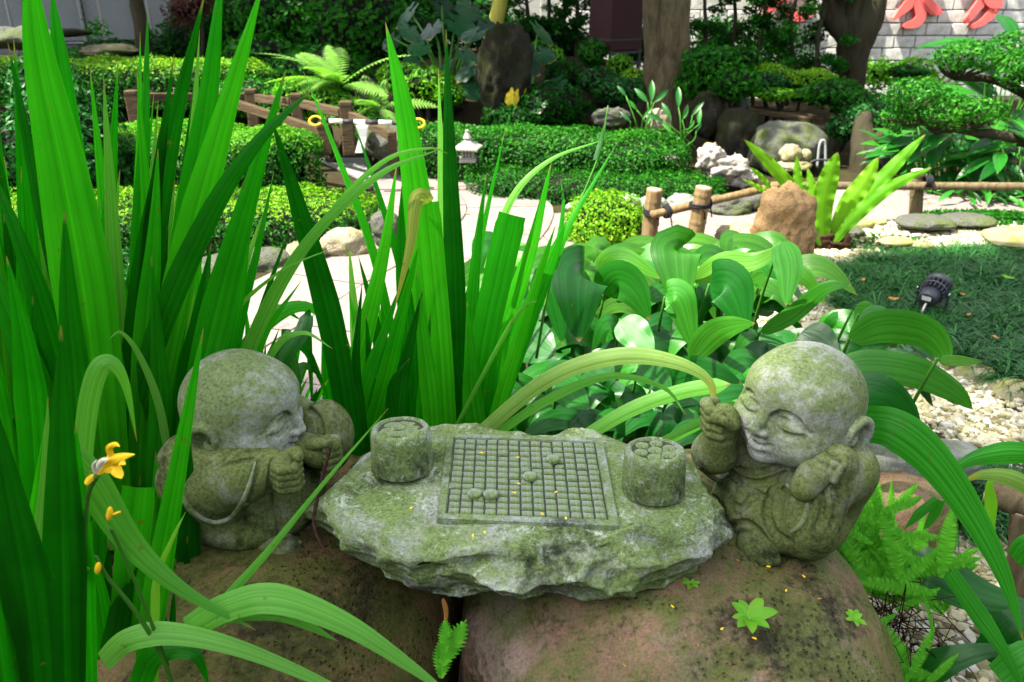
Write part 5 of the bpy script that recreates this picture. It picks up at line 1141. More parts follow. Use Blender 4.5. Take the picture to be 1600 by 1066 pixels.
# ------------------------------------------------------------------ middle distance: bamboo rail, rocks, nest fern, grass, spotlight
def ribbon(P, w, face=None, fold=.15, wave=0., nc=7, yaw=0., freq=9, curl=0.):
    P = np.asarray(P, float); n = len(P); T = nz(np.gradient(P, axis=0))
    fc = (np.array((0, 0, CAMZ))-P) if face is None else np.repeat(np.asarray(face, float)[None], n, 0)
    fc = nz(fc-T*(fc*T).sum(1, keepdims=True)); S = np.cross(T, fc)
    if yaw: S, fc = S*cos(yaw)+fc*sin(yaw), fc*cos(yaw)-S*sin(yaw)
    q = np.linspace(-1, 1, nc); f = np.linspace(0, 1, n)
    off = -fold*(np.abs(q)[None]*w[:, None]*.5)+curl*w[:, None]*(q[None]**2)
    wv = wave*w[:, None]*(np.sin(f*freq*2*pi)+.6*np.sin(f*freq*3.7*pi+1))[:, None]*np.abs(q)[None]**3*np.sign(q+1e-6)[None]
    V = P[:, None]+S[:, None]*(q[None, :, None]*w[:, None, None]*.5)+fc[:, None]*(off+wv)[..., None]
    uv = np.stack([np.repeat((q*.5+.5)[None], n, 0), np.repeat(f[:, None], nc, 1)], -1).reshape(-1, 2)
    return V.reshape(-1, 3), gridF(n, nc), uv
def pxs(pts, Y):
    Ys = np.interp(np.linspace(0, 1, len(pts)), np.linspace(0, 1, len(np.atleast_1d(Y))), np.atleast_1d(Y)); return np.array([A(u, v, y) for (u, v), y in zip(pts, Ys)])
def sword(f, tip=.34, base=.85):      # iris blade outline
    return np.where(f > 1-tip, np.clip((1-f)/tip, 0, 1)**.85, 1.)*(base+(1-base)*np.clip(f*3, 0, 1))
def ovate(f): f = np.clip(f, 0, 1); return (f+.004)**.42*(1-f)**.82*1.72
def leaf_px(par, pts, Y, wpx, mat, shape='sword', n=26, fold=.15, wave=0., yaw=0., tip=.34, name='leaf', freq=9, curl=0., nc=7, face=None):
    P = crom(pxs(pts, Y), n); f = np.linspace(0, 1, n); d = np.linalg.norm(P-np.array((0, 0, CAMZ)), axis=1)
    prof = sword(f, tip) if shape == 'sword' else (ovate(f) if shape == 'ovate' else (np.clip(f*6+.35, 0, 1)*np.where(f > .96, .92, 1) if shape == 'cut' else np.clip(f+.04, 0, 1)**.65*np.clip(1-f, 0, 1)**.75*1.5))
    m = np.interp(.5, f, d)/F*1.06; w = np.maximum(prof*wpx*m, .0006)/max(.35, cos(yaw))
    V, Fx, uv = ribbon(P, w, face, fold, wave, nc, yaw, freq, curl); return part(name, V, Fx, mat, par, uv=uv*np.array((1., .955)) if shape == 'cut' else uv)
def bamboo(par, p, q, r, mat, name='post', nodes=3, cut=True, seed=0):
    p = np.asarray(p, float); q = np.asarray(q, float); rg = np.random.default_rng(seed); f = np.linspace(0, 1, 40); rad = np.full(40, r); 
    for k in range(nodes): c = (k+.6+rg.uniform(-.15, .15))/nodes; rad *= 1+.10*np.exp(-((f-c)/.012)**2)-.03*np.exp(-((f-c+.03)/.02)**2)
    V, Fx = tube(p+(q-p)*f[:, None]+np.array((0, 0, 1))*0, rad, 14); o = part(name, V, Fx, mat, par)
    if cut:
        d = nz(q-p); V, Fx = tube([q-d*.002, q+d*.004], r*.90, 14); part('cut_end', V, Fx, M['bamboo_cut'], o)
    return o
def tie(par, c, ax, r, n=3):
    c = np.asarray(c, float); ax = nz(np.asarray(ax, float)); h = np.cross(ax, (0.2, 1, .3)); h = nz(h); b = np.cross(ax, h); it = []
    for k in range(n):
        a = np.linspace(0, 2*pi, 18); it.append(tube([c+ax*(k-(n-1)/2)*.013+(h*cos(x)+b*sin(x))*r for x in a], .008, 6))
    it.append(tube([c+h*r*1.0+np.array((0, -.03, 0)), c+np.array((.02, -.05, -.03)), c+np.array((.03, -.05, -.08))], .005, 5, 6)); V, Fx = merge(it); part('rope_tie', V, Fx, M['rope'], par)
def bamboo_rail():
    t = thing('bamboo_fence', 'low bamboo rail fence tied with black rope along the cross path', 'fence', G(1090, 400))
    a0, a1 = A(1010, 402, 5.15), A(1023, 296, 5.15); b0, b1 = A(1080, 402, 5.0), A(1100, 293, 5.0); c0, c1 = A(1430, 345, 5.75), A(1434, 266, 5.75)
    bamboo(t, a0, a1, .053, M['bamboo'], seed=1); bamboo(t, b0, b1, .053, M['bamboo'], seed=2); bamboo(t, c0, c1, .046, M['bamboo_grey'], seed=3)
    r0, r1 = A(1018, 336, 5.02), A(1235, 286, 5.35); bamboo(t, r0, r1, .026, M['bamboo'], 'rail', 5, False, 4)
    e0, e1 = A(1205, 290, 5.68), A(1760, 292, 5.68); bamboo(t, e0, e1, .028, M['bamboo_grey'], 'rail', 6, False, 5)
    tie(t, A(1042, 331, 5.04), r1-r0, .036); tie(t, A(1104, 317, 5.06), r1-r0, .036); tie(t, A(1021, 331, 5.13), (0, 0, 1), .060); tie(t, A(1093, 320, 5.0), (0, 0, 1), .060, 2); tie(t, A(1449, 284, 5.68), e1-e0, .040, 4)
bamboo_rail()
def near_bamboo():
    t = thing('bamboo_fence', 'end of a weathered bamboo rail at the lower right edge', 'fence', A(1590, 900, 1.75))
    bamboo(t, A(1760, 842, 1.62), A(1545, 770, 1.85), .036, M['bamboo_grey'], 'rail', 2, True, 6); bamboo(t, A(1590, 1010, 1.70), A(1600, 800, 1.78), .034, M['bamboo_grey'], 'post', 2, True, 7)
near_bamboo()
rk(1226, 352, 4.72, 45, 54, 'rock_orange', 'upright orange sandstone rock beside the nest fern', 21, dy=.8, p=3.2, rough=.17, fac=.20, n=56)
rk(1154, 372, 5.05, 37, 22, 'rock_tan', 'sunlit tan rock left of the orange rock', 22, rough=.16, fac=.16)
rk(1135, 398, 4.85, 50, 12, 'rock_tan', 'flat pinkish tan stone in front of the tan rock', 23, rough=.12, fac=.1)
for i, (u, v, Y, rx, rz, mt, lab) in enumerate(((540, 384, 5.0, 36, 26, 'rock_tan', 'mossy tan edging rock left of the path, below the low hedge'), (605, 360, 5.15, 26, 28, 'rock_grey', 'grey edging rock at the path end of the low hedge'), (480, 398, 4.9, 34, 22, 'rock_tan', 'small tan edging rock further from the path under the low hedge'), (418, 412, 4.8, 40, 24, 'rock_grey', 'pinkish grey edging rock half hidden by iris leaves'), (335, 425, 4.7, 45, 24, 'rock_grey', 'edging rock deep among the tall iris leaves'),
        (985, 313, 6.15, 18, 8, 'kerb_rock', 'small grey edging stone behind the ball bush'), (1020, 318, 6.1, 22, 11, 'kerb_rock', 'grey edging stone behind the first bamboo post'), (1065, 316, 6.15, 22, 14, 'kerb_rock', 'pale grey edging stone between the two bamboo posts'), (1135, 322, 6.05, 34, 16, 'rock_grey', 'mossy edging stone right of the second bamboo post'), (1176, 312, 6.1, 26, 15, 'rock_grey', 'dark edging stone under the bamboo rail by the orange rock'), (905, 322, 6.15, 20, 6, 'kerb_rock', 'low edging stone at the tip of the low trimmed hedge'))):
    rk(u, v, Y, rx, rz, mt, lab, 50+i, 'edging_rock', rough=.14, fac=.14, p=2.5)
for i, (u, v, Y, rx, rz, mt, lab) in enumerate(((1338, 349, 5.6, 26, 9, 'cobble', 'mossy flat cobble beside the base of the nest fern'), (1330, 364, 5.35, 20, 9, 'rock_grey', 'dark green cobble touching the nest fern'), (1372, 347, 5.65, 14, 5, 'cobble', 'small flat cobble at the gravel edge'), (1445, 347, 5.5, 44, 9, 'rock_grey', 'long flat dark stone at the foot of the far bamboo post'), (1510, 343, 5.6, 44, 7, 'rock_grey', 'long flat stone along the ground cover strip'), (1590, 372, 5.0, 52, 14, 'cobble', 'yellow lichened flat stone at the right edge of the gravel'), (1400, 377, 5.0, 26, 6, 'cobble', 'brown flat stone in the thin mossy patch'), (1440, 383, 4.95, 18, 5, 'cobble', 'small brown flat stone beside the thin mossy patch'),
        (1468, 574, 3.30, 26, 18, 'cobble', 'round tan cobble edging the grass, nearest the broad leaves'), (1524, 588, 3.18, 32, 19, 'cobble', 'large oval tan cobble second along the grass edge'), (1582, 616, 3.02, 38, 22, 'cobble', 'large pale cobble third along the grass edge'), (1425, 556, 3.42, 32, 12, 'cobble', 'yellow mossy flat cobble under the broad leaves'), (1650, 640, 2.95, 40, 22, 'cobble', 'cobble cut off by the right edge of the picture'), (1590, 640, 2.90, 50, 7, 'rock_dark', 'dark flat stone below the pale cobble'))):
    rk(u, v, Y, rx, rz, mt, lab, 70+i, 'cobble', rough=.06, fac=.04, p=2.3)
rk(1435, 722, 2.28, 98, 34, 'kerb_rock', 'grey granite kerb rock behind the fern', 91, 'kerb_rock', dy=.35, p=3.2, rough=.08, fac=.06, n=40)
rk(1395, 822, 1.92, 88, 84, 'boulder_r', 'purple brown rounded boulder behind the fern fronds', 92, 'boulder', dy=.75, p=2.4, rough=.06, fac=.05, n=44)
rk(1345, 1040, 1.62, 80, 60, 'rock_dark', 'dark buried rock beneath the fern roots', 93, rough=.12, fac=.1)
# bird's nest fern
def nest():
    t = thing('nest_fern', 'bird nest fern with wavy lime green fronds beside the orange rock', 'fern', G(1292, 388))
    c = G(1292, 388); V, Fx = rock(c+np.array((0, 0, .05)), (.14, .12, .10), 5, .3, .3, 3.); part('root_ball', V, Fx, M['root'], t)
    for i, (pts, Y, w) in enumerate(((((1280, 382), (1248, 310), (1205, 258), (1163, 218)), (5.12, 5.1), 30), (((1284, 382), (1258, 315), (1247, 280), (1245, 243)), (5.12, 5.15), 24), (((1288, 382), (1285, 325), (1296, 275), (1309, 238)), (5.08, 5.0), 46), (((1296, 382), (1325, 320), (1352, 282), (1372, 246)), (5.08, 5.05), 42), (((1298, 382), (1345, 318), (1398, 258), (1446, 210)), (5.1, 5.25), 32), (((1300, 383), (1340, 335), (1392, 292), (1456, 262)), (5.05, 4.95), 30), (((1282, 384), (1264, 350), (1258, 325), (1262, 300)), (5.02, 4.98), 20), (((1288, 384), (1278, 345), (1270, 300), (1262, 262)), (5.15, 5.25), 26), (((1294, 384), (1318, 345), (1332, 318), (1340, 280)), (5.15, 5.25), 30))):
        leaf_px(t, pts, Y, w, M['nest'], 'nest', 64, .22, .10, 0, name='frond', freq=4.3+(i*1.7) % 2.5, nc=9)
nest()
# a thin young fern frond left of it
def young():
    t = thing('young_fern', 'two small lime fronds left of the orange rock', 'fern', A(1205, 330, 5.2))
    for pts in (((1208, 318), (1195, 300), (1180, 290), (1160, 280)), ((1212, 318), (1200, 290), (1185, 272), (1172, 262))): leaf_px(t, pts, 5.2, 12, M['nest'], 'nest', 26, .3, .3, name='frond', freq=6)
young()
# mondo grass: countless blades in tufts
def mondo(poly, ntuft, nb, L, label, seed, mat='grass'):
    rg = np.random.default_rng(seed); q = np.asarray(poly); P = np.zeros((0, 2))
    while len(P) < ntuft: c = rg.uniform(q.min(0), q.max(0), (ntuft, 2)); P = np.concatenate([P, c[inpoly(c[:, 0], c[:, 1], q)]])
    P = P[:ntuft]; n = ntuft*nb; b = np.repeat(P, nb, 0)+rg.normal(0, .012, (n, 2)); a = rg.uniform(0, 2*pi, n); l = L*rg.uniform(.6, 1.2, n)*np.repeat(rg.uniform(.8, 1.25, ntuft), nb); el = rg.uniform(.5, 1.25, n); w = rg.uniform(.0022, .0042, n)
    h = np.stack([np.cos(a), np.sin(a)], 1); sd = np.stack([-h[:, 1], h[:, 0]], 1); V = []
    for f, wf in ((0, .8), (.35, 1.), (.7, .8), (1., .05)):
        r = l*f*np.cos(el)*(1+.35*f); z = l*(f*np.sin(el)-f*f*.55*np.sin(el)**.5)+.02
        for s in (-1, 1): V.append(np.concatenate([b+h*r[:, None]+sd*(s*w*wf)[:, None], z[:, None]], 1))
    V = np.stack(V, 1).reshape(-1, 3); i = np.arange(n)*8; Fx = np.concatenate([np.stack([i+2*k, i+2*k+1, i+2*k+3, i+2*k+2], 1) for k in range(3)])
    return solo('grass', V, Fx, M[mat], label, 'grass', kind='stuff', rnd=np.repeat(rg.random(n)*.6+np.repeat(rg.random(ntuft), nb)*.4, 8))
MONDO = gpoly([(1310, 440), (1350, 418), (1420, 405), (1600, 400), (1800, 398), (1800, 640), (1640, 625), (1560, 605), (1500, 582), (1440, 560), (1380, 540), (1310, 490)])
V, Fx = sheet(MONDO, .030, .06, .04, 5); V[:, 2] += fbm(V*3, 5, 2)*.006; struct('grass_bed', V, Fx, M['soil'])
mondo(MONDO, 1000, 40, .18, 'dark blue green mondo grass bed around the spotlight', 31)
mondo(gpoly([(1455, 740), (1600, 760), (1640, 860), (1480, 830)]), 60, 30, .16, 'dark grass tufts under the pleated leaf by the kerb rock', 32)
# spotlight
def spotlight():
    c = A(1457, 457, 3.85); ax = nz(np.array((.62, .62, .34))); t = thing('garden_spotlight', 'charcoal finned garden spotlight on a bracket in the grass', 'spotlight', (c[0], c[1], .03))
    h = nz(np.cross(ax, (0, 0, 1))); b = np.cross(h, ax)
    def rev(prof, mat, nm, n=28):
        V = np.array([c+ax*z+(h*cos(2*pi*k/n)+b*sin(2*pi*k/n))*r for z, r in prof for k in range(n)]); return part(nm, V, gridF(len(prof), n, True), mat, t)
    rev([(-.075, .001), (-.075, .040), (-.070, .046), (-.02, .050), (-.018, .040), (.055, .042), (.055, .001)], M['lamp'], 'rear_housing')
    rev([(.052, .048), (.054, .064), (.080, .067), (.086, .064), (.086, .056), (.078, .054), (.078, .001)], M['lamp'], 'front_ring')
    for k in range(18):
        a = 2*pi*k/18; d = h*cos(a)+b*sin(a); R = np.stack([ax, d, np.cross(ax, d)], 1); V, Fx = box(c+ax*.018+d*.052, (.074, .024, .004), R); part('cooling_fin', V, Fx, M['lamp'], t, smooth=False)
    rev([(.010, .0635), (.010, .066), (.018, .066), (.018, .0635)], M['lamp'], 'fin_band')
    for s in (-1, 1):
        p = c+h*s*.073+ax*.01; pts = [p+b*.012, p-b*.03, p-b*.07-ax*.01, np.array((p[0]-.02, p[1]-.02, .045)), np.array((c[0]+h[0]*s*.02, c[1]+h[1]*s*.02, .04))]
        P = crom(pts, 22); V, Fx, uv = ribbon(P, np.full(22, .030), face=h*s, fold=0, nc=3); V2 = V-np.repeat((h*s)[None], len(V), 0)*.004; k = len(V); o = part('bracket_arm', np.concatenate([V, V2]), np.concatenate([Fx, Fx[:, ::-1]+k]), M['lamp'], t)
        for f in (4, 7, 10): q = P[f]+h*s*.0015; V, Fx = tube([q, q+h*s*.001], .0055, 10); part('bracket_hole', V, Fx, M['rope'], o)
        V, Fx = tube([p+b*.0, p+h*s*.008], .008, 10); part('screw', V, Fx, M['screw'], t)
    V, Fx = tube([c-ax*.075-b*.02, c-ax*.10-b*.028, c-ax*.15-b*.06, c-ax*.19-b*.10], .006, 8, 14); part('cable', V, Fx, M['cable'], t)
    R = np.stack([h, ax, np.cross(h, ax)], 1); V, Fx = box(c-ax*.0752+b*.014, (.044, .002, .026), R); part('paper_label', V, Fx, M['label'], t, smooth=False)
spotlight()
# fallen leaves
def fallen(u, v, z, s, mat, label, seed, name='fallen_leaf', lift=.02):
    rg = np.random.default_rng(seed); c = G(u, v, z); m = s*MPP(c[1], v); a = rg.uniform(0, 2*pi); P = [c+np.array((cos(a), sin(a), 0))*m*(f-.5)+np.array((0, 0, lift*.4+m*.25*abs(f-.5))) for f in np.linspace(0, 1, 8)]
    w = ovate(np.linspace(0, 1, 8))*m*.5+.0005; V, Fx, uv = ribbon(np.array(P), w, face=(rg.normal(0, .3), -.3, 1), fold=-.3, nc=5); solo(name, V, Fx, mat, label, 'leaf', uv=uv)
for i, (u, v, z, s, mt, lab) in enumerate(((1348, 440, .12, 13, 'dead', 'dry orange leaf at the back left of the grass bed'), (1396, 470, .14, 18, 'dead', 'curled brown leaf left of the spotlight'), (1503, 462, .14, 9, 'dead', 'small ochre leaf right of the spotlight'), (1555, 530, .14, 13, 'dead', 'orange brown leaf at the right of the grass bed'), (1512, 494, .13, 9, 'dead', 'small brown leaf below right of the spotlight'), (1305, 417, .04, 12, 'lime', 'green leaf lying on the gravel'), (1575, 437, .14, 20, 'lime', 'round pale green leaf in the grass bed'), (1120, 352, .02, 6, 'dead', 'small dry leaf on the path near the second bamboo post'), (730, 335, .03, 9, 'dead', 'dry leaf on the path behind the irises'), (655, 380, .03, 8, 'dead', 'dry leaf on the sunlit path left of the iris clump'), (800, 345, .03, 7, 'dead', 'small dry leaf on the grey part of the path'), (960, 400, .03, 7, 'dead', 'dry leaf on the path behind the broad leaves'), (1450, 318, .02, 8, 'dead', 'dry leaf on the cross path right of the far bamboo post'), (1380, 322, .02, 7, 'dead', 'dry leaf on the cross path behind the nest fern'))): fallen(u, v, z, s, M[mt], lab, 200+i)
# ------------------------------------------------------------------ foreground plants
IR, IP = M['iris'], M['iris_pale']
def iris_mid():
    t = thing('iris_clump', 'upright sword leaved iris clump standing behind the stone table', 'plant', A(660, 720, 2.0)*np.array((1, 1, 0))+np.array((0, 0, .12)))
    L = [(((700, 740), (668, 450), (636, 200), (602, 34)), (1.90, 1.95), 58, IR, 'sword', .2), (((716, 740), (712, 480), (703, 250), (697, 46)), (1.98, 2.05), 38, IR, 'sword', -.2), (((700, 740), (694, 500), (690, 300), (685, 105)), (2.05, 2.15), 24, IP, 'sword', .4),
         (((556, 740), (520, 520), (468, 330), (424, 185)), (1.72, 1.70), 46, IR, 'sword', .15), (((732, 740), (752, 560), (778, 430), (800, 336)), (1.84, 1.86), 50, IR, 'cut', .1), (((724, 740), (770, 560), (826, 400), (862, 252)), (1.90, 1.95), 38, IR, 'sword', .3), (((742, 740), (800, 560), (856, 420), (885, 345)), (1.88, 1.90), 40, IR, 'sword', .2), (((750, 740), (790, 600), (836, 450), (868, 352)), (1.84, 1.84), 26, IR, 'sword', -.3),
         (((700, 740), (690, 560), (678, 420), (668, 316)), (1.84, 1.86), 40, IR, 'cut', .1), (((650, 700), (590, 420), (530, 250), (474, 112)), (2.05, 2.2), 15, IR, 'sword', 0), (((668, 700), (640, 480), (600, 330), (552, 188)), (2.06, 2.15), 17, IR, 'sword', 0), (((520, 740), (560, 560), (598, 400), (620, 258)), (1.86, 1.95), 34, IR, 'sword', .2), (((560, 740), (600, 600), (630, 480), (655, 380)), (1.84, 1.86), 30, IR, 'sword', -.2),
         (((540, 740), (572, 600), (600, 520), (628, 440)), (1.8, 1.82), 24, IR, 'sword', .3), (((640, 740), (640, 560), (628, 400), (632, 250)), (1.98, 2.05), 34, IR, 'sword', -.1), (((740, 740), (735, 560), (742, 420), (760, 270)), (2.0, 2.1), 30, IR, 'sword', 0), (((690, 740), (720, 540), (750, 380), (790, 200)), (2.08, 2.15), 18, IR, 'sword', .3), (((580, 740), (560, 560), (552, 470), (545, 380)), (2.0, 2.1), 22, IP, 'sword', .2), (((610, 740), (600, 600), (585, 500), (560, 400)), (1.95, 2.0), 26, IR, 'sword', .5), (((720, 740), (760, 600), (800, 520), (830, 478)), (1.95, 1.9), 6, IP, 'sword', .2),
         (((680, 740), (672, 620), (660, 520), (650, 420)), (1.79, 1.80), 34, IR, 'sword', .3), (((620, 740), (625, 620), (640, 540), (662, 450)), (1.78, 1.80), 28, IR, 'sword', -.4), (((760, 740), (740, 640), (735, 560), (730, 470)), (1.80, 1.82), 36, IR, 'sword', .1), (((575, 740), (560, 640), (556, 560), (566, 440)), (1.77, 1.78), 24, IR, 'sword', .2), (((590, 740), (608, 660), (612, 600), (640, 560)), (1.75, 1.76), 18, IR, 'sword', .2)]
    for pts, Y, w, mt, sh, yw in L: leaf_px(t, pts, Y, w*.84, mt, sh, 30, .12, .004, yw, .6)
    o = leaf_px(t, ((668, 318), (660, 308), (650, 316), (642, 380), (630, 430), (617, 480)), (1.85, 1.80), 26, M['iris_yellow'], 'sword', 26, .25, .01, .2, .8); o['label'] = 'folded yellowing leaf tip'
    rg = np.random.default_rng(5)
    for k in range(60):
        u0 = rg.uniform(540, 780); u1 = u0+rg.normal(0, 30)+(u0-660)*.15; v1 = rg.uniform(430, 620); leaf_px(t, ((u0, 745), ((u0+u1)/2+rg.normal(0, 8), (745+v1)/2), (u1, v1)), rg.uniform(1.85, 2.35), rg.uniform(13, 28), IR, 'sword', 14, .12, 0, rg.uniform(-.5, .5), .5, nc=5)
    # arching leaves that lean out over the broad leaves
    for pts, Y, w, mt, tp in ((((735, 690), (850, 596), (960, 557), (1056, 566), (1112, 602), (1104, 660)), (1.72, 1.62, 1.55), 26, M['iris_tip'], .55), (((745, 700), (850, 628), (950, 588), (1035, 605), (1072, 648)), (1.72, 1.62), 15, IP, .7), (((900, 690), (985, 640), (1070, 610), (1142, 600)), (1.75, 1.7), 22, IP, .1), (((1000, 710), (1080, 668), (1150, 632), (1200, 612)), (1.75, 1.7), 16, IP, .4), (((700, 690), (790, 520), (822, 478), (840, 470)), (1.8, 1.7), 7, IP, .6)):
        leaf_px(t, pts, Y, w, mt, 'sword', 40, .25, .008, .15, tp)
iris_mid()
def iris_left():
    t = thing('iris_clump', 'tall sword leaved iris clump filling the left edge behind the profile monk', 'plant', A(180, 900, 1.6)*np.array((1, 1, 0))+np.array((0, 0, .25)))
    L = [(((170, 800), (140, 520), (100, 280), (60, 80), (42, -90)), (1.40, 1.42), 88, IR, .1, .55), (((215, 800), (160, 520), (120, 300), (95, 100), (80, -20)), (1.46, 1.5), 50, IR, -.2, .5), (((205, 700), (215, 400), (226, 200), (231, 12)), (1.62, 1.7), 24, IR, .2, .5), (((200, 700), (212, 400), (218, 220), (219, 50)), (1.66, 1.75), 16, IR, 0, .5), (((190, 760), (225, 460), (265, 230), (320, -10)), (1.50, 1.55), 46, IR, -.2, .5), (((235, 760), (285, 400), (302, 200), (312, 46)), (1.66, 1.7), 18, IP, .2, .5), (((240, 760), (285, 400), (325, 150), (348, -60)), (1.58, 1.62), 42, IR, .2, .4), (((215, 760), (280, 440), (345, 200), (412, -30)), (1.52, 1.55), 50, IR, .1, .4),
         (((190, 760), (240, 540), (320, 350), (400, 225), (490, 138)), (1.45, 1.4), 40, IR, .25, .5), (((280, 760), (330, 520), (385, 320), (447, 108)), (1.48, 1.52), 52, IR, .1, .5), (((215, 760), (228, 520), (240, 380), (247, 232)), (1.44, 1.46), 40, IR, 0, .6), (((160, 760), (110, 500), (60, 300), (12, 66)), (1.5, 1.55), 34, IR, .3, .5), (((150, 780), (90, 560), (40, 400), (-20, 250)), (1.45, 1.5), 40, IR, -.2, .5), (((120, 800), (60, 620), (10, 480), (-60, 330)), (1.4, 1.45), 44, IR, .2, .5), (((190, 740), (180, 500), (170, 350), (176, 190)), (1.9, 2.0), 16, IP, .2, .6), (((200, 740), (160, 420), (130, 260), (108, 130)), (1.7, 1.75), 20, IR, 0, .5),
         (((330, 740), (370, 520), (400, 400), (428, 268)), (1.72, 1.8), 22, IR, .2, .6), (((345, 740), (380, 600), (410, 480), (455, 350)), (1.66, 1.7), 20, IR, .1, .6), (((300, 740), (340, 560), (375, 440), (412, 330)), (1.75, 1.8), 26, IP, .4, .6), (((360, 740), (380, 620), (415, 520), (470, 440)), (1.75, 1.7), 22, IR, .4, .6), (((330, 720), (400, 520), (480, 380), (590, 275), (690, 232)), (1.62, 1.7), 26, IP, .1, .6), (((370, 700), (430, 470), (520, 330), (600, 252), (668, 232), (700, 240)), (1.75, 1.85), 13, IP, 0, .6), (((300, 700), (350, 520), (430, 430), (540, 380)), (1.7, 1.6), 10, IP, .2, .7), (((350, 720), (420, 560), (470, 520), (520, 545)), (1.7, 1.6), 16, IP, .3, .7),
         (((240, 780), (250, 640), (246, 540), (236, 400)), (1.42, 1.42), 34, IR, .3, .5), (((290, 780), (300, 600), (312, 500), (330, 380)), (1.55, 1.56), 44, IR, -.3, .5), (((120, 820), (120, 640), (108, 480), (100, 330)), (1.32, 1.33), 46, IR, .2, .5), (((60, 820), (50, 640), (35, 520), (10, 400)), (1.3, 1.3), 44, IR, -.2, .5), (((270, 760), (250, 640), (220, 560), (190, 520), (170, 530)), (1.42, 1.36), 14, IP, .2, .7), (((300, 760), (330, 640), (370, 470), (395, 300)), (1.55, 1.6), 36, IR, -.2, .5)]
    for pts, Y, w, mt, yw, tp in L: leaf_px(t, pts, Y, w*.86, mt, 'sword', 30, .12, .004, yw, tp+.12)
    rg = np.random.default_rng(6)
    for k in range(170):
        u0 = rg.uniform(-40, 430); u1 = u0+rg.normal(0, 45)+(u0-200)*.15; v1 = rg.uniform(330 if u1 < 330 else 470, 640); leaf_px(t, ((u0, 860), ((u0+u1)/2+rg.normal(0, 8), (800+v1)/2), (u1, v1)), rg.uniform(1.72 if max(u0, u1) > 215 else 1.42, 2.1), rg.uniform(14, 32), IR if rg.random() < .85 else IP, 'sword', 14, .12, 0, rg.uniform(-.6, .6), .65, nc=5)
    for k in range(46):                                   # taller blades of the left fan
        u0 = rg.uniform(20, 260); u1 = u0+rg.normal(0, 40)+(u0-170)*.45; v1 = rg.uniform(60, 360); leaf_px(t, ((u0, 860), ((u0*.55+u1*.45)+rg.normal(0, 8), (820+v1)/2), (u1, v1)), rg.uniform(1.5, 1.9), rg.uniform(16, 34), IR if rg.random() < .85 else IP, 'sword', 18, .12, 0, rg.uniform(-.5, .5), .65, nc=5)
    # fallen and folded leaves
    for k, (u0, v0, u1, v1) in enumerate(((430, 560, 520, 640), (470, 520, 490, 660), (420, 500, 560, 560), (440, 620, 505, 590), (400, 520, 470, 500), (455, 640, 440, 540))):
        leaf_px(t, ((u0-60, v0+90), (u0, v0), ((u0+u1)/2, min(v0, v1)-18), (u1, v1)), (1.75, 1.95), 22, M['broad'] if k % 2 else IR, 'sword', 22, .3, .01, .3, .6)
iris_left()
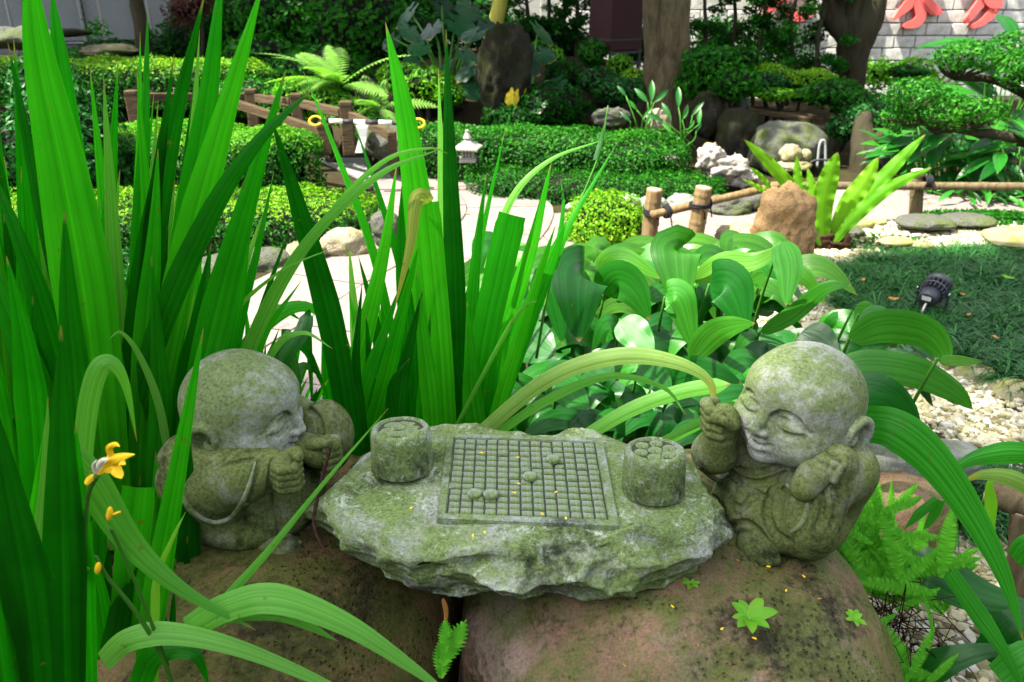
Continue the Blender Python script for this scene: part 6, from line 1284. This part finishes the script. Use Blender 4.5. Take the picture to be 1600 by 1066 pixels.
def iris_front():
    t = thing('iris_clump', 'nearest iris clump at the lower left with a yellow flower', 'plant', A(150, 1180, 1.0)*np.array((1, 1, 0))+np.array((0, 0, .25)))
    L = [(((222, 1120), (240, 950), (280, 720), (318, 512)), (1.06, 1.12), 40, IR, .1, .5), (((105, 1200), (100, 900), (96, 700), (95, 508)), (.92, .95), 62, IR, .15, .55), (((140, 1200), (128, 950), (125, 800), (118, 660)), (.94, .96), 40, IR, -.2, .5), (((70, 1200), (45, 950), (15, 780), (-20, 600)), (.88, .92), 66, IR, .1, .5), (((20, 1200), (0, 1000), (-30, 860), (-80, 720)), (.86, .9), 60, IR, 0, .5),
         (((110, 1150), (125, 800), (134, 660), (150, 585), (172, 566), (196, 600), (214, 690)), (1.05, 1.10), 30, IP, .2, .35), (((190, 1150), (196, 1000), (204, 880), (216, 762)), (1.12, 1.14), 46, IR, .1, .0), (((95, 700), (140, 750), (205, 850), (285, 922), (400, 985)), (.98, .98), 50, IP, -.1, .6), (((290, 985), (350, 950), (430, 935), (540, 975), (640, 1040), (720, 1100)), (1.0, .95), 48, IP, .2, .5), (((310, 978), (370, 955), (440, 960), (530, 1003)), (1.02, 1.0), 34, IP, -.3, .4), (((160, 1035), (200, 1000), (270, 990), (380, 1015), (520, 1075), (600, 1130)), (.98, .95), 38, IP, .2, .6),
         (((300, 1010), (345, 945), (420, 860), (510, 750), (607, 638)), (1.02, 1.15), 19, IP, .1, .8), (((230, 1150), (250, 1000), (245, 940), (262, 860)), (1.08, 1.1), 26, IR, .3, .6), (((150, 1150), (180, 1000), (200, 900), (235, 850)), (1.1, 1.15), 40, IR, .3, .6), (((270, 1180), (265, 1060), (270, 960), (272, 920)), (1.1, 1.1), 16, IR, 0, .6), (((240, 1120), (242, 960), (246, 900), (270, 840), (290, 800)), (1.02, 1.04), 14, M['lime'], .3, .6), (((60, 1150), (62, 900), (70, 760), (75, 620)), (1.05, 1.1), 30, IP, .3, .6), (((180, 1150), (165, 1000), (150, 900), (128, 830)), (1.12, 1.15), 34, IR, -.3, .6), (((200, 1180), (230, 1040), (300, 1020), (330, 1080)), (1.0, .98), 36, IR, .2, .6), (((30, 1150), (60, 980), (110, 860), (150, 800)), (1.15, 1.2), 30, IR, .2, .6)]
    for pts, Y, w, mt, yw, tp in L: leaf_px(t, pts, Y, w*.85, mt, 'cut' if tp == 0 else 'sword', 34, .14, .005, yw, (tp+.1) if tp else .3)
    rg = np.random.default_rng(8)
    for k in range(26):
        u0 = rg.uniform(-60, 300); v1 = rg.uniform(640, 960); u1 = u0+rg.normal(0, 35); leaf_px(t, ((u0, 1200), ((u0+u1)/2, (1150+v1)/2), (u1, v1)), rg.uniform(1.15, 1.42), rg.uniform(20, 40), IR, 'sword', 14, .12, 0, rg.uniform(-.6, .6), .5, nc=5)
    P = pxs(((275, 1090), (255, 1030), (215, 960), (170, 905), (150, 870)), (.98, .96)); V, Fx = tube(P, [.004, .0035, .003], 7, 20); part('flower_stalk', V, Fx, M['stalk'], t)
    P = pxs(((262, 1040), (220, 930), (185, 850), (172, 825)), (.98, .96)); V, Fx = tube(P, [.003, .0025], 7, 16); part('flower_stalk', V, Fx, M['stalk'], t)
    P = pxs(((130, 900), (133, 820), (138, 770), (152, 742)), (.96, .94)); V, Fx = tube(P, [.004, .0035, .0045], 7, 16); part('flower_stalk', V, Fx, M['stalk'], t)
    for (u, v, r, q) in ((153, 888, 5, 12), (171, 803, 5, 14)):
        c = A(u, v, .95); m = MPP(.95, v); V, Fx = sphere(10, 12); o = part('bud', V*np.array((r, r, q))*m@roty(.3).T+c, Fx, M['petal'], t)
    P0 = pxs(((140, 890), (132, 886), (126, 886)), .95); V, Fx = tube(P0, .0022, 6, 8); part('bud', V, Fx, M['lime'], t); P0 = pxs(((172, 806), (182, 802), (188, 800)), .95); V, Fx = tube(P0, .002, 6, 8); part('bud', V, Fx, M['petal'], t)
iris_front()
def flower():
    t = thing('iris_flower', 'yellow iris flower wilting in front of the lower left leaves', 'flower', A(165, 742, .94))
    for pts, w, mt in ((((152, 742), (168, 722), (188, 714), (211, 710)), 17, 'petal'), (((160, 735), (176, 730), (186, 740), (190, 748)), 20, 'petal'), (((152, 742), (142, 748), (136, 754), (133, 757)), 11, 'petal'), (((166, 726), (172, 712), (170, 700), (180, 694), (187, 698)), 11, 'petal'), (((150, 738), (158, 722), (170, 716)), 11, 'petal_pale'), (((170, 728), (185, 720), (196, 726)), 16, 'petal'), (((150, 742), (146, 728), (152, 718)), 7, 'petal_pale')): leaf_px(t, pts, (.94, .925), w, M[mt], 'ovate', 18, .4, .05, .2, name='petal')
    V, Fx = sphere(10, 12); m = MPP(.94, 740); part('flower_base', V*np.array((7, 7, 13))*m@roty(.6).T+A(146, 742, .945), Fx, M['stalk'], t)
flower()
def second_flower():
    t = thing('iris_flower', 'small yellow flower at the far left edge', 'flower', A(8, 322, 2.4))
    for pts in (((8, 326), (2, 322), (-6, 324)), ((8, 326), (14, 322), (20, 325)), ((8, 326), (8, 320), (10, 316))): leaf_px(t, pts, 2.4, 8, M['petal'], 'ovate', 10, .3, .05, name='petal')
    V, Fx = tube(pxs(((40, 420), (20, 360), (8, 326)), 2.4), .003, 6, 10); part('flower_stalk', V, Fx, M['stalk'], t)
second_flower()
# ---------------------------------------------------------------- broad leaved lilies between table and path
def lilies():
    BD, BL = M['broad'], M['broad_lit']; c = A(1020, 640, 2.4)
    t = thing('broad_leaf_lily', 'large clump of glossy broad lily leaves between table and path', 'plant', (c[0], c[1], .1))
    b0 = A(1030, 640, 2.45); b0[2] = .12
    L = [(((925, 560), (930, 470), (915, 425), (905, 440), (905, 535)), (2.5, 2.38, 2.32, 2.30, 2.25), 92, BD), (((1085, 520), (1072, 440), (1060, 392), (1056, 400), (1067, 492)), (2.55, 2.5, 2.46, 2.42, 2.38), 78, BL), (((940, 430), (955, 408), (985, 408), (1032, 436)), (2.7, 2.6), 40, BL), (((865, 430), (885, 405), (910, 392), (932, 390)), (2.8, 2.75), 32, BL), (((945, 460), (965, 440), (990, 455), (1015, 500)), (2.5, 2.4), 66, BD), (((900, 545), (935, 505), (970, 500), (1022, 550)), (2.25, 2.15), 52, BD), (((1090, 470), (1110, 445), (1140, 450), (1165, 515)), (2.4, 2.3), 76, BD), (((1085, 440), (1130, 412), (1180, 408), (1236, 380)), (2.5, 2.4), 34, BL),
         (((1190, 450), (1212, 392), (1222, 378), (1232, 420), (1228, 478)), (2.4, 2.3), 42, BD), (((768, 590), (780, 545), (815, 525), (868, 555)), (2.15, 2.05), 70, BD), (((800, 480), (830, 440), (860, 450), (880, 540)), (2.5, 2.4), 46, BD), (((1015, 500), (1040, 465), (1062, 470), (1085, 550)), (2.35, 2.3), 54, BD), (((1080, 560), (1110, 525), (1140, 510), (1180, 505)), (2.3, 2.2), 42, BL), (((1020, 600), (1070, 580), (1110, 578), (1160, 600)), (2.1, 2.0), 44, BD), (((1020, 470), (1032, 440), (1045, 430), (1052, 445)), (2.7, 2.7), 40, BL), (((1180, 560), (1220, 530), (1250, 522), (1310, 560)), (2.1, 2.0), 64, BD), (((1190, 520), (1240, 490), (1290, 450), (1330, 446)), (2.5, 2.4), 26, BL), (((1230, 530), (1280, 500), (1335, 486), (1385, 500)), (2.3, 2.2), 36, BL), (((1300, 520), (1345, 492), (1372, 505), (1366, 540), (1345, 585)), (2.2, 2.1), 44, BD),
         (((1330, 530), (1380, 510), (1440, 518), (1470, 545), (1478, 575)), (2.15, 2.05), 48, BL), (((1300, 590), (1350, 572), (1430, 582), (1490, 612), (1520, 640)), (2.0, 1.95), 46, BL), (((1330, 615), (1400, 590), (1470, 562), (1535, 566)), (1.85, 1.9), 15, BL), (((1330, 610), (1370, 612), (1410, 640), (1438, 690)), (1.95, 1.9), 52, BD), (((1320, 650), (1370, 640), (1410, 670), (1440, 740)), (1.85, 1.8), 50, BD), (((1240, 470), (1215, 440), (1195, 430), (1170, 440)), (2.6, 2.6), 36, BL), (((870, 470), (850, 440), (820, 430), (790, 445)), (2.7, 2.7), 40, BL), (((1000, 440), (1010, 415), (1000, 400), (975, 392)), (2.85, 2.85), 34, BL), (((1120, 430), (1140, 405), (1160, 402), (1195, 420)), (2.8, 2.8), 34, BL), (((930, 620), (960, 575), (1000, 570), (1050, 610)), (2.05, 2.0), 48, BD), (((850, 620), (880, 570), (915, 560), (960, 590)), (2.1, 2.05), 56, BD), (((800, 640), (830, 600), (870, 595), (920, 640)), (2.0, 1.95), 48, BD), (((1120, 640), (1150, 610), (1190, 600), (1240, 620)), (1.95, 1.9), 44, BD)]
    rg = np.random.default_rng(9)
    for i, (pts, Y, w, mt) in enumerate(L):
        k0 = int(np.argmin([q[1] for q in pts])); pts = pts[k0:] if 0 < k0 < len(pts)-1 and len(pts)-k0 >= 2 and pts[0][1]-pts[k0][1] > 22 else pts          # the blade starts where the stalk has already arched over
        o = leaf_px(t, pts, Y, w*1.22, mt, 'ovate', 26, -.10, .02, rg.uniform(-.25, .25), freq=1.7, curl=-.05, nc=9)
        p = pxs(pts[:1], np.atleast_1d(Y)[:1])[0]; V, Fx = tube([b0+np.array((rg.uniform(-.15, .15)+(p[0]-b0[0])*.85, rg.uniform(.2, .4)+(p[1]-b0[1])*.6, 0)), p*np.array((1, 1, .6))+np.array((0, .16, 0)), p+np.array((0, .015, -.004))], [.008, .006, .004], 6, 8); part('petiole', V, Fx, M['stalk'], t)
    for k in range(290):
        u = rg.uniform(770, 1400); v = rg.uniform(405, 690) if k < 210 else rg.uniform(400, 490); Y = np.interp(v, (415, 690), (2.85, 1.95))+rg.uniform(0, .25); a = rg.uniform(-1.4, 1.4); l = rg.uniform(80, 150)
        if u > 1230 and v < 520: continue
        pts = ((u-sin(a)*l*.1, v+l*.05), (u+sin(a)*l*.25, v-l*.12), (u+sin(a)*l*.6, v-l*.08), (u+sin(a)*l, v+l*rg.uniform(.1, .5))); leaf_px(t, pts, (Y, Y-.10), rg.uniform(.36, .52)*l, BL if (v < 490 and rg.random() < .7) else BD, 'ovate', 18, -.10, .02, 0, freq=1.7, curl=-.05, nc=7, face=(rg.normal(0, .45), -.75, .75))  # leaves towards the back mostly get the sunlit colour
lilies()
def wild_stalk():
    t = thing('grass_stalk', 'thin seeding grass stalk rising above the iris leaves', 'plant', A(838, 560, 1.9))
    V, Fx = tube(pxs(((838, 560), (862, 430), (905, 320), (938, 235), (950, 165)), (1.9, 2.0)), [.004, .003, .0015], 6, 22); part('stem', V, Fx, M['stalk'], t)
    for pts, w, mt in ((((865, 420), (890, 350), (925, 290), (965, 222)), 10, IR), (((760, 420), (800, 310), (860, 250), (945, 218)), 11, IP), (((850, 460), (872, 380), (880, 320), (876, 280)), 9, IR), (((930, 250), (940, 215), (945, 190)), 7, IR)): leaf_px(t, pts, (1.9, 1.98), w, mt, 'sword', 24, .2, .01, .2, .7)
wild_stalk()
hedge([(-4.2, 4.1), (-3.0, 4.0), (-1.9, 4.15)], 1.1, .24, M['hedge_cool'], 'low dark ground shrubs behind the tall iris clump', .06, 900, 3., 61)
# ---------------------------------------------------------------- lower right: pleated leaf, ferns, sprouts
def pleated():
    t = thing('pleated_leaf_plant', 'plant with long pleated arching leaves at the lower right', 'plant', A(1640, 1150, 1.3)*np.array((1, 1, 0)))
    o = leaf_px(t, ((1350, 662), (1400, 672), (1460, 722), (1522, 810), (1570, 905), (1600, 1005)), (1.45, 1.35, 1.22), 56, M['palm'], 'sword', 44, .05, .0, -.1, .75, nc=15)
    for pts, Y, w, mt in ((((1640, 715), (1580, 708), (1520, 718), (1480, 742)), (1.5, 1.5), 28, M['palm']), (((1640, 790), (1590, 752), (1540, 742), (1505, 752)), (1.45, 1.5), 22, M['iris_tip']), (((1545, 830), (1548, 790), (1546, 760), (1552, 742)), (1.55, 1.55), 14, M['lime']), (((1465, 780), (1440, 800), (1425, 815), (1412, 828)), (1.5, 1.5), 12, M['palm']), (((1470, 782), (1462, 800), (1450, 820), (1442, 828)), (1.5, 1.5), 12, M['palm']), (((1380, 890), (1450, 890), (1530, 930), (1640, 960)), (1.62, 1.45), 74, M['broad']), (((1485, 895), (1530, 960), (1570, 1020), (1610, 1100)), (1.35, 1.25), 22, M['palm']), (((1390, 1090), (1450, 1045), (1520, 1020), (1610, 1010)), (1.4, 1.35), 38, M['broad']), (((1540, 1030), (1575, 985), (1610, 970), (1660, 980)), (1.4, 1.4), 44, M['broad']), (((1590, 880), (1610, 860), (1630, 870), (1650, 900)), (1.45, 1.4), 40, M['palm']), (((1560, 1060), (1600, 1030), (1640, 1020), (1680, 1040)), (1.3, 1.3), 40, M['palm'])): leaf_px(t, pts, Y, w, mt, 'sword' if w < 60 else 'ovate', 26, .2, .01, .2, .6)
pleated()
def frond_px(t, me, pts, Y, w=1.):
    p, q = A(*pts[0], Y), A(*pts[1], Y-.05); d = q-p; l = np.linalg.norm(d); link('frond', me, None, t, Matrix.Translation(Vector(p)) @ basis((random.gauss(0, .25), -.9, .55), d).to_4x4() @ Matrix.Diagonal((l*w, l, l*.6, 1)))
def near_fern(base, L, label, seed, n, region, mat='fern', roots=True):
    t = thing('sword_fern', label, 'fern', base); V, T, r = frond_mesh(54, 1., .095, .30, 1.3); me = make_mesh('frond', V, T, rnd=r, smooth=False); me.materials.append(M[mat]); rg = np.random.default_rng(seed); random.seed(seed)
    for pts, Y in L: frond_px(t, me, pts, Y)
    (u0, v0, u1, v1, Y0, Y1) = region
    for k in range(n):
        u, v = rg.uniform(u0, u1), rg.uniform(v0, v1); a = rg.normal(0, 1.1); l = rg.uniform(60, 120); frond_px(t, me, ((u, v), (u+sin(a)*l, v-cos(a)*l*.8)), rg.uniform(Y0, Y1), rg.uniform(.9, 1.4))
    if roots:
        it = [tube([np.asarray(base)+rg.normal(0, .05, 3), np.asarray(base)+rg.normal(0, .09, 3)+np.array((0, -.03, -.08)), np.asarray(base)+rg.normal(0, .1, 3)+np.array((0, -.03, -.2))], [.0015, .0008], 4, 7) for _ in range(22)]; V, Fx = merge(it); part('roots', V, Fx, M['root'], t)
near_fern(A(1360, 950, 1.55), [(((1345, 880), (1425, 728)), 1.62), (((1340, 850), (1345, 745)), 1.60), (((1330, 880), (1318, 760)), 1.60), (((1350, 930), (1330, 800)), 1.52), (((1360, 900), (1400, 790)), 1.6), (((1330, 900), (1290, 850)), 1.55), (((1345, 840), (1370, 770)), 1.66)], 'dense sword fern between the leaning monk and purple boulder', 21, 46, (1325, 800, 1390, 960, 1.5, 1.68))
near_fern(A(1430, 960, 1.5), [(((1390, 920), (1520, 875)), 1.5), (((1400, 900), (1560, 880)), 1.55), (((1440, 920), (1470, 1010)), 1.45), (((1400, 960), (1330, 1000)), 1.45)], 'spreading sword fern under the pleated leaf', 22, 30, (1380, 880, 1490, 960, 1.48, 1.66))
near_fern(A(1430, 1070, 1.35), [(((1440, 1080), (1350, 1062)), 1.35), (((1440, 1075), (1500, 1050)), 1.35)], 'fern fronds at the bottom edge below the sword ferns', 23, 5, (1400, 1060, 1470, 1090, 1.3, 1.4), roots=False)
def rock_fern():
    c = A(690, 1035, 1.06); t = thing('small_fern', 'tiny fern in the crevice between the two boulders', 'fern', c); V, T, r = frond_mesh(12, .62, .30, .2, 1.2); me = make_mesh('frond', V, T, rnd=r, smooth=False); me.materials.append(M['fern']); random.seed(3)
    for pts in (((690, 1040), (728, 985)), ((695, 1020), (712, 1000)), ((688, 1060), (676, 1030)), ((690, 1060), (700, 1030))): frond_px(t, me, pts, 1.08, .8)
rock_fern()
def on_boulder(u, v):                       # where that line of sight meets the plum boulder
    d = ray(u, v); o = np.array((0, 0, CAMZ)); c = np.array((.350, 1.42, .02)); r = np.array((.485, .55, .545))
    for s in np.arange(.8, 2.5, .004):
        p = o+d*s
        if (np.abs((p-c)/r)**3.0).sum() < 1.0: return p
    return o+d*1.5
def sprout(u, v, s, n, label, seed):
    p = on_boulder(u, v); t = thing('sprout', label, 'plant', p); rg = np.random.default_rng(seed); m = s*MPP(1.25, v)
    for k in range(n):
        a = 2*pi*k/n+rg.normal(0, .25); l = m*rg.uniform(.7, 1.15); P = np.array([p+np.array((cos(a)*l*f, sin(a)*l*f, l*(.75*f-.45*f*f)+.004)) for f in np.linspace(0, 1, 10)]); V, Fx, uv = ribbon(P, ovate(np.linspace(0, 1, 10)**1.3)*l*.55+.0004, face=(0, -.4, 1), fold=-.25, nc=5); part('leaf', V, Fx, M['lime'], t, uv=uv)
sprout(1170, 972, 36, 8, 'lime green rosette sprout in a crack of the plum boulder', 1); sprout(1079, 917, 17, 6, 'tiny green sprout beside the right foot of the stone slab', 2); sprout(1334, 972, 20, 7, 'small green sprout near the edge of the plum boulder', 3)
def twig():
    t = thing('dry_twig', 'reddish brown scaly twig lying between profile monk and table', 'twig', A(505, 800, 1.30))
    V, Fx = tube(pxs(((517, 697), (508, 730), (497, 775), (490, 815), (500, 848), (517, 868)), (1.30, 1.27, 1.20)), [.003, .0036, .0038, .0034, .0022, .001], 8, 70); k = np.arange(len(V)); V = V+nz(np.random.default_rng(1).normal(0, 1, V.shape))*.0012; part('scaly_shoot', V, Fx, M['dead_pink'], t)
twig()
def crevice_leaf():
    t = thing('dry_leaf', 'dry curled leaf wedged in the crevice between the boulders', 'leaf', A(697, 960, 1.12)); leaf_px(t, ((692, 935), (697, 958), (694, 985)), 1.12, 9, M['dead'], 'ovate', 10, .4)
crevice_leaf()
PET = [(757, 833, 'yellow petal at the front edge of the slab below the board'), (739, 838, 'orange petal beside the yellow one at the front edge of the slab'), (869, 770, 'round orange petal in the middle of the board'), (809, 716, 'thin orange petal in the upper part of the board'), (752, 709, 'orange petal at the upper left of the board'), (803, 771, 'orange petal left of the centre of the board'), (884, 811, 'orange petal near the bottom right of the board'), (847, 804, 'slanted orange petal at the bottom of the board'), (643, 795, 'tiny orange petal on the dark stain left of the board'), (810, 757, 'pale orange petal just below the lone playing piece')]
for i, (u, v, lab) in enumerate(PET):
    p = onto(u, v, .014); rg = np.random.default_rng(i); a = rg.uniform(0, pi); l = .0085; P = np.array([p+np.array((cos(a)*l*(f-.5), sin(a)*l*(f-.5), .002)) for f in np.linspace(0, 1, 6)]); V, Fx, uv = ribbon(P, ovate(np.linspace(0, 1, 6))*.0045+.0003, face=(0, 0, 1), fold=-.3, nc=3); solo('petal', V, Fx, M['petal'], lab, 'petal', uv=uv)
for i, (u, v) in enumerate(((1152, 878), (1200, 888), (1255, 903), (1280, 938), (1128, 985), (1178, 1000), (975, 1042), (1050, 950), (1228, 925), (1090, 1010))):
    p = on_boulder(u, v); rg = np.random.default_rng(i+50); a = rg.uniform(0, pi); l = .009; P = np.array([p+np.array((cos(a)*l*(f-.5), sin(a)*l*(f-.5), .004)) for f in np.linspace(0, 1, 6)]); V, Fx, uv = ribbon(P, ovate(np.linspace(0, 1, 6))*.0045+.0003, face=(0, -.3, 1), fold=-.3, nc=3); solo('petal', V, Fx, M['petal'] if i % 3 else M['dead'], ('tiny petal on the plum boulder right below the leaning monk foot', 'tiny petal on the plum boulder under the middle of the leaning monk', 'tiny petal on the plum boulder below the leaning monk sleeve', 'tiny petal furthest right on the plum boulder', 'tiny petal just left of the lime rosette sprout', 'tiny petal just below the lime rosette sprout', 'lone tiny petal low on the plum boulder below the slab', 'tiny petal below the sprout at the slab foot', 'tiny petal between rosette sprout and leaning monk', 'tiny petal lower left of the lime rosette sprout')[i], 'petal', group='petals scattered on the plum brown boulder', uv=uv)
# ---------------------------------------------------------------- the big trees behind the camera whose crowns shade the foreground
def shade_mask(gx, gy):                     # does the crown shade this spot of ground?
    n = fbm(np.stack([gx*1.6, gy*1.6, 0*gx], 1), 5, 2)
    full = (gy < 1.85) | ((gx > 1.6+.15*n) & (gy < 4.75+.15*n)) | ((gx < -2.6) & (gy < 4.2))
    dapple = (gy < 3.0) & (n > .05) & ~((gx > .25) & (gx < 1.6) & (gy > 2.25))
    return full | dapple
def canopy():
    rg = np.random.default_rng(77); specs = ((-10.5, -2.6, 'very tall shade tree left of the camera, crown high over the irises'), (-6.5, -6.5, 'very tall shade tree behind the camera, crown high over the stone table')); n = 2000
    g = np.stack([rg.uniform(-5, 6, 12000), rg.uniform(-1.2, 5.0, 12000)], 1); g = g[shade_mask(g[:, 0], g[:, 1])][:n]; z = rg.uniform(13.5, 17, len(g)); k = -SUN
    P = np.stack([g[:, 0]+k[0]/k[2]*z, g[:, 1]+k[1]/k[2]*z, z], 1)
    w = (np.hypot(P[:, 0]-specs[0][0], P[:, 1]-specs[0][1]) < np.hypot(P[:, 0]-specs[1][0], P[:, 1]-specs[1][1]))
    for i, (x, y, lab) in enumerate(specs):
        cl = P[w] if i == 0 else P[~w]; b = np.array((x, y, 0.)); t = thing('shade_tree', lab, 'tree', b); V, Fx = tube([b, b+(.1, 0, 4), b+(0, .2, 9), b+(.1, .3, 14)], [.4, .33, .28, .12], 12, 14, jit=.1); part('trunk', V, Fx, M['bark'], t)
        it = [tube([b+(0, .2, rg.uniform(8, 12)), (b*.5+c*.5)+(0, 0, 3.), c], [.09, .05, .012], 5, 8) for c in cl[rg.integers(0, len(cl), 40)]]; V, Fx = merge(it); part('branches', V, Fx, M['bark'], t)
        m = 16; q = np.repeat(cl, m, 0)+np.random.default_rng(i).normal(0, .13, (len(cl)*m, 3)); foliage_part(t, q, nz(np.random.default_rng(i+5).normal(0, .5, q.shape)-np.array(SUN)), M['canopy'], .17, 'crown', .6, seed=i)
canopy()
# unseen dark hedges added behind and beside the camera, blocking low sky light
def screen(L, wd, ht, label, seed):
    hedge(L, wd, ht, M['dark_leaf'], label, .16, 60, 2.6, seed, z0=0)
screen([(-9.5, -4.2), (-3, -5.0), (3, -5.0), (10, -4.2)], 1.6, 4.2, 'tall dark hedge added behind the camera to block low sky', 301)
screen([(-8.6, -3.2), (-8.9, 2), (-8.6, 6.5)], 1.4, 3.6, 'tall dark hedge added left of the garden to block low sky', 302)
screen([(9.6, -3.2), (10.2, 2), (11.0, 7.5)], 1.4, 3.4, 'tall dark hedge added right of the garden to block low sky', 303)
